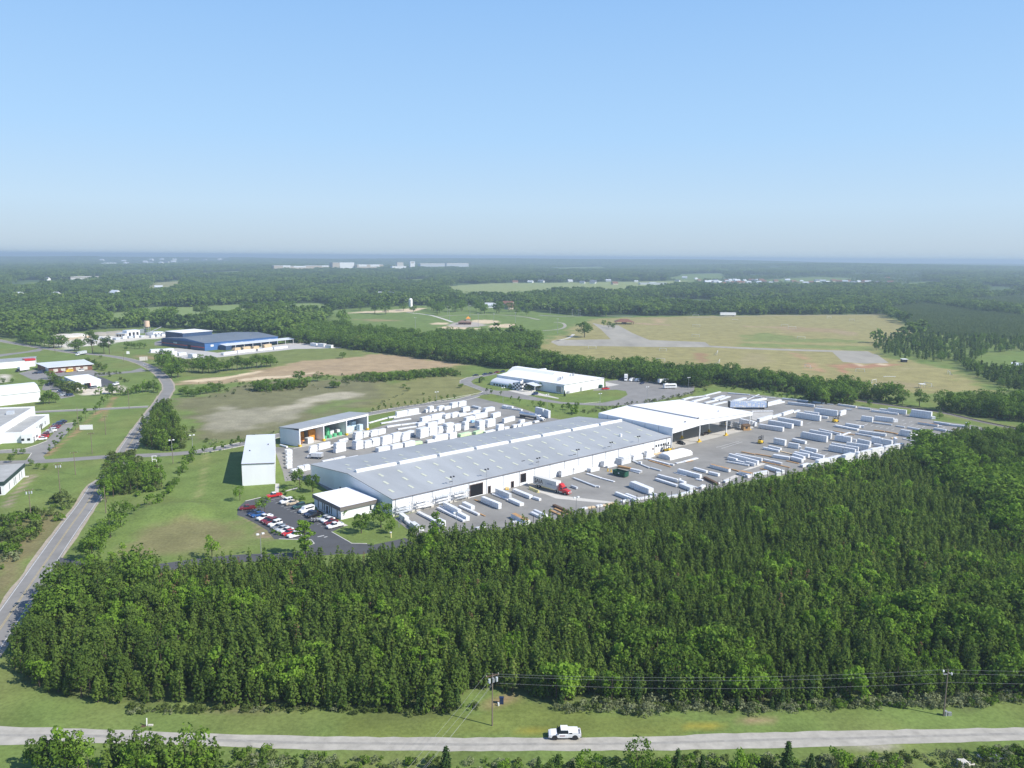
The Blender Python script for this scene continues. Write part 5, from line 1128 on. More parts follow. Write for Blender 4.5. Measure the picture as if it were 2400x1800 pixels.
row('stored outside the blue works','stacks stored outside the blue works',[(1120,322,1230,305,3,2.2),(1235,305,1380,290,3,2.4),(1400,288,1520,275,3,2),(1530,275,1640,262,3,2.2),(1210,300,1260,292,3,4,'p'),(1280,290,1340,283,3,4,'p'),(1360,282,1410,275,3,3.6,'p'),(1450,270,1510,262,3,4,'p'),(1820,245,1870,250,4,3),(1880,252,1930,256,4,3.4),(1940,262,1990,265,4,3),
 (530,300,620,295,6,2.6),(630,300,720,292,6,3),(690,330,745,325,6,4),(760,325,820,318,5,2.4),(830,340,870,345,4,3.4)],'BL')
row('lying about the concrete works','block stacks at the concrete works',[(1270,300,1330,298,5,1.6,'g'),(1350,310,1400,306,5,1.4,'g'),(1420,318,1480,312,5,1.8),(1500,318,1560,312,5,2.2,'g'),(1590,300,1650,297,6,2.6),(1670,296,1730,292,6,2.2,'g'),(1750,290,1800,287,6,2.8),(1830,285,1870,282,5,2,'g'),
 (1960,285,2010,282,6,2.4),(2030,280,2080,276,6,2.8,'g'),(2100,268,2150,264,6,2.4),(2160,255,2200,250,6,3),(1200,330,1260,327,5,1.2,'g'),(1120,285,1170,282,5,1.4,'p')],'LB')
# ---- tarpaulin-covered pile, plastic roll, skip, wooden kiosk
a, b_ = P('N3',850,515), P('N3',1190,432); d = b_-a; L = d.length; rz = math.atan2(d.y,d.x); W_ = 6.5
t = thing('tarped_pile','large pile under a white tarpaulin by the factory end windows','pile',(a.x,a.y,.03),rz)
rng = random.Random(5); b = MB(); secs = []
for i in range(13):
    x_ = L*i/12; hh_ = 2.5*(1 if 0 < i < 12 else .82)+rng.uniform(-.1,.1); s = .35 if i in (0,12) else 0
    secs.append([(x_,0,0),(x_,.02,hh_*.62+rng.uniform(-.08,.08)),(x_,1.0,hh_*.93),(x_,W_*.32,hh_+rng.uniform(-.08,.1)),(x_,W_*.7,hh_*1.02+rng.uniform(-.08,.1)),(x_,W_-1,hh_*.92),(x_,W_,hh_*.6),(x_,W_,0)])
o = b.loft(secs).build('tarpaulin','white',t); fix_normals(o.data); MB().box(-.25,.0,.4,W_-.4,0,1.5).build('stack_end','wrapgrey',t)
def skip(fr, x1,y1,x2,y2, w_, h, lab):
    a, b_ = P(fr,x1,y1), P(fr,x2,y2); d = b_-a; L = d.length; t = thing('rubbish_skip',lab,'skip',(a.x,a.y,.03),math.atan2(d.y,d.x))
    b = MB()
    for q in ((0,L,0,.12),(0,L,w_-.12,w_),(0,.12,.12,w_-.12),(L-.12,L,.12,w_-.12)): b.box(*q,.3,h)
    b.box(.12,L-.12,.12,w_-.12,.3,.4); b.build('body','green',t)
    r = MB()
    for k in range(7): q = .1+k*(L-.3)/6; r.box(q,q+.12,-.12,0,.3,h-.1)
    r.box(-.08,L+.08,-.14,.0,h-.12,h+.04).box(-.08,L+.08,w_,w_+.12,h-.12,h+.04); r.build('rib','green',t)
    for k in (.5,L-.8):
        for y in (.4,w_-.4): MB().cyl((k,y-.1,.18),(k,y+.1,.18),.18,8).build('wheel','dark',t)
    MB().box(.2,L-.2,.2,w_-.2,.4,h*.62).build('rubbish','wooddark',t)
    MB().box(L*.45,L*.56,-.16,-.14,h*.5,h*.72).build('label_plate','white',t)
skip('N2',1665,345,1850,392,2.5,2.2,'dark green open rubbish skip standing in the front yard')
a = P('N6',1060,778); t = thing('timber_kiosk','small brown timber kiosk at the corner of the white open shed','hut',(a.x,a.y,.04),math.atan2(.2,.9))
rzk = t.rotation_euler.z
MB().box(0,3.6,0,3,0,2.3).build('wall','wood',t); b = MB(); b.xprism([(-.3,2.3),(1.5,3.1),(3.3,2.3),(3.3,2.45),(1.5,3.28),(-.3,2.45)],-.3,3.9); b.build('roof','wooddark',t)
MB().box(3.6,3.66,.6,1.5,.1,2.0).build('door','wooddark',t); MB().box(1,2.2,-.05,0,1,1.9).build('window','glass',t)
# racks and machines under the open shed
for k,(a_,b2,c_,d_,lab) in enumerate(((690,700,860,725,'left'),(880,735,1000,752,'right'))):
    a, b_ = P('N6',a_,b2), P('N6',c_,d_); dd = b_-a; L = dd.length; t = thing('storage_rack','grey steel rack of white packs under the open shed, %s one'%lab,'rack',(a.x,a.y,.04),math.atan2(dd.y,dd.x))
    for q in (0,L/2,L): MB().box(q-.08,q+.08,0,.16,0,3.4).box(q-.08,q+.08,1.4,1.56,0,3.4).build('upright','galv',t)
    for lv in (.3,1.3,2.3): MB().box(-.1,L+.1,0,1.6,lv,lv+.12).build('shelf','galv',t); MB().box(.3,L*.45,.1,1.4,lv+.12,lv+.8).box(L*.55,L-.3,.1,1.4,lv+.12,lv+.7).build('stored_packs','wrap',t)
a = P('N6',440,860); t = thing('flat_trailer','dark flat trailer parked in the shade of the open shed','trailer',(a.x,a.y,.04),.75)
MB().box(0,6,0,2.2,.8,1.0).build('deck','wooddark',t); MB().box(.2,.35,0,2.2,1.0,1.5).build('headboard','galv',t)
for q in (.8,4.8):
    for y in (.1,1.9): MB().cyl((q,y,.42),(q,y+.3,.42),.42,10).build('wheel','rubber',t)
# conveyor of long roll, loading dock ramp bits
def cylthing(name, lab, cat, a, b_, r, m, g=None):
    o = MB().cyl((0,0,0),b_-a,r,12).build(name,m); o.location = a+Vector((0,0,r+.03)); return tag(o,lab,cat,g)
cylthing('plastic_pipe','fat white pipe lying on the lawn edge beside the tall warehouse','pipe',P('N7',-20,425),P('N7',85,455),.45,'white')
cylthing('wrapped_roll','pale wrapped roll on top of the packs near the storage shed','roll',P('N7',870,385,2.6),P('N7',1000,350,2.6),.8,'wrap')
t = MB().box(0,6,-.25,.25,0,1.0).box(0,6,-.6,.6,0,.15); o = t.build('dock_barrier','yellowpale'); a, b_ = P('N2',395,560), P('N2',490,600); o.location = a; o.rotation_euler = (0,0,math.atan2((b_-a).y,(b_-a).x)); tag(o,'pale yellow concrete barrier block beside the lorry bay','barrier')
for i,(fr,x_,y_,s) in enumerate((('N1',1890,308,''),('N1',1862,310,''),('N2',1590,290,''),('N2',1640,300,''),('N3',870,360,''),('N3',905,362,''))):
    p = P(fr,x_,y_); o = MB().cyl((0,0,0),(0,0,1.1),.22,10).box(-.35,.35,-.35,.35,0,.12).build('bollard','yellow'); o.location = p
    tag(o,'yellow guard bollard '+['right of the pair at the first loading door','left of the pair at the first loading door','left of the pair by the green skip','right of the pair by the green skip','left of the pair at the factory end','right of the pair at the factory end'][i],'bollard','yellow guard bollards')
# ---- fence of tall dark posts along the near edge of the yard
FEN = smoothline(PP('N1',[(1000,1000),(1350,950),(1850,895),(2150,840)])+PP('N2',[(880,1010),(1230,960),(1700,860)])+PP('N3',[(340,1150),(870,1095),(1300,1010),(1650,905),(1850,860),(2100,810)])+PP('N4',[(850,1270),(950,1245)]), 3.2)
t = thing('yard_fence','tall fence of dark posts and thin wires along the near yard edge','fence',(FEN[0].x,FEN[0].y,0))
for i, p in enumerate(FEN[:96]):
    q = p-FEN[0]; MB().box(q.x-.09,q.x+.09,q.y-.09,q.y+.09,0,2.7).build('post','dark',t)
b = MB()
for zz in (.7,1.5,2.3): b.tube([Vector((p.x-FEN[0].x,p.y-FEN[0].y,zz)) for p in FEN[:96]], .02, 3)
b.build('wire','galv',t)
F2 = smoothline(PP('N1',[(225,890),(290,800),(340,860),(470,970),(600,1060)]), 3); t = thing('gate_fence','pale chain-link gate fence at the yard corner near the office','fence',(F2[0].x,F2[0].y,0))
for p in F2: q = p-F2[0]; MB().cyl((q.x,q.y,0),(q.x,q.y,2.0),.06,6).build('post','galv',t)
b = MB()
for zz in (.1,.55,1.0,1.45,1.95): b.tube([Vector((p.x-F2[0].x,p.y-F2[0].y,zz)) for p in F2], .03, 3)
b.build('rails','galv',t)
# ================================================================== VEHICLES
def paint(n, c): return mat('paint_'+n, c, .3, spec=.6, var=.02, scale=3)
PT_C = dict(white=paint('white',(.8,.8,.8)), silver=paint('silver',(.45,.47,.48)), grey=paint('grey',(.18,.19,.2)), black=paint('black',(.012,.012,.015)), navy=paint('navy',(.015,.03,.09)), blue=paint('blue',(.02,.09,.28)),
  red=paint('red',(.5,.02,.02)), maroon=paint('maroon',(.2,.012,.03)), darkred=paint('darkred',(.17,.02,.025)), green=paint('green',(.03,.08,.07)), tan=paint('tan',(.5,.42,.3)), yellow=M['yellow'])
LENS = mat('lamp_lens',(.75,.75,.72),.15,spec=.6); TAIL = mat('tail_lens',(.4,.01,.01),.3)
def sec(x, hw, z0, z1, c=.1): return [(x,-hw,z0),(x,hw,z0),(x,hw,z1-c),(x,hw-c,z1),(x,-hw+c,z1),(x,-hw,z1-c)]
CM = {}
def car_meshes(kind):
    if kind in CM: return CM[kind]
    b = MB(); g = MB(); r = MB(); extra = []
    if kind == 'sedan':
        b.loft([sec(x,hw,z0,z1) for x,hw,z0,z1 in ((-2.42,.76,.35,.78),(-2.3,.86,.3,.94),(-1.3,.9,.22,.97),(.8,.9,.22,.95),(2.05,.86,.25,.84),(2.35,.78,.3,.7))])
        g.loft([[(-1.85,-.8,.94),(1.05,-.8,.94),(1.05,.8,.94),(-1.85,.8,.94)],[(-1.15,-.64,1.4),(.2,-.64,1.4),(.2,.64,1.4),(-1.15,.64,1.4)]])
        r.box(-1.18,.24,-.66,.66,1.39,1.45); wb, wr, hf, zf, hr = 1.38,.32,2.33,.62,-2.42
    elif kind == 'suv':
        b.loft([sec(x,hw,z0,z1) for x,hw,z0,z1 in ((-2.35,.86,.45,1.05),(-2.25,.92,.35,1.12),(.9,.93,.32,1.12),(2.05,.9,.35,1.02),(2.35,.84,.42,.85))])
        g.loft([[(-2.28,-.86,1.11),(1.0,-.86,1.11),(1.0,.86,1.11),(-2.28,.86,1.11)],[(-2.05,-.72,1.72),(.25,-.72,1.72),(.25,.72,1.72),(-2.05,.72,1.72)]])
        r.box(-2.1,.3,-.75,.75,1.71,1.8)
        for q in (-1.2,-.15): r.box(q-.06,q+.06,-.84,.84,1.1,1.72)
        wb, wr, hf, zf, hr = 1.4,.37,2.33,.78,-2.37
    elif kind == 'van':
        b.loft([sec(x,hw,z0,z1,.15) for x,hw,z0,z1 in ((-2.7,.92,.4,2.05),(-2.6,.97,.35,2.12),(1.2,.97,.35,2.1),(1.75,.95,.35,1.35),(2.5,.92,.38,1.15),(2.65,.86,.42,.9))])
        g.box(-2.3,.9,-.985,.985,1.35,1.85); g.add([(1.24,-.86,2.0),(1.74,-.86,1.36),(1.74,.86,1.36),(1.24,.86,2.0)],[(0,1,2,3)]); r.box(-2.5,1.1,-.8,.8,2.11,2.16); wb, wr, hf, zf, hr = 1.65,.36,2.63,.8,-2.72
    else:
        b.loft([sec(x,hw,z0,z1) for x,hw,z0,z1 in ((-.55,.94,.4,1.12),(1.3,.94,.4,1.1),(2.4,.92,.42,1.02),(2.75,.86,.48,.9))])
        b.box(-2.75,-.55,-.92,.92,.45,.72).box(-2.75,-.55,-.94,-.82,.72,1.1).box(-2.75,-.55,.82,.94,.72,1.1).box(-2.8,-2.7,-.94,.94,.5,1.1)
        g.loft([[(-.6,-.86,1.1),(1.35,-.86,1.1),(1.35,.86,1.1),(-.6,.86,1.1)],[(-.5,-.72,1.68),(.65,-.72,1.68),(.65,.72,1.68),(-.5,.72,1.68)]])
        r.box(-.55,.7,-.75,.75,1.67,1.77); wb, wr, hf, zf, hr = 1.75,.38,2.72,.82,-2.8
    bm_ = b.mesh(kind+'_body', PT_C['white']); fix_normals(bm_); gm_ = g.mesh(kind+'_windows','glass'); fix_normals(gm_)
    w_ = MB().cyl((0,-.12,0),(0,.12,0),wr,14); ri = MB().cyl((0,-.13,0),(0,.13,0),wr*.6,10)
    CM[kind] = (bm_, gm_, r.mesh(kind+'_roof',PT_C['white']), w_.mesh('tyre','rubber'), ri.mesh('rim','steel'), wb, wr, hf, zf, hr)
    return CM[kind]
LAMP = MB().box(-.06,.03,-.2,.2,-.1,.1).mesh('headlight',LENS); TLAMP = MB().box(-.03,.05,-.12,.12,-.15,.15).mesh('taillight',TAIL)
PCOL = {}
def ob(name, me, parent, loc=(0,0,0)):
    o = bpy.data.objects.new(name, me); COL.objects.link(o); o.parent = parent; o.location = loc; return o
def painted(me, col):
    if (me.name,col) not in PCOL: m2 = me.copy(); m2.materials.clear(); m2.materials.append(PT_C[col]); PCOL[(me.name,col)] = m2
    return PCOL[(me.name,col)]
def car(kind, col, p, rz, label, group=None, name=None, roofcol=None, cat='car', lean=True):
    b, g, r, w_, ri, wb, wr, hf, zf, hr = car_meshes(kind)
    t = thing(name or {'sedan':'parked_car','suv':'parked_car','van':'parked_van','pickup':'pickup_truck'}[kind], label, cat, (p.x,p.y,p.z+.04), rz, group)
    ob('body', painted(b,col), t); ob('windows', g, t); ob('roof', painted(r,roofcol or col), t)
    for sx in (-1,1):
        for sy in (-.78,.78): k = ob('wheel', w_, t, (wb*sx,sy,wr)); ob('rim', ri, k)
    for sy in (-.6,.6): ob('headlight', LAMP, t, (hf,sy,zf)); ob('taillight', TLAMP, t, (hr,sy*1.2,zf+.1))
    return t
def carp(fr, x1,y1,x2,y2, kind, col, label, group=None, **k):
    """front of the car at (x1,y1), tail at (x2,y2), read along its near side"""
    a, b_ = P(fr,x1,y1), P(fr,x2,y2); d = a-b_; d.normalize(); n = Vector((-d.y,d.x,0)); n = n if n.y > 0 else -n
    c = (a+b_)/2+n*.9; c.z = T(c.x,c.y); return car(kind, col, c, math.atan2(d.y,d.x), label, group, **k)
G1, G2 = 'cars in the outer row of the office car park', 'cars in the row along the office'
carp('PK',60,800,430,768,'pickup','darkred','dark red pickup with tan sills in the far corner of the office car park',G1,cat='pickup')
carp('PK',330,955,600,880,'sedan','navy','dark navy car under the round parking tree, next to the mid-blue car',G1)
carp('PK',430,1000,700,925,'sedan','blue','mid-blue saloon in the outer row beside the dark navy car',G1)
carp('PK',555,1105,960,985,'pickup','white','white pickup in the outer row between the blue and maroon cars',G1,cat='pickup')
carp('PK',670,1155,1000,1055,'sedan','maroon','maroon saloon in the outer row, the one next to the white pickup',G1)
carp('PK',770,1215,1090,1115,'suv','darkred','dark red SUV in the outer row, on the lower side of the maroon saloon',G1)
carp('PK',880,1275,1220,1170,'suv','white','white SUV in the middle of the outer row',G1)
carp('PK',975,1345,1310,1245,'sedan','grey','dark grey saloon with pale roof in the outer row behind the low shrub',G1,roofcol='silver')
carp('PK',1090,1400,1390,1310,'sedan','silver','silver saloon in the outer row, right of the dark grey one',G1)
carp('PK',1190,1460,1540,1350,'sedan','white','white saloon in the outer row next to the red car',G1)
carp('PK',1260,1520,1600,1410,'sedan','red','bright red saloon in the outer row before the last white SUV',G1)
carp('PK',1440,1580,1750,1500,'suv','white','white SUV at the near end of the outer row by the columnar tree',G1)
carp('PK',820,460,1180,400,'pickup','red','bright red pickup with white cab roof at the end of the concrete path',G2,roofcol='white',cat='pickup')
carp('PK',1205,625,1500,560,'suv','white','white SUV at the far end of the office row',G2)
carp('PK',1345,665,1650,605,'sedan','tan','pale tan saloon second in the office row',G2)
carp('PR',40,615,330,545,'suv','green','dark green SUV in the office row before the white van',G2)
carp('PR',265,760,620,665,'van','white','white passenger van with dark side windows before the office',G2,cat='van')
carp('PR',400,850,740,740,'sedan','navy','dark navy saloon squeezed between the white van and black pickup',G2)
carp('PR',480,920,910,800,'pickup','black','black pickup parked before the office entrance',G2,cat='pickup')
carp('PR',880,1015,1190,910,'sedan','silver','silver saloon in the office row right of the motorcycles',G2)
carp('PR',985,1070,1310,965,'sedan','white','white saloon in the office row second from the near end',G2)
carp('PR',1060,1140,1400,1040,'sedan','darkred','dark red saloon half hidden behind the white pickup by the office',G2)
carp('PR',1120,1270,1590,1160,'pickup','white','white pickup at the near end of the office row beside the lawn',G2,cat='pickup')
def bike(p, rz, lab):
    t = thing('motorcycle', lab, 'motorcycle', (p.x,p.y,.05), rz, 'motorcycles by the office')
    for x_ in (-.7,.7): MB().cyl((x_,-.07,.32),(x_,.07,.32),.32,12).build('wheel','rubber',t)
    MB().loft([sec(x,hw,z0,z1,.04) for x,hw,z0,z1 in ((-.9,.12,.6,.8),(-.3,.18,.4,.85),(.3,.2,.35,1.0),(.7,.14,.5,.9))]).build('body',PT_C['silver'],t)
    MB().box(-.8,-.1,-.16,.16,.82,.92).build('seat','dark',t); MB().cyl((.5,-.38,1.08),(.5,.38,1.08),.03,6).build('handlebar','steel',t)
d_ = P('PR',800,960)-P('PR',520,1010); rzb = math.atan2(d_.y,d_.x)
for i,(x_,y_) in enumerate(((560,1010),(660,1015),(740,995))): bike(P('PR',x_,y_),rzb+1.2,'motorcycle standing before the office, '+['nearest the black pickup','middle one of three','nearest the silver saloon'][i])
G3 = 'cars before the white two-level office'
for i,(x1,y1,x2,y2,k,c,lab) in enumerate(((470,1398,600,1388,'sedan','white','white saloon nearest the lawn corner at the white office'),(505,1370,615,1360,'sedan','red','bright red car behind the nearest white one at the white office'),(530,1348,625,1338,'suv','darkred','dark red SUV third from the lawn corner at the white office'),
   (585,1312,680,1300,'sedan','silver','silver car in the middle of the row at the white office'),(620,1290,722,1278,'suv','white','white SUV in the middle of the row at the white office'),(660,1258,750,1246,'sedan','maroon','maroon car beyond the white SUV at the white office'),(680,1232,770,1222,'sedan','darkred','dark red car in the far half of the row at the white office'),
   (705,1208,795,1198,'suv','navy','navy SUV in the far half of the row at the white office'),(745,1190,830,1180,'sedan','black','black car near the far end of the row at the white office'),(770,1172,845,1164,'sedan','navy','last navy car at the far end of the row at the white office'))): carp('Zl',x1,y1,x2,y2,k,c,lab,G3)
G4 = 'cars in the car park of the white hall'
for i,(x1,y1,x2,y2,k,c) in enumerate(((725,992,790,970,'sedan','white'),(760,1000,830,980,'sedan','navy'),(790,1022,860,1005,'sedan','grey'),(800,1045,880,1028,'sedan','silver'),(850,1050,930,1032,'sedan','black'),(890,1048,960,1030,'sedan','navy'))):
    carp('LB',x1,y1,x2,y2,k,c,'%s car in the hall car park behind the hedge, %s' % (c, ordinal(i,6)),G4)
carp('LB',600,905,690,890,'sedan','navy','navy car half hidden by the hedge in the hall car park',G4); carp('LB',1480,905,1550,890,'suv','white','white SUV on the dark tarmac right of the small workshop')
carp('LB',1165,945,1200,940,'sedan','black','black car by the workshop door, left of two'); carp('LB',1205,950,1250,940,'suv','grey','dark grey SUV by the workshop wall, right of two')
carp('LB',1845,655,1895,640,'sedan','silver','silver saloon driving round the bend of the road',name='moving_car')
for i,(x_,y_,c,k) in enumerate(((450,755,'black','sedan'),(500,752,'navy','sedan'),(760,742,'maroon','sedan'),(880,735,'yellow','van'),(1030,725,'white','suv'),(530,740,'grey','suv'))): carp('LB',x_,y_,x_+50,y_-6,k,c,'%s %s parked at the brick unit, %s along its front' % (c,'van' if k=='van' else 'car',ordinal([0,1,3,4,5,2][i],6)),'cars at the brick unit')
G5 = 'dark cars behind the plant office'
for i,(x1,y1,x2,y2,c) in enumerate(((512,240,560,236,'black'),(612,230,665,222,'navy'),(672,222,722,214,'black'),(740,208,792,200,'darkred'),(812,200,852,192,'navy'))): carp('Zq',x1,y1,x2,y2,'sedan',c,'dark car behind the plant office wing, %s'%ordinal(i,5),G5)
carp('Zq',1145,448,1215,436,'suv','navy','navy SUV stopped on the road before the plant entrance'); carp('Zq',1975,382,1905,388,'pickup','red','red pickup at the side wall of the plant',cat='pickup')
carp('Z3',705,918,732,915,'pickup','navy','dark pickup at the back of the plant forecourt, leftmost vehicle there',cat='pickup'); carp('Z3',770,925,795,920,'van','white','white van on the plant forecourt, left of two vans',cat='van'); carp('Z3',808,925,832,922,'van','white','white van on the plant forecourt, right of two vans',cat='van'); carp('Z3',835,945,866,936,'sedan','navy','dark blue car alone on the plant forecourt')
carp('N6',155,1005,20,965,'sedan','black','black saloon parked in front of the open shed')
# generic box vehicle
def lorry(fr, x1,y1,x2,y2, label, cabcol, boxm, L1, h=3.4, cat='truck', name='box_truck', group=None):
    a, b_ = P(fr,x1,y1), P(fr,x2,y2); d = (a-b_); Ltot = d.length; rz = math.atan2(d.y,d.x); n = Vector((-math.sin(rz),math.cos(rz),0)); n = n if n.y > 0 else -n
    c = b_+n*1.25; t = thing(name,label,cat,(c.x,c.y,.04),rz,group)
    MB().box(0,Ltot-L1,-1.2,1.2,1.0,h).build('box_body',boxm,t); MB().box(0,Ltot-.3,-.5,.5,.6,1.0).build('chassis','dark',t)
    x0 = Ltot-L1+.15
    cb = MB().loft([sec(x,1.05,z0,z1,.15) for x,z0,z1 in ((x0,.55,2.3),(x0+.8,.5,2.35),(x0+1.15,.5,1.55),(Ltot-.15,.5,1.35),(Ltot,.5,1.1))]).build('cab',PT_C[cabcol],t); fix_normals(cb.data)
    g = MB().box(x0+.1,x0+.75,-1.07,1.07,1.5,2.05); g.add([(x0+.84,-.9,2.28),(x0+1.18,-.9,1.58),(x0+1.18,.9,1.58),(x0+.84,.9,2.28)],[(0,1,2,3)]); g.build('windscreen','glass',t)
    for x_ in (1.2,2.2,Ltot-1.1) if Ltot > 7 else (1.2,Ltot-1.1):
        for y in (-1.0,1.0): k = MB().cyl((x_,y-.15,.48),(x_,y+.15,.48),.48,12).build('wheel','rubber',t); MB().cyl((x_,y-.16,.48),(x_,y+.16,.48),.26,10).build('rim','steel',k)
    for y in (-.75,.75): MB().box(Ltot-.08,Ltot+.03,y-.15,y+.15,.75,.95).build('headlight',LENS,t)
    return t
lorry('N7',385,620,605,633,'small white box truck parked in the back yard','white','wrap',1.9,2.6)
lorry('LB',228,735,385,712,'white box truck parked left of the brick unit','black','white',2.2,3.6)
lorry('LB',1010,520,1130,498,'long truck with white nose driving on the road past the brick unit','white','wrapgrey',2.6,3.2)
lorry('Z3',748,925,752,905,'white lorry seen from the front at the back of the plant forecourt','white','white',2.4,4.2)
# motorhome on the plant forecourt
a, b_ = P('Z3',985,972), P('Z3',1035,965); t = thing('motorhome','white motorhome with grey stripe parked on the forecourt edge','motorhome',(a.x,a.y+1,.04),.25)
MB().loft([sec(x,1.2,.6,z1,.2) for x,z1 in ((0,3.2),(8.6,3.2),(9,2.6))]).build('body','white',t); MB().box(.5,8,-1.23,1.23,1.7,2.4).build('window','glass',t); MB().box(.2,8.8,-1.24,1.24,1.0,1.2).build('stripe','wrapgrey',t); MB().box(1,3,-.6,.6,3.2,3.6).build('roof_unit','white',t)
for x_ in (1.6,7): MB().cyl((x_,-1.1,.5),(x_,1.1,.5),.5,12).build('wheel','rubber',t)
a = P('Z3',955,945); t = thing('box_trailer','white box trailer behind the motorhome','trailer',(a.x,a.y+3,.04),.5); MB().box(0,8,-1.2,1.2,1,3.6).build('body','white',t); MB().box(0,8,-.5,.5,.6,1).build('chassis','dark',t)
for x_ in (1,6.5): MB().cyl((x_,-1.1,.5),(x_,1.1,.5),.5,12).build('wheel','rubber',t)
# ---- the red lorry with its long grey trailer
a, b_ = P('N2',455,522), P('N2',975,668); d = b_-a; LT = d.length; rz = math.atan2(d.y,d.x); print('lorry', LT)
rzv = Vector((-math.sin(rz),math.cos(rz),0)); c = a+rzv*1.3; s_ = LT/19.0
t = thing('articulated_lorry','red lorry with long grey lettered trailer backed to the factory dock','lorry',(c.x,c.y,.04),rz)
TL = LT-5.6
M['trailer'] = mat('trailer_grey',(.5,.52,.53),.5,var=.05,scale=.4,stretch=(6,1,1)); M['trailertop'] = mat('trailer_roof',(.66,.64,.58),.6,var=.06,scale=.5)
MB().box(0,TL,-1.3,1.3,1.15,4.1).build('trailer_body','trailer',t); MB().box(-.02,TL+.02,-1.31,1.31,4.1,4.16).build('trailer_roof','trailertop',t)
MB().box(TL,TL+.06,-1.3,1.3,1.15,4.1).build('trailer_front','white',t)
MB().box(-.06,0,-1.3,1.3,1.15,4.1).build('trailer_doors','dark',t); MB().box(.3,TL-.4,-.5,.5,.85,1.15).build('trailer_chassis','dark',t)
MB().box(4.2,TL-2.2,-1.28,-1.2,.7,1.05).build('side_rail','yellowpale',t)
for x_ in (1.6,2.9,TL-.4,TL+.8,LT-1.3):
    for y in (-1.05,1.05): k = MB().cyl((x_,y-.22,.52),(x_,y+.22,.52),.52,14).build('wheel','rubber',t); MB().cyl((x_,y-.23,.52),(x_,y+.23,.52),.28,10).build('rim','steel',k)
cb = MB().loft([sec(x,hw,z0,z1,.18) for x,hw,z0,z1 in ((TL+1.0,1.15,.75,2.7),(TL+2.6,1.18,.7,2.75),(TL+3.35,1.15,.7,2.05),(TL+3.5,1.05,.6,1.95),(LT-.5,1.0,.55,1.7),(LT,.9,.55,1.3))]).build('cab','red',t); fix_normals(cb.data)
fr_ = MB().loft([sec(x,hw,z0,z1,.12) for x,hw,z0,z1 in ((TL+1.1,1.0,2.7,3.75),(TL+1.9,.98,2.7,3.6),(TL+2.7,.8,2.7,2.85))]).build('roof_fairing','red',t); fix_normals(fr_.data)
g = MB(); g.add([(TL+2.66,-1.0,2.68),(TL+3.38,-1.0,2.06),(TL+3.38,1.0,2.06),(TL+2.66,1.0,2.68)],[(0,1,2,3)]); g.box(TL+1.9,TL+2.6,-1.2,1.2,1.75,2.4); g.build('windscreen','glass',t)
for y in (-.7,.7): MB().box(LT-.2,LT+.04,y-.2,y+.2,.95,1.25).build('headlight',LENS,t)
MB().box(LT-.02,LT+.05,-.4,.4,.7,1.5).build('grille','steel',t); MB().box(TL+1.0,TL+2.8,-1.2,-1.0,.5,1.0).build('fuel_tank','steel',t)
for y in (-1.0,1.0): MB().cyl((TL+.9,y,.9),(TL+.9,y,3.9),.08,8).build('exhaust_stack','steel',t)
for y in (-1.35,1.35): MB().box(TL+2.9,TL+3.0,y-.12,y+.12,1.9,2.5).build('mirror','dark',t)
def lettering(parent, txt, size, loc, rot, m, ext=.01, name='lettering'):
    c = bpy.data.curves.new(name,'FONT'); c.body = txt; c.size = size; c.extrude = ext; c.materials.append(M[m] if isinstance(m,str) else m); c.align_x = 'LEFT'
    c.offset = .012*size
    tmp = bpy.data.objects.new('tmp', c); me = bpy.data.meshes.new_from_object(tmp); bpy.data.objects.remove(tmp)
    o = bpy.data.objects.new(name, me); COL.objects.link(o); o.parent = parent; o.location = loc; o.rotation_euler = rot; return o
lettering(t,'SAIA',2.15,(.55,-1.33,2.0),(R_(90),0,0),mat('letter_dark',(.055,.03,.03),.6))
MB().box(.6,1.6,-1.325,-1.31,1.62,1.78).box(2.0,4.6,-1.325,-1.31,1.62,1.72).build('small_lettering','trim',t)
bl_ = mat('letter_blue',(.26,.3,.38),.6)
b = MB(); b.box(6.45,6.6,-1.325,-1.31,2.2,3.2).box(6.1,6.6,-1.325,-1.31,2.05,2.2)
for k in range(5): x_ = 7.0+k*.55; b.box(x_,x_+.42,-1.325,-1.31,2.3,2.95)
for k in range(3): x_ = 10.0+k*.7; b.box(x_,x_+.3,-1.325,-1.31,2.3,2.65)
b.build('slogan_lettering',bl_,t)
# ---- tanker
a, b_ = P('N8',1660,318), P('N8',2030,382); d = b_-a; LT = d.length; rz = math.atan2(d.y,d.x); n = Vector((-math.sin(rz),math.cos(rz),0)); c = a+n*1.3
t = thing('tanker_lorry','white lorry pulling a shiny cylindrical tank trailer in the back yard','lorry',(c.x,c.y,.04),rz); TL = LT-5.6
b = MB().cyl((.4,0,2.3),(TL,0,2.3),1.15,18); b.cyl((0,0,2.3),(.4,0,2.3),.8,18,1.15); b.cyl((TL,0,2.3),(TL+.4,0,2.3),1.15,18,.8); b.build('tank',mat('polished_steel',(.62,.64,.66),.25,metal=.7),t,smooth=False)
MB().box(.3,TL,-.5,.5,.8,1.25).build('trailer_chassis','dark',t); MB().box(TL*.3,TL*.6,-.4,.4,3.4,3.6).build('tank_walkway','galv',t)
for x_ in (1.2,2.5,TL-.2,TL+1.0,LT-1.3):
    for y in (-1.05,1.05): k = MB().cyl((x_,y-.22,.52),(x_,y+.22,.52),.52,14).build('wheel','rubber',t); MB().cyl((x_,y-.23,.52),(x_,y+.23,.52),.28,10).build('rim','steel',k)
cb = MB().loft([sec(x,hw,z0,z1,.18) for x,hw,z0,z1 in ((TL+1.2,1.15,.75,3.0),(TL+2.6,1.18,.7,2.9),(TL+3.35,1.15,.7,2.05),(LT-.5,1.0,.55,1.75),(LT,.9,.55,1.3))]).build('cab','white',t); fix_normals(cb.data)
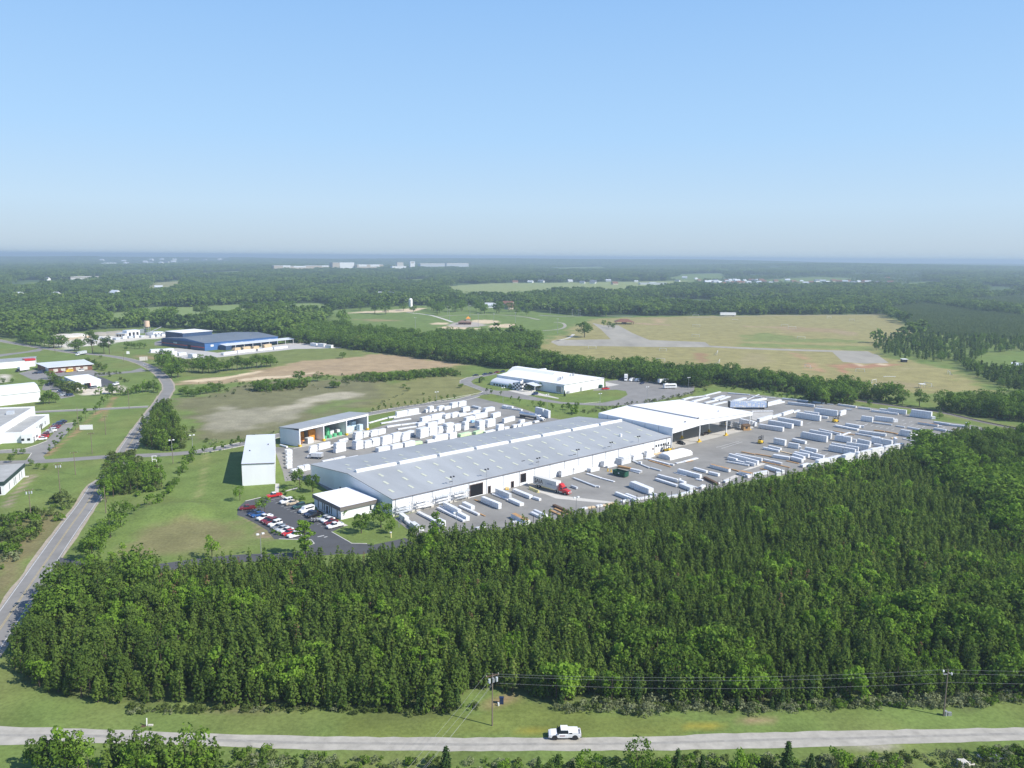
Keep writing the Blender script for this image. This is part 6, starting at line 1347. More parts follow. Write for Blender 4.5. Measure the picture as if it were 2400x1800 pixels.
g = MB(); g.add([(TL+2.66,-1.0,2.82),(TL+3.4,-1.0,2.06),(TL+3.4,1.0,2.06),(TL+2.66,1.0,2.82)],[(0,1,2,3)]); g.build('windscreen','glass',t); MB().box(LT-.02,LT+.05,-.5,.5,.7,1.5).build('grille','dark',t)
for y in (-.7,.7): MB().box(LT-.2,LT+.04,y-.18,y+.18,.95,1.25).build('headlight',LENS,t)
# ---- rail car with wrapped load behind the shed
a, b_ = P('N4',60,258), P('N4',638,258); d = b_-a; LT = d.length; t = thing('rail_flatcar','flat rail car stacked with blue and white wrapped packs behind the white shed','rail car',(a.x,a.y+1.4,.06),math.atan2(d.y,d.x))
MB().box(0,LT,-1.4,1.4,.9,1.15).build('deck','dark',t); MB().box(-.1,.35,-1.5,1.5,1.15,4.7).build('end_bulkhead','dark',t); MB().box(LT-.35,LT+.1,-1.5,1.5,1.15,4.7).build('end_bulkhead','dark',t)
MB().box(.3,LT-.3,-1.35,1.35,1.15,4.6).build('load_core','wrap',t)
M['wrapblue2'] = mat('pale_blue_print',(.38,.52,.8),.5,var=.1,scale=2)
b = MB(); nC = int(LT/1.05); rng = random.Random(3)
for i in range(nC):
    for j in range(5):
        x_ = .45+i*(LT-.9)/nC; z_ = 1.25+j*.66
        if rng.random() < .85: b.box(x_+.12,x_+(LT-.9)/nC-.18,-1.4,-1.36,z_+.12,z_+.54)
b.build('wrap_print','wrapblue2',t)
for x_ in (2,3.6,LT-3.6,LT-2): MB().cyl((x_,-.9,.45),(x_,.9,.45),.45,12).build('wheel','dark',t)
MB().box(.3,LT-.3,-1.38,1.38,4.6,4.66).build('load_cover','wrapgrey',t)
# ---- forklifts
def forklift(p, rz, lab):
    t = thing('forklift', lab, 'forklift', (p.x,p.y,.04), rz, 'yellow forklifts in the yard'); t.scale = (1.25,)*3
    MB().loft([sec(x,hw,z0,z1,.12) for x,hw,z0,z1 in ((-1.6,.6,.4,1.3),(-1.2,.75,.35,1.5),(.2,.75,.35,1.15),(.9,.7,.35,.9))]).build('body','yellow',t)
    MB().box(-.9,-.2,-.4,.4,1.15,1.35).box(-1.0,-.85,-.4,.4,1.3,1.9).build('seat','dark',t)
    b = MB()
    for x_ in (-1.15,.35):
        for y in (-.62,.62): b.box(x_-.05,x_+.05,y-.05,y+.05,1.1,2.5)
    b.box(-1.2,.4,-.68,.68,2.5,2.58); b.build('overhead_guard','dark',t)
    b = MB()
    for y in (-.4,.4): b.box(1.0,1.14,y-.07,y+.07,.1,2.9)
    for z_ in (.5,1.6,2.8): b.box(1.02,1.12,-.4,.4,z_,z_+.1)
    b.build('mast','dark',t)
    MB().box(1.14,2.3,-.5,-.35,.12,.18).box(1.14,2.3,.35,.5,.12,.18).build('forks','steel',t)
    for x_ in (-1.1,.6):
        for y in (-.75,.6): MB().cyl((x_,y,.4),(x_,y+.18,.4),.4,12).build('wheel','rubber',t)
forklift(P('N4',540,775), .9, 'yellow forklift driving in the open middle of the right yard'); forklift(P('N4',1685,452), .5, 'yellow forklift working beside the tallest stacks of the right yard'); forklift(P('N3',790,385), 2.4, 'forklift by the factory end windows beside the tarped pile')
# ---- white pickup on the gravel road
a, b_ = P('PT',620,1010), P('PT',1560,1005); d = (a-b_).normalized(); c = (a+b_)/2+Vector((0,.9,0))-d*.35
b0, g0, r0, w0, ri0, wb, wr, hf, zf, hr = car_meshes('pickup')
t = thing('pickup_truck','white work pickup with a covered bed driving on the gravel road','pickup',(c.x,c.y,.05),math.atan2(d.y,d.x)); t.scale = (1.06,1.06,1.06)
ob('body', painted(b0,'white'), t); ob('windows', g0, t); ob('roof', painted(r0,'white'), t)
for sx in (-1,1):
    for sy in (-.8,.8): k = ob('wheel', w0, t, (wb*sx,sy,wr)); ob('rim', ri0, k)
for sy in (-.6,.6): ob('headlight', LAMP, t, (hf,sy,zf)); ob('taillight', TLAMP, t, (hr,sy*1.25,zf+.1))
o = MB().loft([sec(x,hw,1.08,z1,.1) for x,hw,z1 in ((-2.3,.93,1.42),(-.6,.93,1.46))]).build('bed_cover',PT_C['white'],t); fix_normals(o.data); MB().box(-1.25,-.72,-.945,.945,1.14,1.36).build('side_window','glass',o)
MB().box(-2.85,-2.7,-.95,.95,.42,.62).build('bumper','dark',t); MB().box(2.7,2.84,-.9,.9,.42,.66).build('bumper','steel',t); MB().box(.0,.9,.945,.95,.72,.86).build('door_lettering','maroon' if 'maroon' in M else PT_C['maroon'],t)
for y in (-1.05,1.05): MB().box(1.05,1.2,y-.1,y+.1,1.15,1.4).build('mirror','dark',t)
b = MB()
for x_ in (1.75,-1.75): b.cyl((x_,-.945,.42),(x_,.945,.42),.5,14)
b.build('wheel_arch','dark',t)
# ================================================================== POLES, WIRES, SIGNS, GOALS
def pole(p, h, lab, kind='plain', name='utility_pole', cat='pole', grp=None, rz=0, r=.15):
    t = thing(name, lab, cat, (p.x,p.y,T(p.x,p.y)-.05), rz, grp); m = 'pole'
    if kind == 'lamp': m = 'galv'
    MB().cyl((0,0,0),(0,0,h),r,8,r*.65).build('post',m,t)
    if kind in ('arm','trans'):
        MB().box(-1.3,1.3,-.08,.08,h-.5,h-.36).build('crossarm','wooddark',t); b = MB()
        for x_ in (-1.2,0,1.2): b.cyl((x_,0,h-.36),(x_,0,h-.1),.06,6)
        b.build('insulator','conclight',t)
    if kind == 'trans':
        for x_ in (-.75,0.05,.75): MB().cyl((x_,-.3,h-1.6),(x_,-.3,h-.8),.22,10).build('transformer','galv' if x_ == .05 else 'wrapgrey',t)
    if kind == 'vee':
        b = MB(); b.box(-.9,0,-.07,.07,h-1.0,h-.88); b.cyl((-.9,0,h-.95),(-1.0,0,h-.3),.07,6); b.cyl((.0,0,h-.6),(.9,0,h-1.1),.07,6); b.build('crossarm','galv',t); MB().cyl((.9,0,h-1.2),(.9,0,h-.8),.14,8).box(-1.1,-.85,-.1,.1,h-.4,h-.05).build('insulator','white',t)
    if kind == 'lamp':
        MB().box(-.9,.9,-.05,.05,h-.1,h).build('lamp_arm','galv',t)
        for x_ in (-.8,.8): MB().box(x_-.35,x_+.35,-.3,.3,h-.15,h+.2).build('lamp_head','white',t)
    return t
p1_ = P('B2',978,555); p2_ = P('B3',1690,1045)
pole(p1_,10.6,'weathered timber pole with three transformers beside the gravel road','trans',rz=.45)
MB().box(0,.01,0,.01,0,.01)
pole(p2_,9.7,'dark pole with angled arms on the verge at the right','vee',rz=.2)
t = MB().cyl((0,0,0),(0,0,1.0),.35,10).box(.5,1.2,-.2,.2,0,.7).build('ground_transformer','galv'); t.location = P('B3',1700,1042); tag(t,'grey drum and box at the foot of the right roadside pole','transformer box')
def wire(name, a, b_, sag, lab, r=.011):
    pts = [a.lerp(b_,i/16)-Vector((0,0,sag*4*(i/16)*(1-i/16))) for i in range(17)]; o = MB().tube([q-a for q in pts], r, 4).build(name,mat('wire_grey',(.2,.2,.2),.6) if 'wg' not in M else M['wg']); o.location = a; tag(o, lab, 'power line', 'power lines along the gravel road')
M['wg'] = mat('wire_grey',(.4,.4,.4),.6)
A_ = lambda p, x_, z_: Vector((p.x+x_,p.y,z_))
far_r = ex(p1_, p2_, 95)
for k,(x_,za,zb) in enumerate(((-1.1,10.5,9.6),(0,10.0,8.8),(1.1,8.6,7.0))):
    wire('power_wire', A_(p1_,x_,za), A_(p2_,x_*.8,zb), 1.2, ['uppermost','middle','lowest'][k]+' power wire strung between the two roadside poles')
    wire('power_wire', A_(p2_,x_*.8,zb), A_(far_r,x_*.8,zb), 1.2, ['uppermost','middle','lowest'][k]+' power wire running right from the dark pole')
dl_ = P('B2',430,830)
for k,(x_,z_) in enumerate(((-1.2,10.4),(.2,10.2),(1.2,10.4),(.1,8.4))):
    q = P('B2',[405,450,520,505][k],830,[9.6,9.5,9.4,8][k]); e = A_(p1_,x_,z_)+(q-A_(p1_,x_,z_))*1.7
    wire('power_wire', A_(p1_,x_,z_), e, .8, ['leftmost','second','third','rightmost'][k]+' power wire coming down across the gravel road from the timber pole')
t = MB().box(-.4,.4,-.3,.3,0,1.3).box(-.45,.45,-.35,.35,1.3,1.36); o = t.build('utility_box','navy' if 'navy' in M else PT_C['navy']); o.location = P('B2',1038,412); tag(o,'dark blue utility cabinet in the clearing at the forest edge','cabinet')
o = MB().cyl((0,0,0),(0,0,.6),.18,8).build('marker_post','white'); o.location = P('B2',1018,425); tag(o,'short white marker post beside the blue cabinet','post')
t = thing('valve_marker','white post and cap on the verge left of the gravel road','post',P('B1',950,1385)); MB().cyl((0,0,0),(.1,0,1.5),.12,8).build('post','white',t); MB().box(.3,1.2,-.2,.2,0,.25).build('cap','conclight',t); MB().box(-.9,0,-.5,.3,0,.05).build('patch','wooddark',t)
for i,(fr,x_,y_,h,k,lab) in enumerate((('RL',1065,578,11.5,'trans','timber pole with white transformers on the roadside lawn at left'),('RL',550,1010,10,'trans','pole with white transformer above the roadside bushes at left'),('RL',1335,248,9.5,'arm','slim brown pole beside the cross street at left'),
    ('Z1',598,1392,9.5,'arm','crossarm pole in the middle of the left lawn'),('Z1',686,1270,9.5,'arm','crossarm pole at the far side of the left lawn'),('Zl',1675,990,11,'plain','slim pole beside the narrow street'),('Zl',1015,1210,10,'plain','pale pole by the row of street saplings'),
    ('Z5',687,562,9.5,'plain','grey pole under the bright green roadside tree'),('LB',715,475,12,'plain','pole at the far road junction'),('LB',1605,600,9,'plain','pole on the inside of the road bend'),('LB',1898,720,11,'plain','pole at the road fork'),('LB',1220,490,13,'plain','pale pole beside the two tall road pines'),('Z1',1122,1455,6,'plain','thin post by the hedge on the street corner'))):
    pole(P(fr,x_,y_),h,lab,k,rz=.6)
for i,(fr,x_,y_,h,lab) in enumerate((('N1',1106,975,6.9,'twin lamp post on the near fence before the pipe racks'),('N2',1106,985,6.9,'twin lamp post on the near fence before the red lorry'),('N3',965,1062,6.6,'twin lamp post on the near fence before the long white packs'),('N5',1112,872,7.5,'lamp post at the near edge of the right yard'),('N5',1976,682,7.5,'lamp post in the far right corner of the yard'),
    ('Z6',45,1490,6.9,'twin white lamp post on the grass mound side'),('Zq',825,520,9,'lamp post between the plant road and back yard'),('Zq',1300,600,9,'lamp post on the grass strip behind the tanker'),('Zq',1870,590,9,'lamp post beside the white shed roof'),('Z1',1118,1420,8,'lamp post by the street corner hedge'),('Z1',1250,1385,8,'lamp post by the street saplings'),('Z7',1535,150,9,'lamp post on the plant forecourt edge'),('Z3',1142,985,9,'lamp post by the railway hedge'),('YR',655,240,9,'lamp post between the railway and the tree belt'),('Zr',770,140,8,'lamp post on the verge behind the long stacks'))):
    pole(P(fr,x_,y_),h,lab,'lamp','lamp_post','lamp post',rz=.6,r=.11)
G6 = 'floodlight masts of the ball park'
fl = sorted([(1015,385,15),(1180,345,15),(1247,440,17),(1373,440,17),(1890,490,17),(738,447,13),(1548,402,14),(1830,330,9),(1900,330,9),(2010,345,9),(2060,345,10),(2072,350,9),(1000,335,12),(1625,300,9),(1170,300,10)])
for i,(x_,y_,h) in enumerate(fl): pole(P('BF',x_,y_),h,'floodlight mast in the ball park, %s'%ordinal(i,len(fl)),'lamp','floodlight_mast','mast',G6,r=.22)
def goal(fr, x1,y1,x2,y2, lab):
    a, b_ = P(fr,x1,y1), P(fr,x2,y2); d = b_-a; L = max(d.length,6.5); t = thing('soccer_goal',lab,'goal',(a.x,a.y,.05),math.atan2(d.y,d.x),'white soccer goals on the sports fields'); r = .13
    b = MB(); b.tube([Vector((0,0,0)),Vector((0,0,2.5)),Vector((L,0,2.5)),Vector((L,0,0))],r,6); b.build('goal_frame','white',t)
    b = MB(); b.tube([Vector((0,0,2.5)),Vector((0,1.8,0)),Vector((L,1.8,0)),Vector((L,0,2.5))],r*.7,5); b.build('back_frame','galv',t)
gl = [('RT',305,216,358,219),('RT',360,234,420,235),('RT',430,314,492,317),('RT',1158,290,1218,293),('RT',890,572,912,574),('RT',1015,668,1050,660),('RT',1425,684,1455,690),('RT',490,540,515,545),('RT',1612,590,1630,602),('RT',840,174,880,175),('RT',665,154,690,154),('SF',1292,350,1340,351),('SF',1290,432,1348,435),('SF',1284,514,1346,517),('SF',1240,800,1245,790),('Z3',935,792,990,795),('Z3',495,710,545,712),('Z3',955,725,1000,727),('Z3',1328,755,1333,740),('Z3',1340,812,1346,798)]
gl.sort(key=lambda g: FR[g[0]][0]+g[1]*FR[g[0]][2]/2212)
for i,g in enumerate(gl): goal(*g,'white soccer goal on the sports field, %s'%ordinal(i,len(gl)))
t = thing('goal_cover','small white shelter roof at the near edge of the sports field','shelter',P('RT',1410,700)); MB().box(-2,2,-1.5,1.5,2.6,2.8).build('roof','white',t)
for x_ in (-1.8,1.8):
    for y in (-1.3,1.3): MB().cyl((x_,y,0),(x_,y,2.6),.1,6).build('post','galv',t)
t = thing('booth','small dark booth with white roof by the young conifers','booth',P('RT',1268,498)); MB().box(-2,2,-2,2,0,2.4).build('wall','dark',t); MB().box(-2.4,2.4,-2.4,2.4,2.4,2.8).build('roof','white',t)
o = MB().box(-4.5,4.5,-.4,.4,.35,.5).box(-4,-3.8,-.4,.4,0,.35).box(3.8,4,-.4,.4,0,.35).build('bench','white'); o.location = P('RT',1155,615); tag(o,'long white bench in the near sports field','bench')
o = MB().box(-4.5,4.5,-.4,.4,.35,.5).box(-4,-3.8,-.4,.4,0,.35).box(3.8,4,-.4,.4,0,.35).build('bench','white'); o.location = P('SF',1635,377); tag(o,'long white bench at the far sports field','bench')
def sign(fr, x_, y_, w_, h, z0, lab, m='white', rz=0, nm='sign_board'):
    t = thing(nm,lab,'sign',P(fr,x_,y_),rz)
    MB().box(-w_/2,w_/2,-.08,.08,z0,z0+h).build('panel',m,t)
    for q in (-w_/2+.15,w_/2-.15): MB().box(q-.08,q+.08,.08,.2,0,z0+h).build('post','galv',t)
    return t
sign('Zl',1120,1262,6,2.4,.3,'blank white billboard beside the row of street saplings',rz=.2); sign('LB',1862,600,6,3.2,1.2,'pale sign board at the outside of the road bend','conclight',rz=.5); sign('LB',1660,505,2.4,2.4,.6,'small white and red sign on the lawn by the road','white',rz=.3)
t = thing('frame_sign','open white frame sign at the street corner','sign',P('Z5',985,228),.3)
for q in (0,1.6): MB().box(q,q+.25,0,.2,0,2.6).build('post','white',t)
for z_ in (.9,2.4): MB().box(.25,1.6,0,.2,z_,z_+.2).build('panel','white',t)
sign('Zp',1095,930,1.2,.7,.2,'small white notice by the driveway lawn') if 0 else None
t = thing('entrance_marker','pale yellow gate post at the driveway corner','post',P('N1',105,1040)); MB().cyl((0,0,0),(0,0,1.6),.22,8).build('post','yellowpale',t); MB().box(-.3,.3,-.3,.3,1.6,1.75).build('cap','white',t)
sheet('path','' or PP('PK',[(1010,40),(1120,45),(1100,290),(1000,280)]),'conclight',.05); sheet('path',PP('PK',[(1280,240),(1620,150),(1640,175),(1300,262)]),'conclight',.05)
sheet('path',PP('PK',[(1150,360),(1190,350),(1390,450),(1820,610),(1880,660),(1700,590),(1300,460)]),'conclight',.052); sheet('path',PP('PR',[(1320,960),(1400,970),(1700,1110),(1740,1130),(1600,1160),(1590,1110)]),'conclight',.05)
sheet('path',PP('PR',[(700,580),(760,570),(1330,880),(1240,900)]),'conclight',.04)
for i,(fr,x_,y_,lab) in enumerate((('B3',1830,1365,'cream painted debris lump among weeds at the bottom right'),('B3',1990,1330,'grey metal scrap frame half sunk in weeds at the bottom right'))):
    b = MB(); rng = random.Random(i)
    if i == 0: b.loft([sec(x,hw,0,z1,.15) for x,hw,z1 in ((-1.6,.4,.5),(-1.2,.7,.9),(0,.75,.95),(.6,.5,.6),(1.5,.45,.5))])
    else:
        for k in range(5): b.box(-2+k*.8,-1.8+k*.8,-.6,.6,0,.7)
        b.box(-2,2,-.6,-.5,.6,.75); b.box(-2,2,.5,.6,.6,.75)
    o = b.build('scrap','conclight' if i == 0 else 'galv'); o.location = P(fr,x_,y_); tag(o,lab,'scrap')
# ================================================================== SINGLE TREES
def tl(kinds, fr, pts, hlo, hhi, what, grp, name='tree', cat='tree', top=False, wide=1.0):
    q = sorted(pts, key=lambda a: a[0]); n = len(q)
    for i, a in enumerate(q):
        h = a[2] if len(a) > 2 else random.uniform(hlo,hhi)
        p = P(fr,a[0],a[1],h*.88) if top else P(fr,a[0],a[1])
        tree(random.choice(kinds) if isinstance(kinds,list) else kinds, name, p.x, p.y, h, '%s, %s' % (what, ordinal(i,n)) if n > 1 else what, cat, grp if n > 1 else None, wide=wide)
tl(BIGPINE+BROADS[:1]+PINES[:2],'Z1',[(935,1300),(950,1345),(985,1362),(1020,1340),(1050,1365),(1085,1335),(1115,1358),(1145,1325),(1175,1345),(965,1275),(1005,1295),(1045,1300),(1090,1290),(1130,1290),(985,1240),(1030,1250),(1075,1245),(1115,1250),(1150,1270),(1005,1205),(1050,1205),(1095,1205),(1025,1180),(1070,1175),(1100,1180)],9.5,12.5,'tall pine in the thick clump between road and scrub field','tall pines between road and scrub field','tall_pine',wide=.85)
tl(BIGPINE[:2]+BROADS+LIGHTS,'Z5',[(665,440),(700,470),(735,455),(775,445),(815,440),(850,430),(890,425),(930,415),(970,405),(1010,395),(1045,385),(690,400),(730,405),(770,390),(810,380),(850,370),(895,365),(940,360),(985,345),(1025,340),(715,355),(760,340),(805,330),(850,320)],5,9,'tree in the clump on the street corner lawn','trees of the street corner clump','corner_tree',wide=.85)
tl(LIGHTS,'Z5',[(690,490,9)],9,9,'bright green tree leaning over the road by the grey pole',None,'leafy_tree')
tl(BROADS,'Z5',[(785,650,8.5),(715,720,8),(640,800,7.5),(600,885,7.5),(560,860,6.5),(660,760,6.5)],7,9,'round dark tree in the row along the mound foot','round trees along the mound foot','round_tree')
tl(LIGHTS,'Z5',[(1375,850,7.5),(800,880,6),(730,910,5),(1290,330,5) if 0 else (1555,480,6)],5,7,'pale young tree on the mound lawn','pale young trees on the mound lawn','young_tree')
tl(BUSHG+SAPL,'Z5',[(1240,200),(1215,235),(1195,270),(1180,300),(1160,335),(1140,370),(1120,400),(1100,430),(1080,455),(1060,480),(1030,500),(1000,520),(970,540),(950,560),(1060,470),(900,575),(870,590)],2.2,4,'shrub in the curving row on the mound side','curving row of shrubs on the mound side','shrub','shrub')
tl(SAPL,'Z1',[(1255,1410),(1325,1400),(1390,1385),(1447,1372),(1505,1358),(1555,1342)],4,5.5,'street sapling left of the tall warehouse','street saplings left of the tall warehouse','sapling')
tl(SAPL+LIGHTS[:1],'Zl',[(640,1570),(720,1500),(790,1420),(890,1330),(980,1265),(1050,1180),(1110,1110),(1240,1050),(1290,990),(1340,930),(1390,880),(1440,830),(1460,790)],4,6,'street sapling in the red-earth strip by the white office','saplings of the red-earth strip','sapling')
tl(SAPL,'Zr',[(65,225),(130,205),(200,190),(265,190),(345,170),(420,160),(490,150),(560,140),(630,130),(690,120),(760,115),(820,100),(890,92),(965,80)],3.4,4.5,'roadside sapling behind the back yard','roadside saplings behind the back yard','sapling')
tl(SAPL+BUSHG[:1],'Zq',[(650,430),(700,440),(800,450),(910,500),(1000,535),(1145,560),(1235,570),(1360,605),(1470,620),(1590,640)],3.4,5,'young tree on the grass strip before the plant','young trees on the plant grass strip','sapling')
tl(BROADS[:2],'Zq',[(1530,605),(1620,590)],4.5,5.5,'round bush on the grass strip behind the tanker','round bushes behind the tanker','bush','bush')
tl(BROADS+LIGHTS,'Zq',[(1090,385,4.5),(1210,390,6),(900,375,4),(595,310,4.5)],4,6,'ornamental tree along the plant front','ornamental trees along the plant front','ornamental_tree')
tl(CEDAR,'Zq',[(1490,455,4),(570,310,4)],4,4,'dark evergreen at a corner of the plant','dark evergreens at the plant corners','evergreen')
tl(BROADS,'Z6',[(380,905,7.5),(490,935,7.5)],7,8,'round shade tree beside the factory end wall','shade trees beside the factory end wall','shade_tree')
tl(BROADS+LIGHTS[:1],'Z6',[(910,1290,7.2),(1080,1240,8),(1170,1290,4.5),(760,1160,4)],6,8,'lawn tree beside the office','lawn trees beside the office','lawn_tree',wide=1.15)
tl([POPL],'Z6',[(430,1490,11.5)],11,11,'tall columnar bright tree at the car park entrance',None,'columnar_tree',wide=1.4)
tl(LIGHTS,'Z6',[(75,1120,6.5)],6,7,'round leafy tree in the middle of the office car park',None,'leafy_tree',wide=1.15)
tl(LIGHTS,'N1',[(800,1085,9)],9,9,'bright tree standing out above the plantation edge by the yard',None,'leafy_tree',wide=1.2)
tl(BUSHG,'Z6',[(150,1290),(195,1305),(15,1120),(260,960),(330,1000),(400,1020),(250,930),(390,1000)],1.2,2,'low shrub around the office car park','low shrubs around the office car park','shrub','shrub')
tl(BROADS,'SF',[(415,520,19)],19,19,'big solitary spreading oak beside the gravel car park',None,'oak_tree',wide=1.3)
tl(BROADS,'SF',[(570,430,9),(610,445,8),(645,455,8)],8,9,'small round tree beside the picnic shelter','small trees beside the picnic shelter','round_tree')
tl(BROADS,'BF',[(145,440,20),(410,330,21),(495,335,19),(640,305,14),(720,318,12),(915,340,15),(1230,310,18),(1300,330,15),(1415,325,18),(1555,340,14),(870,300,18),(940,305,16),(1120,300,16),(1640,340,12),(1010,310,16),(1060,315,16),(1270,320,16),(290,305,15)],14,20,'park tree around the ball diamonds','park trees around the ball diamonds','park_tree',wide=1.15)
tl(BIGPINE,'LB',[(1200,490,20),(1350,495,15),(1420,495,15)],15,20,'tall road pine at the bend','tall pines at the road bend','tall_pine')
tl(BROADS,'LB',[(970,455,11),(700,420,13),(760,415,12),(640,420,12),(580,400,11),(520,390,11),(460,380,12),(400,370,11),(340,360,12),(300,345,11),(1020,450,10),(800,410,11),(1000,455,9)],9,12,'leafy tree beside the far road by the concrete works','leafy trees along the far road','roadside_tree',wide=1.3)
tl(BROADS+BIGPINE[:1],'BL',[(640,450,13),(680,440,12),(710,470,13),(750,500,13),(650,400,12),(760,460,12),(620,420,11),(700,505,11)],11,13,'dark tree in the clump inside the road bend','dark trees inside the road bend','corner_tree',wide=1.3)
tl(BROADS+BIGPINE,'BL',[(840,460),(880,455),(920,455),(950,465),(1000,465),(1060,465),(1090,460),(900,420),(950,410),(1000,400),(1040,410),(1120,450),(1150,450),(1190,445),(1230,442),(1270,438),(1310,432),(1350,428),(1390,425),(1430,420),(1470,415),(1500,412),(1545,402,5)],8,11,'tree in the straight row before the blue works','row of trees before the blue works','row_tree',wide=1.25)
tl(BROADS,'BL',[(800,640),(830,655),(880,655),(930,640),(980,630),(1050,620),(1080,615),(1020,600)],4,6,'leafy bush at the left edge of the scrub field','leafy bushes at the scrub field edge','bush','bush',wide=1.5)
tl(BROADS+LIGHTS[:1],'BL',[(1370,600),(1410,608),(1450,610),(1500,605),(1550,600),(1590,595),(1640,585),(1690,590),(1730,530,8),(1750,580),(1800,560),(1470,570),(1560,565),(1880,530,6.5),(1960,515,3.5),(2010,585,5),(2050,582,4),(2085,345,6)],4.5,7,'bush in the thicket between the two bare fields','thicket between the two bare fields','bush','bush',wide=1.5)
tl(BROADS,'Z2',[(590,915,4),(640,910,4.5),(700,905,5),(760,915,6),(820,920,7),(870,915,6),(930,905,6),(990,915,6),(1040,900,6),(1090,895,6),(1150,890,6),(1200,885,6),(1250,880,6),(1300,890,3),(955,965,2.6),(985,985,2.4),(1085,1010,1.6),(505,965,5),(1330,965,3)],4,7,'bush in the green thicket left of the plant','green thicket left of the plant','bush','bush',wide=1.7)
tl(BROADS+SHRUB,'LB',[(690,850),(720,880),(760,905),(800,930),(840,950),(890,975),(930,985),(980,1000),(650,820)],4.5,6,'hedge tree between workshop and hall car park','hedge between workshop and hall car park','hedge_tree',wide=1.4)
tl(BROADS,'LB',[(640,1140,9),(560,1150,6),(720,1130,6),(540,910,5),(600,900,3),(50,880,4),(160,870,3.5)],4,9,'round bush around the white hall','round bushes around the white hall','bush','bush')
tl(BROADS[:2]+LIGHTS,'LB',[(1240,1030,4),(1300,1035,6),(1420,1010,6),(1460,1020,7),(1560,1030,6),(1660,1030,5),(1700,1020,5),(1760,1005,6),(1800,1010,6),(1850,1000,7),(1890,990,8),(1930,985,7),(1990,985,8),(2040,1000,6),(1620,1035,3)],4,7,'tree in the scrub line behind the narrow street','scrub line behind the narrow street','scrub_tree')
tl(BROADS[:2]+SHRUB[:1],'LB',[(1180,630),(1210,640),(1240,660),(1280,680),(1320,700),(1360,710),(1130,600),(1310,550,3)],4,6,'bushy tree right of the brick unit','bushy trees right of the brick unit','bush','bush')
tl(SHRUB,'LB',[(1240,775),(1300,770),(1360,765),(1420,760),(1500,755),(1560,750),(1430,790),(1560,830),(1610,850),(1640,860)],1.5,2.2,'small shrub along the driveway of the brick unit','small shrubs along the brick unit driveway','shrub','shrub')
tl(BROADS,'BL',[(370,262),(400,265),(440,268),(480,265),(340,258),(330,280,4)],5,6.5,'clipped round tree before the blue works','round trees before the blue works','round_tree')
tl(BROADS,'Z1',[(70,1450),(200,1470,3),(250,1490,2.5),(300,1495,2.5),(100,1400,3),(150,1395,3)],2.5,4,'ornamental bush at the left street corner','ornamental bushes at the left street corner','bush','bush')
tl(BROADS,'Z4',[(1000,1060,11),(1060,1065,10),(940,1040,11),(1210,1085,4.5),(590,1000,5),(705,1010,6),(840,1035,7),(480,995,3.5),(520,990,3.5),(1665,1165,4)],4,11,'tree on the grass between yard and railway','trees between yard and railway','railway_tree')
# foreground: below the gravel road
tl(BROADS+LIGHTS,'B1',[(370,1420,8),(230,1475,6),(490,1450,7),(300,1490,7),(420,1480,7),(560,1560,6)],6,8,'bright leafy treetop at the bottom left below the gravel road','bright treetops at the bottom left','leafy_tree',top=True)
tl(PINES+BROADS[:1],'B1',[(720,1440,8),(780,1470,7.5),(870,1425,8.5),(940,1450,8),(1010,1480,8),(1100,1500,7.5),(1190,1450,8.5),(1280,1490,7.5),(1390,1490,8),(680,1530,7),(840,1510,7),(1060,1540,7),(1300,1560,7),(1700,1550,6)],7,8,'treetop in the pine clump at the bottom edge','pine clump at the bottom edge','pine_tree',top=True)
tl(LIGHTS,'B1',[(1230,1520,7.5),(800,1540,7),(980,1560,7),(1330,1530,7)],7,8,'yellow-green treetop among the bottom pines','yellow-green treetops among the bottom pines','leafy_tree',top=True)
tl(CEDAR,'B2',[(675,705,5.2),(1280,765,3.2),(1400,750,3.6),(1500,790,3),(1700,780,3.2),(2180,718,5)],3,5,'dark conical cedar below the gravel road, middle group','dark cedars below the gravel road','cedar',top=True)
tl(CEDAR,'B3',[(690,1232,6),(835,1298,3.6),(130,1310,4),(1150,1325,3.4)],3,6,'dark conical cedar below the gravel road, right group','dark cedars below the gravel road at right','cedar',top=True)
tl(LIGHTS+BROADS[:1],'B2',[(1055,765,4),(1580,725,5),(1920,675,6),(2090,745,5),(1650,750,4.5),(1380,775,3)],4,6,'bright young tree below the gravel road, middle group','bright young trees below the gravel road','young_tree',top=True)
tl(LIGHTS+BROADS[:1],'B3',[(360,1270,5.5),(450,1300,4.5),(1020,1250,5.5),(1240,1290,4.5),(1390,1310,4),(50,1300,4)],4,6,'bright young tree below the gravel road, right group','bright young trees below the gravel road at right','young_tree',top=True)
# trees standing at the front edge of the plantation
tl(LIGHTS,'B2',[(1395,385,9.5),(1450,390,8),(1500,375,5)],7,9,'bright fresh leafed tree at the clearing edge','bright trees at the clearing edge','leafy_tree',wide=1.2)
tl(LIGHTS,'B2',[(1750,400,7),(1600,350,6),(2150,330,8),(560,300,7)],6,8,'pale green tree in the front edge of the plantation','pale green trees in the plantation edge','leafy_tree')
tl(LIGHTS+BROADS,'B3',[(350,960,9),(410,950,8),(1080,950,8.5),(1540,920,6.5),(1150,960,7),(1900,910,6),(2050,900,7),(2170,890,7)],6,9,'green leafy tree in the right front edge of the plantation','leafy trees in the right plantation edge','leafy_tree')
tl(CEDAR,'B2',[(495,470,3.4),(750,430,4),(1240,260,4),(1420,420,4),(1910,390,6),(1680,350,5)],3,6,'dark cedar against the plantation front','dark cedars against the plantation front','cedar')
tl(CEDAR,'B3',[(820,965,6.5),(640,990,4),(575,995,2.6),(240,1000,3),(350,1000,3)],3,6,'dark cedar against the right plantation front','dark cedars against the right plantation front','cedar')
tl(PINES,'B2',[(600,460,9),(250,440,8.5),(140,430,8),(330,420,7.5)],8,9,'full skirted pine stepping out of the plantation front','full skirted pines of the plantation front','pine_tree',wide=1.15)
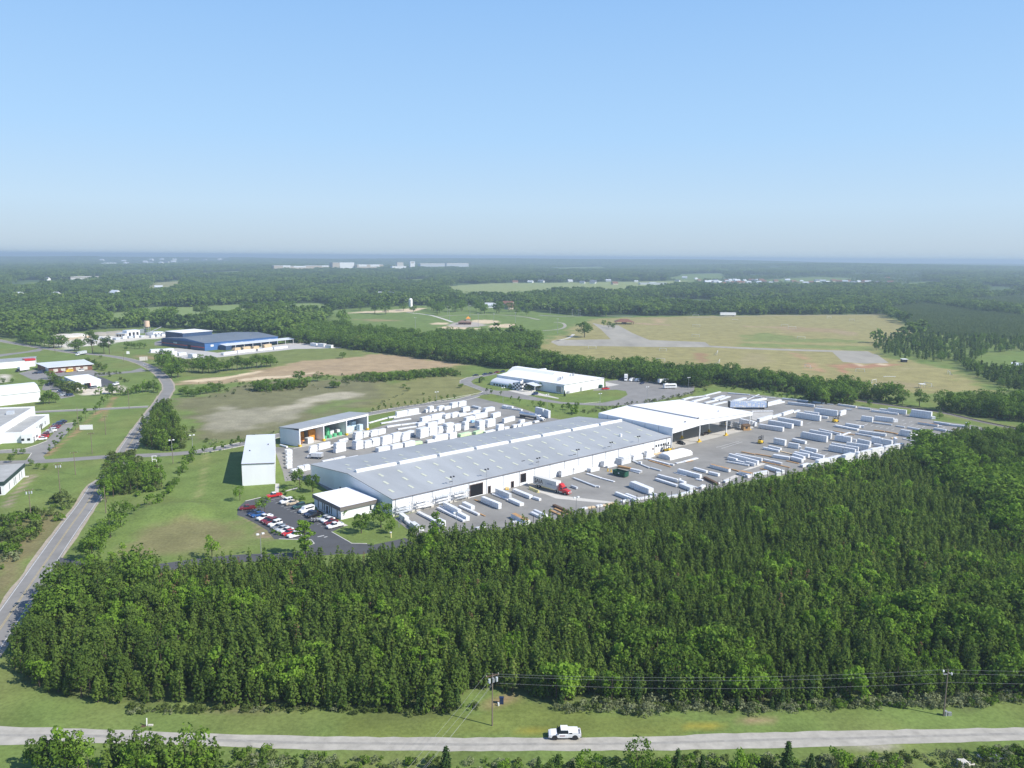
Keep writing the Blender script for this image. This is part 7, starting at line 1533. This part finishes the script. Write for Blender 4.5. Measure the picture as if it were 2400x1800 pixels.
# undergrowth belts that cannot be counted
def belt(name, kinds, fr, poly, sp, lo, hi, lab, keep=1.0):
    a, c = jgrid(PP(fr,poly), sp, .45, .3, keep); z = terr(a, c)
    if len(a): woods(name, kinds, np.stack([a,c,z],1), RS.uniform(lo,hi,len(a)), lab, .8, 1.3)
belt('tall_weeds', WEED+SHRUB[:1], 'B2', [(1330,450),(1700,400),(2212,380),(2212,480),(1800,480),(1430,465)], 1.3,.8,1.7,'tall grey-green weeds along the forest edge')
belt('tall_weeds', WEED+BUSHG[:1], 'B3', [(0,960),(600,980),(1100,950),(1600,930),(2212,910),(2212,960),(1700,985),(1100,1000),(600,1020),(0,1020)], 1.4,.8,1.8,'tall weeds along the right forest edge')
belt('bright_weeds', [LIGHTS[0]]+SHRUB, 'B2', [(0,440),(450,450),(880,420),(900,455),(500,500),(0,490)], 1.2,.6,1.3,'yellow-green weeds along the forest edge')
belt('bright_weeds', SHRUB+WEED[:1], 'B1', [(780,1265),(1400,1265),(2212,1250),(2212,1300),(1400,1300),(950,1320),(780,1290)], 1.3,.5,1.2,'yellow-green weeds along the left forest edge')
belt('roadside_bushes', SHRUB+BUSHG, 'RL', [(0,1060),(300,1020),(700,930),(1150,640),(1350,650),(1250,800),(1100,1040),(800,1250),(500,1480),(300,1659),(0,1659)], 3.4,1.2,3.4,'rough bushes covering the bank left of the road',.8)
belt('roadside_bushes', SHRUB+WEED+BUSHG, 'B1', [(0,60),(300,20),(150,250),(60,420),(0,480)], 3,.8,2.6,'rough bushes on the bank at the left frame edge',.6)
belt('low_scrub', SHRUB+WEED+BUSHG, 'B1', [(1480,1640),(1500,1560),(2212,1570),(2212,1700),(1480,1700)], 1.6,.6,1.6,'low scrub along the bottom edge',.9)
belt('low_scrub', WEED+SHRUB+BUSHG, 'B2', [(0,770),(400,780),(1000,790),(2212,770),(2212,900),(0,900)], 1.7,.5,1.4,'low scrub along the bottom edge in the middle',.85)
belt('low_scrub', WEED+SHRUB+BUSHG[:1], 'B3', [(0,1310),(500,1320),(1300,1320),(1500,1300),(2212,1250),(2300,1450),(0,1450)], 1.6,.5,1.5,'low scrub along the bottom edge at right',.9)
belt('bright_weeds', [LIGHTS[0]]+BUSHG, 'B3', [(1900,1300),(2212,1260),(2300,1300),(2300,1450),(2050,1400)], 1.5,.8,1.8,'bright weeds in the bottom right corner')
belt('field_scrub', SHRUB+WEED, 'Z1', [(1180,1290),(1250,1200),(1260,1320),(1700,1270),(1850,1230),(1880,1260),(1700,1310),(1300,1345)], 4,.8,2.2,'low scrub along the bare field edge',.5)
belt('field_scrub', WEED+SHRUB, 'BL', [(740,560),(1000,540),(1300,530),(1900,480),(2212,470),(2212,560),(1500,640),(800,680)], 6,.6,1.8,'scattered scrub on the bare fields',.4)
belt('rail_scrub', BUSHG+SHRUB, 'Z4', [(250,945),(560,985),(850,1045),(1100,1075),(1120,1095),(830,1065),(540,1005),(250,965)], 3.5,.8,2,'low bushes along the railway',.6)
belt('fence_scrub', SHRUB+WEED, 'Z3', [(300,1160),(560,1095),(800,1060),(1100,1010),(1250,970),(1260,985),(1100,1030),(800,1080),(520,1130)], 3,.6,1.6,'rough weeds behind the white shed',.6)
belt('scrap_weeds', WEED, 'Zr', [(60,115),(180,100),(400,5),(420,20),(300,70),(180,125)], 3,.6,1.2,'dark dead brush heap in the field',.6)

belt('undergrowth', BUSHG+SHRUB, 'Z1', [(920,1345),(960,1250),(1020,1080),(1090,1060),(1180,1300),(1200,1360),(1050,1385)], 3,1.5,3.2,'bushes under the tall pines beside the scrub field')
belt('undergrowth', BUSHG+SHRUB, 'Z5', [(660,380),(700,200),(860,180),(1030,300),(1060,400),(900,450),(720,440)], 3,1.2,3,'bushes under the corner clump of trees')
belt('field_thicket', BUSHG+SHRUB, 'BL', [(1330,600),(1450,590),(1620,580),(1780,545),(1800,580),(1600,615),(1400,620)], 4,1.5,3.5,'bushes filling the thicket between the bare fields')
belt('field_thicket', BUSHG+SHRUB, 'Z2', [(560,905),(800,880),(1000,870),(1280,850),(1330,885),(1100,905),(800,935),(570,920)], 4,1.2,3,'bushes filling the thicket left of the plant')

tl(BROADS+BIGPINE[:1],'Z1',[(1030,520),(1055,522),(1080,520),(1110,518),(1130,515),(1270,498),(1300,500),(1330,498),(840,530),(870,535),(900,532),(930,528)],13,18,'dark tree in a clump on the far pasture left','tree clumps on the far left pasture','pasture_tree',wide=1.2)
tl(BROADS+BIGPINE[:1],'Z1',[(1590,485),(1620,488),(1650,482),(1690,485),(1720,482),(1750,484),(1780,480),(1820,478),(1850,476),(1880,474)],15,19,'dark tree in the row on the far pasture','tree row on the far pasture','pasture_tree',wide=1.2)
tl(BROADS,'Z2',[(1360,395),(1400,390),(1500,400),(1560,410),(1620,400),(1300,440),(1250,435),(1450,440),(1700,420),(1760,470),(1850,455),(1880,440),(1640,470),(1560,480),(1480,480),(1700,470),(1330,470),(1190,480),(1150,470)],13,18,'tree beside the far side of the ball park','trees along the far side of the ball park','park_tree',wide=1.2)
M['roofgravel'] = mat('gravel_roof',(.36,.36,.34),.9,var=.15,scale=.2)
# ---- blue works
B5 = [(-280.2,721.8),(-232.8,788),(-289.5,830),(-336.8,764.3)]
bl, L, brz = shed('blue_works','wide blue works building with dark grey roof and red stripe beyond the fields','building',B5,[7]*4,'wallblue','roofdark',over=.3,trim='wallblue',ridge=(.45,9.2))
bw, bd = L[1][0], L[3][1]
o = MB(); onwall(o,(0,bd),(0,0),.2,bd-.2,.2,6.9,.08); o.build('end_cladding','walldark',bl); o = MB(); onwall(o,(0,bd),(0,0),.5,bd-.5,2.6,3.3,.14); o.build('red_stripe','red',bl)
MB().box(-.2,-.1,22,27,0,4).build('loading_door','black',bl); MB().box(-.25,-.1,44,50,3.6,5).build('wall_sign','wrapgrey',bl)
for k in range(5): MB().box(6+k*16,9+k*16,-.1,0,3.4,5.2).build('window','white',bl)
MB().box(14,46,bd-14,bd+16,0,11.6).build('annex_wall','walldark',bl); MB().box(13.5,46.5,bd-14.5,bd+16.5,11.6,12).build('annex_roof','roofwhite',bl)
aw = MB().xprism([(-11.5,4.2),(-1.5,5),(-1.5,5.25),(-11.5,4.45)],14,bw+12); aw.build('awning','rooflight',bl)
for k in range(9): MB().cyl((15+k*9.5,-11.2,0),(15+k*9.5,-11.2,4.3),.2,6).build('awning_post','white',bl)
MB().box(14,20,-11.4,-1.5,0,4.2).build('awning_store','walldark',bl)
for k in range(4): MB().cyl((10+k*18,20,7.8),(10+k*18,20,9.2),.5,8).build('roof_vent','galv',bl)
# ---- left group of buildings
b2, L, _ = shed('brick_unit','low brick unit with long white metal roof beside the bend of the road','building',[(-339.5,577.5),(-318,597.5),(-338,622),(-361,600)],[4.2]*4,'brick','rooflight',over=1.2,trim='white')
for k in range(5): MB().box(3+k*5,6+k*5,-.1,0,.6,2.8).build('window','conclight',b2)
MB().box(-.1,0,4,7,0,3).build('door','dark',b2); o = MB().box(-.12,-.02,.3,26,.2,4); o.build('end_cladding','wrapgrey',b2)
b3, L, _ = shed('workshop','small grey-white workshop with open dark roller door on a pale gravel pad','building',[(-281.6,508.5),(-272,520.5),(-292.5,543),(-302,531)],[4.6]*4,'wallwhite','roofwhite',over=.25,trim='white')
o = MB().box(4.6,8.2,-.08,0,0,3.4).build('roller_door','black',b3); MB().box(4.3,4.6,-.1,0,0,3.5).build('door_frame','wrapblue',o); MB().box(8.2,8.6,-.1,0,0,3.5).build('door_frame','red',o)
o = MB().box(-.1,0,.1,28,0,4.5).build('side_cladding','wrapgrey',b3)
b1, L, _ = shed('white_hall','large plain white hall with white pitched roof cut by the left frame edge','building',[(-318,424),(-280,465.5),(-303,498),(-343,455)],[6]*4,'wallwhite','roofwhite',over=.3,ridge=(.5,7.2))
MB().box(56.3,60,26,34,0,5.5).build('entrance_wing','wrapblue',b1); MB().box(56.2,60.4,25.6,34.4,5.5,5.8).build('wing_roof','roofwhite',b1)
b4, L, _ = shed('red_corner_store','long white store with grey roof and one red corner sign','building',[(-430,552),(-371,614),(-382,634),(-442,572)],[5]*4,'wallwhite','roofgrey',over=.3)
MB().box(L[1][0]-7,L[1][0]+.4,-.4,6,4.7,6.1).build('corner_sign','red',b4); MB().box(60,67,22,24,5.2,8).build('roof_sign','white',b4)
# ---- white two-level office on the left edge
m5 = thing('white_office','modern white two-level office with flat grey roofs and narrow windows','building',(-227,361,0),math.atan2(42.5,-12.0))
W5 = math.hypot(12,42.5)
def par(b, x0,x1,y0,y1,h):
    b.box(x0,x1,y0,y1,-.2,h-.7)
    for q in ((x0,x1,y0,y0+.3),(x0,x1,y1-.3,y1),(x0,x0+.3,y0+.3,y1-.3),(x1-.3,x1,y0+.3,y1-.3)): b.box(*q,h-.7,h)
b = MB(); par(b,0,W5,0,9,5.0); b.build('lower_wing','wallwhite',m5); MB().box(.3,W5-.3,.3,8.7,4.3,4.33).build('roof','roofgravel',m5)
b = MB(); par(b,-9,W5+10,9.02,45,7.6); b.build('upper_block','wallwhite',m5); MB().box(-8.7,W5+9.7,9.3,44.7,6.9,6.93).build('upper_roof','roofgravel',m5)
MB().box(36,39,14,17,6.9,8.4).build('roof_unit','wrapgrey',m5)
b = MB().box(-2,12,-4.5,0,-.2,4.2); b.build('front_wing','wallwhite',m5)
for x_,y_ in ((-2.06,-3.6),(-2.06,-1.2)): MB().box(x_,x_+.06,y_,y_+1.2,1.2,2.3).build('window','glass',m5)
for s in (14,17,22,26,31,36): MB().box(s,s+.7,-.06,0,1.2,2.8).build('window','glass',m5)
MB().box(0,1.2,-4.56,-4.5,.1,2.4).build('door','glass',m5); MB().box(4,6,-4.56,-4.5,1.2,2.2).build('window','glass',m5); MB().box(28,30,-.08,0,.1,2.8).build('door','glass',m5)
# ---- dark-trimmed building at the left frame edge
m6 = thing('trimmed_office','pale office with deep dark green fascia at the left frame edge','building',(-184.2,279.5,0),math.atan2(25.2,-7.8)); W6 = 26.4
MB().box(0,W6,0,34,-.2,3.8).build('wall','wallwhite',m6); MB().box(-.3,W6+.3,-.3,34.3,3.75,5.1).build('fascia','greentrim',m6); MB().box(-.1,W6+.1,-.1,34.1,5.1,5.15).build('roof','roofgravel',m6)
for s in (6,12,14,19,22): MB().box(s,s+.35,-.06,0,.4,3.0).build('window','glass',m6)
MB().box(-.06,0,1,7,.4,3.2).build('window','glass',m6); MB().box(24,25.5,-1.6,0,0,.2).build('door_step','conclight',m6); MB().box(-7,-.5,3,16,2.6,2.9).build('entrance_canopy','fascia',m6)
for q in (4,15): MB().box(-6.6,-6.2,q-.2,q+.2,0,2.6).build('canopy_post','dark',m6)
# ---- concrete works
wk = P('LB',1910,225); t = thing('silo_tower','orange and white cement silo raised on a steel frame at the concrete works','silo',(wk.x,wk.y,0))
s_ = .68
b = MB().cyl((0,0,10.5*s_),(0,0,20*s_),4.2*s_,18); b.cyl((0,0,10.5*s_),(0,0,8*s_),4.2*s_,18,1*s_); b.build('silo',mat('silo_paint',(.72,.52,.38),.5,var=.15,scale=.1),t)
b = MB()
for a in range(4):
    x_, y_ = 3.4*s_*(1 if a in (0,3) else -1), 3.4*s_*(1 if a<2 else -1); b.cyl((x_,y_,0),(x_,y_,11*s_),.3,6)
for zz in (4,8): b.box(-3.6*s_,3.6*s_,-3.6*s_,3.6*s_,zz*s_,zz*s_+.25)
b.build('frame','galv',t)
MB().box(-7,-3,-3,3,0,4.5).build('control_room','wrapgrey',t)
for k,(a,b_,c,d,h,nm,lab,m) in enumerate(((1650,270,1815,258,6,'batch_plant','white batch plant block below the silo with open bays','wallwhite'),(1500,272,1620,275,3.4,'aggregate_shed','low pale shed left of the batch plant','conc'),(1990,262,2120,250,3.5,'works_shed','long pale shed right of the silo tower','wallwhite'))):
    p, q = P('LB',a,b_), P('LB',c,d); dv_ = (q-p).normalized(); nn = Vector((-dv_.y,dv_.x,0))*10
    t, L, _ = shed(nm, lab, 'building', [p,q,q+nn,p+nn], [h]*4, m, 'rooflight', over=.2)
    w_ = L[1][0]
    for i in range(3): MB().box(w_*(.12+.3*i),w_*(.3+.3*i),-.1,0,0,h*.7).build('bay_opening','dark',t)
for k,(a,b_,h,r) in enumerate(((1300,252,3.6,13),(1435,247,3.8,14),(1540,240,4,14),(1650,225,3.2,12),(640,300,3,12),(830,275,3.4,16),(1000,262,3,14))):
    p = P('LB',a,b_); b = MB(); rng = random.Random(k); secs = []
    for i in range(5):
        f = i/4; secs.append([(math.cos(j*.449)*r*(1-f*.9)*(1+.12*math.sin(j*2.3+k)), math.sin(j*.449)*r*.7*(1-f*.9), h*math.sin(f*1.57)) for j in range(14)])
    b.loft(secs); o = b.build('stone_heap', 'gravelgrey' if k < 4 else 'conclight', smooth=True); o.location = p; fix_normals(o.data)
    tag(o, ('grey stone heap at the concrete works, '+ORD[k].replace('leftmost','first')+' from the left') if k < 4 else 'pale sand heap at the concrete works, %s from the left' % ORD[k-4].replace('leftmost','first'), 'heap','aggregate heaps at the concrete works')
p, q = P('LB',1900,250), P('LB',2170,200); t = MB().cyl((0,0,1.5),((q.x-p.x)*.7,(q.y-p.y)*.7,6),.5,6).box(-1,1,-1,1,0,3); o = t.build('conveyor','galv'); o.location = p; tag(o,'inclined conveyor running up towards the right of the silo','conveyor')
# ---- picnic hut, trailer, ball park tower
p = P('SF',735,412); t = thing('picnic_shelter','open picnic shelter with broad brown hip roof by the sports field','shelter',(p.x,p.y,0))
b = MB(); b.add([(-13,-9,3),(13,-9,3),(13,9,3),(-13,9,3),(-5,0,6.8),(5,0,6.8)],[(0,1,5,4),(1,2,5),(2,3,4,5),(3,0,4),(3,2,1,0)]); b.build('roof','brick',t)
for i in (-11,0,11):
    for j in (-7.5,7.5): MB().cyl((i,j,0),(i,j,3.1),.3,6).build('post','wooddark',t)
MB().box(-3,3,-2,2,0,2.4).build('service_block','tan',t)
p = P('SF',1575,348); t = thing('box_trailer','long white box trailer parked at the far edge of the sports field','trailer',(p.x,p.y,0),.02)
MB().box(-12,12,-1.6,1.6,1.3,5.4).build('body','white',t); MB().box(-12,12,-1.4,1.4,.8,1.3).build('chassis','dark',t)
for i in (-9,-7.5,8): MB().cyl((i,-1.5,.55),(i,1.5,.55),.55,10).build('wheel','rubber',t)
p = P('BF',1150,415); t = thing('press_tower','brown clubhouse with pointed tower between the ball diamonds','building',(p.x,p.y,0)); t.scale = (.62,.62,.62)
MB().box(-16,10,-7,7,0,4.5).build('wall','brick',t); b = MB(); b.add([(-18,-9,4.5),(12,-9,4.5),(12,9,4.5),(-18,9,4.5),(-9,0,9),(4,0,9)],[(0,1,5,4),(1,2,5),(2,3,4,5),(3,0,4),(3,2,1,0)]); b.build('roof',mat('brown_shingle',(.22,.15,.12),.9,var=.2),t)
MB().box(0,8,-4,4,4.5,12).build('tower','tan',t); b = MB(); b.add([(-.8,-4.8,12),(8.8,-4.8,12),(8.8,4.8,12),(-.8,4.8,12),(4,0,17)],[(0,1,4),(1,2,4),(2,3,4),(3,0,4),(3,2,1,0)]); b.build('tower_roof','orange',t)
for k in range(3): MB().box(-14+k*5,-11.5+k*5,-7.1,-7,1,3).build('window','glass',t)
p = P('BF',700,275); t = thing('water_tank','tall white water tank among the trees by the sandy track','tank',(p.x,p.y,0))
b = MB(); b.cyl((0,0,0),(0,0,13),3.3,16); b.cyl((0,0,13),(0,0,15),3.3,16,1.4); b.build('shell','white',t); MB().box(-.4,.4,-3.7,-3.3,0,13).build('ladder','galv',t)
p = P('RT',2110,575); q = P('RT',2330,590); dv_ = (q-p).normalized(); nn = Vector((-dv_.y,dv_.x,0))*18
t,_,_ = shed('farm_shed','white long shed with pale roof at the right frame edge','building',[p,q,q+nn,p+nn],[5]*4,'wallwhite','rooflight',ridge=(.5,6.5))
MB().box(6,10,-.1,0,0,3.5).build('door','galv',t)
# ---- far industrial group on the ridge
def farbox(name, lab, fr, x0, x1, yb, yt, deep, m, rm='rooflight', wing=None):
    a = PT_(fr,x0,yb); c = P(fr,x1,yb,a.z); c.z = a.z
    h = (P(fr,x0,yt,0)-P(fr,x0,yb,0)).length*0; 
    lo, hi = 0, 90
    d = a.y*math.cos(PITCH); sc = FR[fr][2]/FR[fr][3]; h = (yb-yt)*sc*d/FPX*1.02
    t = thing(name, lab, 'building', (a.x,a.y,a.z-1), math.atan2(c.y-a.y,c.x-a.x)); L = (c-a).length
    HOUSES_AT.append(((a.x+c.x)/2,(a.y+c.y)/2,L*.45))
    MB().box(0,L,0,deep,0,h).build('wall',m,t); MB().box(-.5,L+.5,-.5,deep+.5,h,h+.8).build('roof',rm,t)
    return t, L, h
t,L,h = farbox('far_factory','tan factory block with pale portal at the left of the far ridge','H1',180,345,150,95,60,'tan'); MB().box(L*.55,L,-.6,0,h*.75,h).box(L*.55,L*.6,-.6,0,0,h*.75).box(L*.95,L,-.6,0,0,h*.75).build('portal','white',t)
t,L,h = farbox('far_factory','low tan factory wing next to the portal block on the far ridge','H1',345,500,145,100,60,'tan'); MB().box(L*.2,L,-.6,0,h*.7,h).build('roof_band','white',t)
t,L,h = farbox('far_factory','long low tan factory range in the middle of the far ridge','H1',500,730,140,95,60,'tan'); MB().box(L*.68,L,-.6,0,h*.75,h).build('roof_band','white',t)
t,L,h = farbox('far_hall','tallest bright white hall on the far wooded ridge','H1',765,980,128,66,70,'tan'); MB().box(L*.33,L,-.8,0,0,h).build('bright_front','white',t)
t,L,h = farbox('far_factory','tan and white range right of the tall white hall on the ridge','H1',1010,1270,130,85,50,'tan'); MB().box(L*.06,L*.36,-.6,0,h*.55,h).box(L*.5,L*.85,-.6,0,h*.55,h).build('roof_band','white',t)
t,L,h = farbox('far_mill','stepped white mill with a slim tower on the far ridge','H1',1360,1500,140,100,40,'white'); MB().box(L*.35,L*.8,2,30,h,h*1.9).build('upper_block','conclight',t)
t,L,h = farbox('far_tower','slim white tower at the right end of the far mill','H1',1540,1585,138,55,20,'white'); MB().box(L*.2,L*.8,-.5,0,h*.8,h*.95).build('louvre','conc',t)
t,L,h = farbox('far_factory','grey-green long factory half hidden by trees right of the mill','H1',1640,1885,125,75,50,'wrapgrey'); MB().box(0,L,-.5,0,h*.85,h).build('roof_band','conclight',t)
t,L,h = farbox('far_factory','second grey-green long factory at the right end of the ridge','H1',1900,2120,125,72,50,'wrapgrey'); MB().box(0,L,-.5,0,h*.85,h).build('roof_band','conclight',t)
t,L,h = farbox('far_warehouse','long pale warehouse roof among woods at the far left','H2',610,800,205,180,90,'conclight','conclight'); MB().box(0,L,-.5,0,0,h*.5).build('wall_base','white',t)
t,L,h = farbox('far_warehouse','low grey warehouse in the woods near the left frame edge','H2',150,375,285,262,60,'wrapgrey'); MB().box(L*.7,L,-.5,0,0,h).build('end_bay','brick',t)
t,L,h = farbox('farm_barns','long low blue-grey barns on the far pasture','H3',370,560,206,192,16,'wrapgrey','wrapgrey'); MB().box(L*.38,L*.6,2,12,h,h*1.4).build('upper_roof','rooflight',t)
# ---- far houses
HKIND = []
def house_mesh(wm, rm):
    b = MB(); b.add([(-6,-4,0),(6,-4,0),(6,4,0),(-6,4,0),(-6,-4,3),(6,-4,3),(6,4,3),(-6,4,3),(-6,0,5.6),(6,0,5.6)],[(0,1,5,4),(2,3,7,6),(1,2,6,9,5),(3,0,4,8,7)]); w_ = b.mesh('house_walls',wm)
    r = MB(); r.add([(-6.5,-4.6,2.8),(6.5,-4.6,2.8),(6.5,0,5.8),(-6.5,0,5.8),(6.5,4.6,2.8),(-6.5,4.6,2.8),(-6.5,-4.6,2.6),(6.5,-4.6,2.6)],[(0,1,2,3),(3,2,4,5),(6,7,1,0)]); return w_, r.mesh('house_roof',rm)
HK = [house_mesh('white','roofdark'), house_mesh('white','wrapgrey'), house_mesh('tan','brick'), house_mesh('white','rooflight')]
HN = 0
def house(fr, x, y, k, lab, grp, sc=1.0):
    p = PT_(fr,x,y); t = thing('house', lab, 'house', (p.x,p.y,p.z-.1), random.uniform(-.6,.6), grp); t.scale = (sc,sc,sc)
    for m, nm in zip(HK[k], ('wall','roof')):
        o = bpy.data.objects.new(nm, m); COL.objects.link(o); o.parent = t
    HOUSES_AT.append((p.x,p.y,15*sc))
hs = [(30,190),(140,184),(185,205),(340,188),(540,160),(640,185),(690,162),(770,168),(832,184),(878,186),(912,180),(915,195),(970,202),(1000,190),(1035,195),(1068,185),(1080,198),(1105,196),(1045,222),(1170,182),(1190,184),(1225,195),(1240,182),(1285,225),(1395,218),(1425,220),(1472,192),(1560,202),(1685,188),(1800,192),(1845,190),(1900,198),(1940,190),(1970,206),(1985,190),(2040,204),(2060,206),(2115,220),(2130,206),(2150,166),(2195,218),(140,262),(200,264),(335,246),(790,182),(855,196),(895,192),(940,196),(985,182),(1015,180),(1050,178),(1120,182),(1150,196),(1210,178),(1260,190),(1310,196),(1345,186),(1430,180),(1500,196),(1530,184),(1600,196),(1640,186),(1720,196),(1760,184),(1825,202),(1870,186),(1920,206),(2010,196),(2080,190),(2170,196)]
hs.sort()
for i,(a,c) in enumerate(hs): house('H3',a,c,[0,1,3,2,2,3,1,2][i%8],'small %s in the far village street, number %d counted from the left' % (['white house with dark roof','white house with grey roof','white house with pale roof','tan house with red-brown roof','white house with dark roof','white house with pale roof','white house with grey roof','tan house with red-brown roof'][i%8], i+1) if 0 else 'small house among trees in the far village beyond the pasture','houses of the far village',random.uniform(1.0,1.75))
hs = [(160,355),(480,350),(530,322),(1000,338),(1135,338),(1370,282),(185,98),(400,210),(490,132)]
for i,(a,c) in enumerate(hs): house('H2',a,c,[3,3,0,3,3,1,3,0,1][i],'lone pale building among the woods on the far left, %s' % ordinal(sorted(h_[0] for h_ in hs).index(a), len(hs)),'lone buildings in the left woods',[1.8,1.7,1,1.9,1.8,1.5,2.2,1.8,1.4][i])
hs = [(880,42),(980,80),(1070,50),(1095,75),(1130,82),(900,84),(930,80),(1230,82),(1260,60),(1300,62),(1310,38),(1400,36),(1440,62),(1395,68),(1500,58),(1510,36),(1610,34),(1660,28),(1770,38),(1900,36)]
for a,c in hs: house('H2',a,c,random.choice([0,3,3]),'pale speck of a building in the distant town on the left skyline','buildings of the distant town',3.2)
for i,(a,c,k) in enumerate(((440,182,1),(545,180,0),(1225,185,0),(1262,184,1),(1490,265,2),(1510,292,2),(1345,280,1),(1545,80,2),(1670,80,1),(1760,76,0),(1990,72,1),(2090,84,0),(2185,78,0),(60,75,1),(480,85,0))):
    house('BF' if i < 13 else 'SF',a,c,k,'house beside the ball park and pasture, %s' % ['grey roof in trees left of the tank','white gable left of the tank','white gable behind the tower','grey roof behind the tower','red roof right of the diamonds','low red roof right of the diamonds','white roof by the car park','red roof at the pasture edge','grey roof at the pasture edge','white gable at the pasture edge','grey gable right of the pasture','white gable right of the pasture','last white gable right of the pasture','white gable at the pasture corner','white double gable on the pasture'][i],'houses around the ball park',1.5)
farwood('woodland', 560, 2300, 95, FARB+FARB[:2]+FARP[:1], 9, 19, 'rolling mixed woodland behind the fields and the works', .34, (1.0,1.55))
farwood('woodland', 2300, 4800, 190, FARB, 10, 22, 'distant mixed woodland fading towards the horizon', .37, (1.1,1.9))
farwood('woodland', 4800, 19000, 1900, CLUMP, 12, 19, 'far woodland merging into blue haze along the horizon', .3, (1.0,1.6))
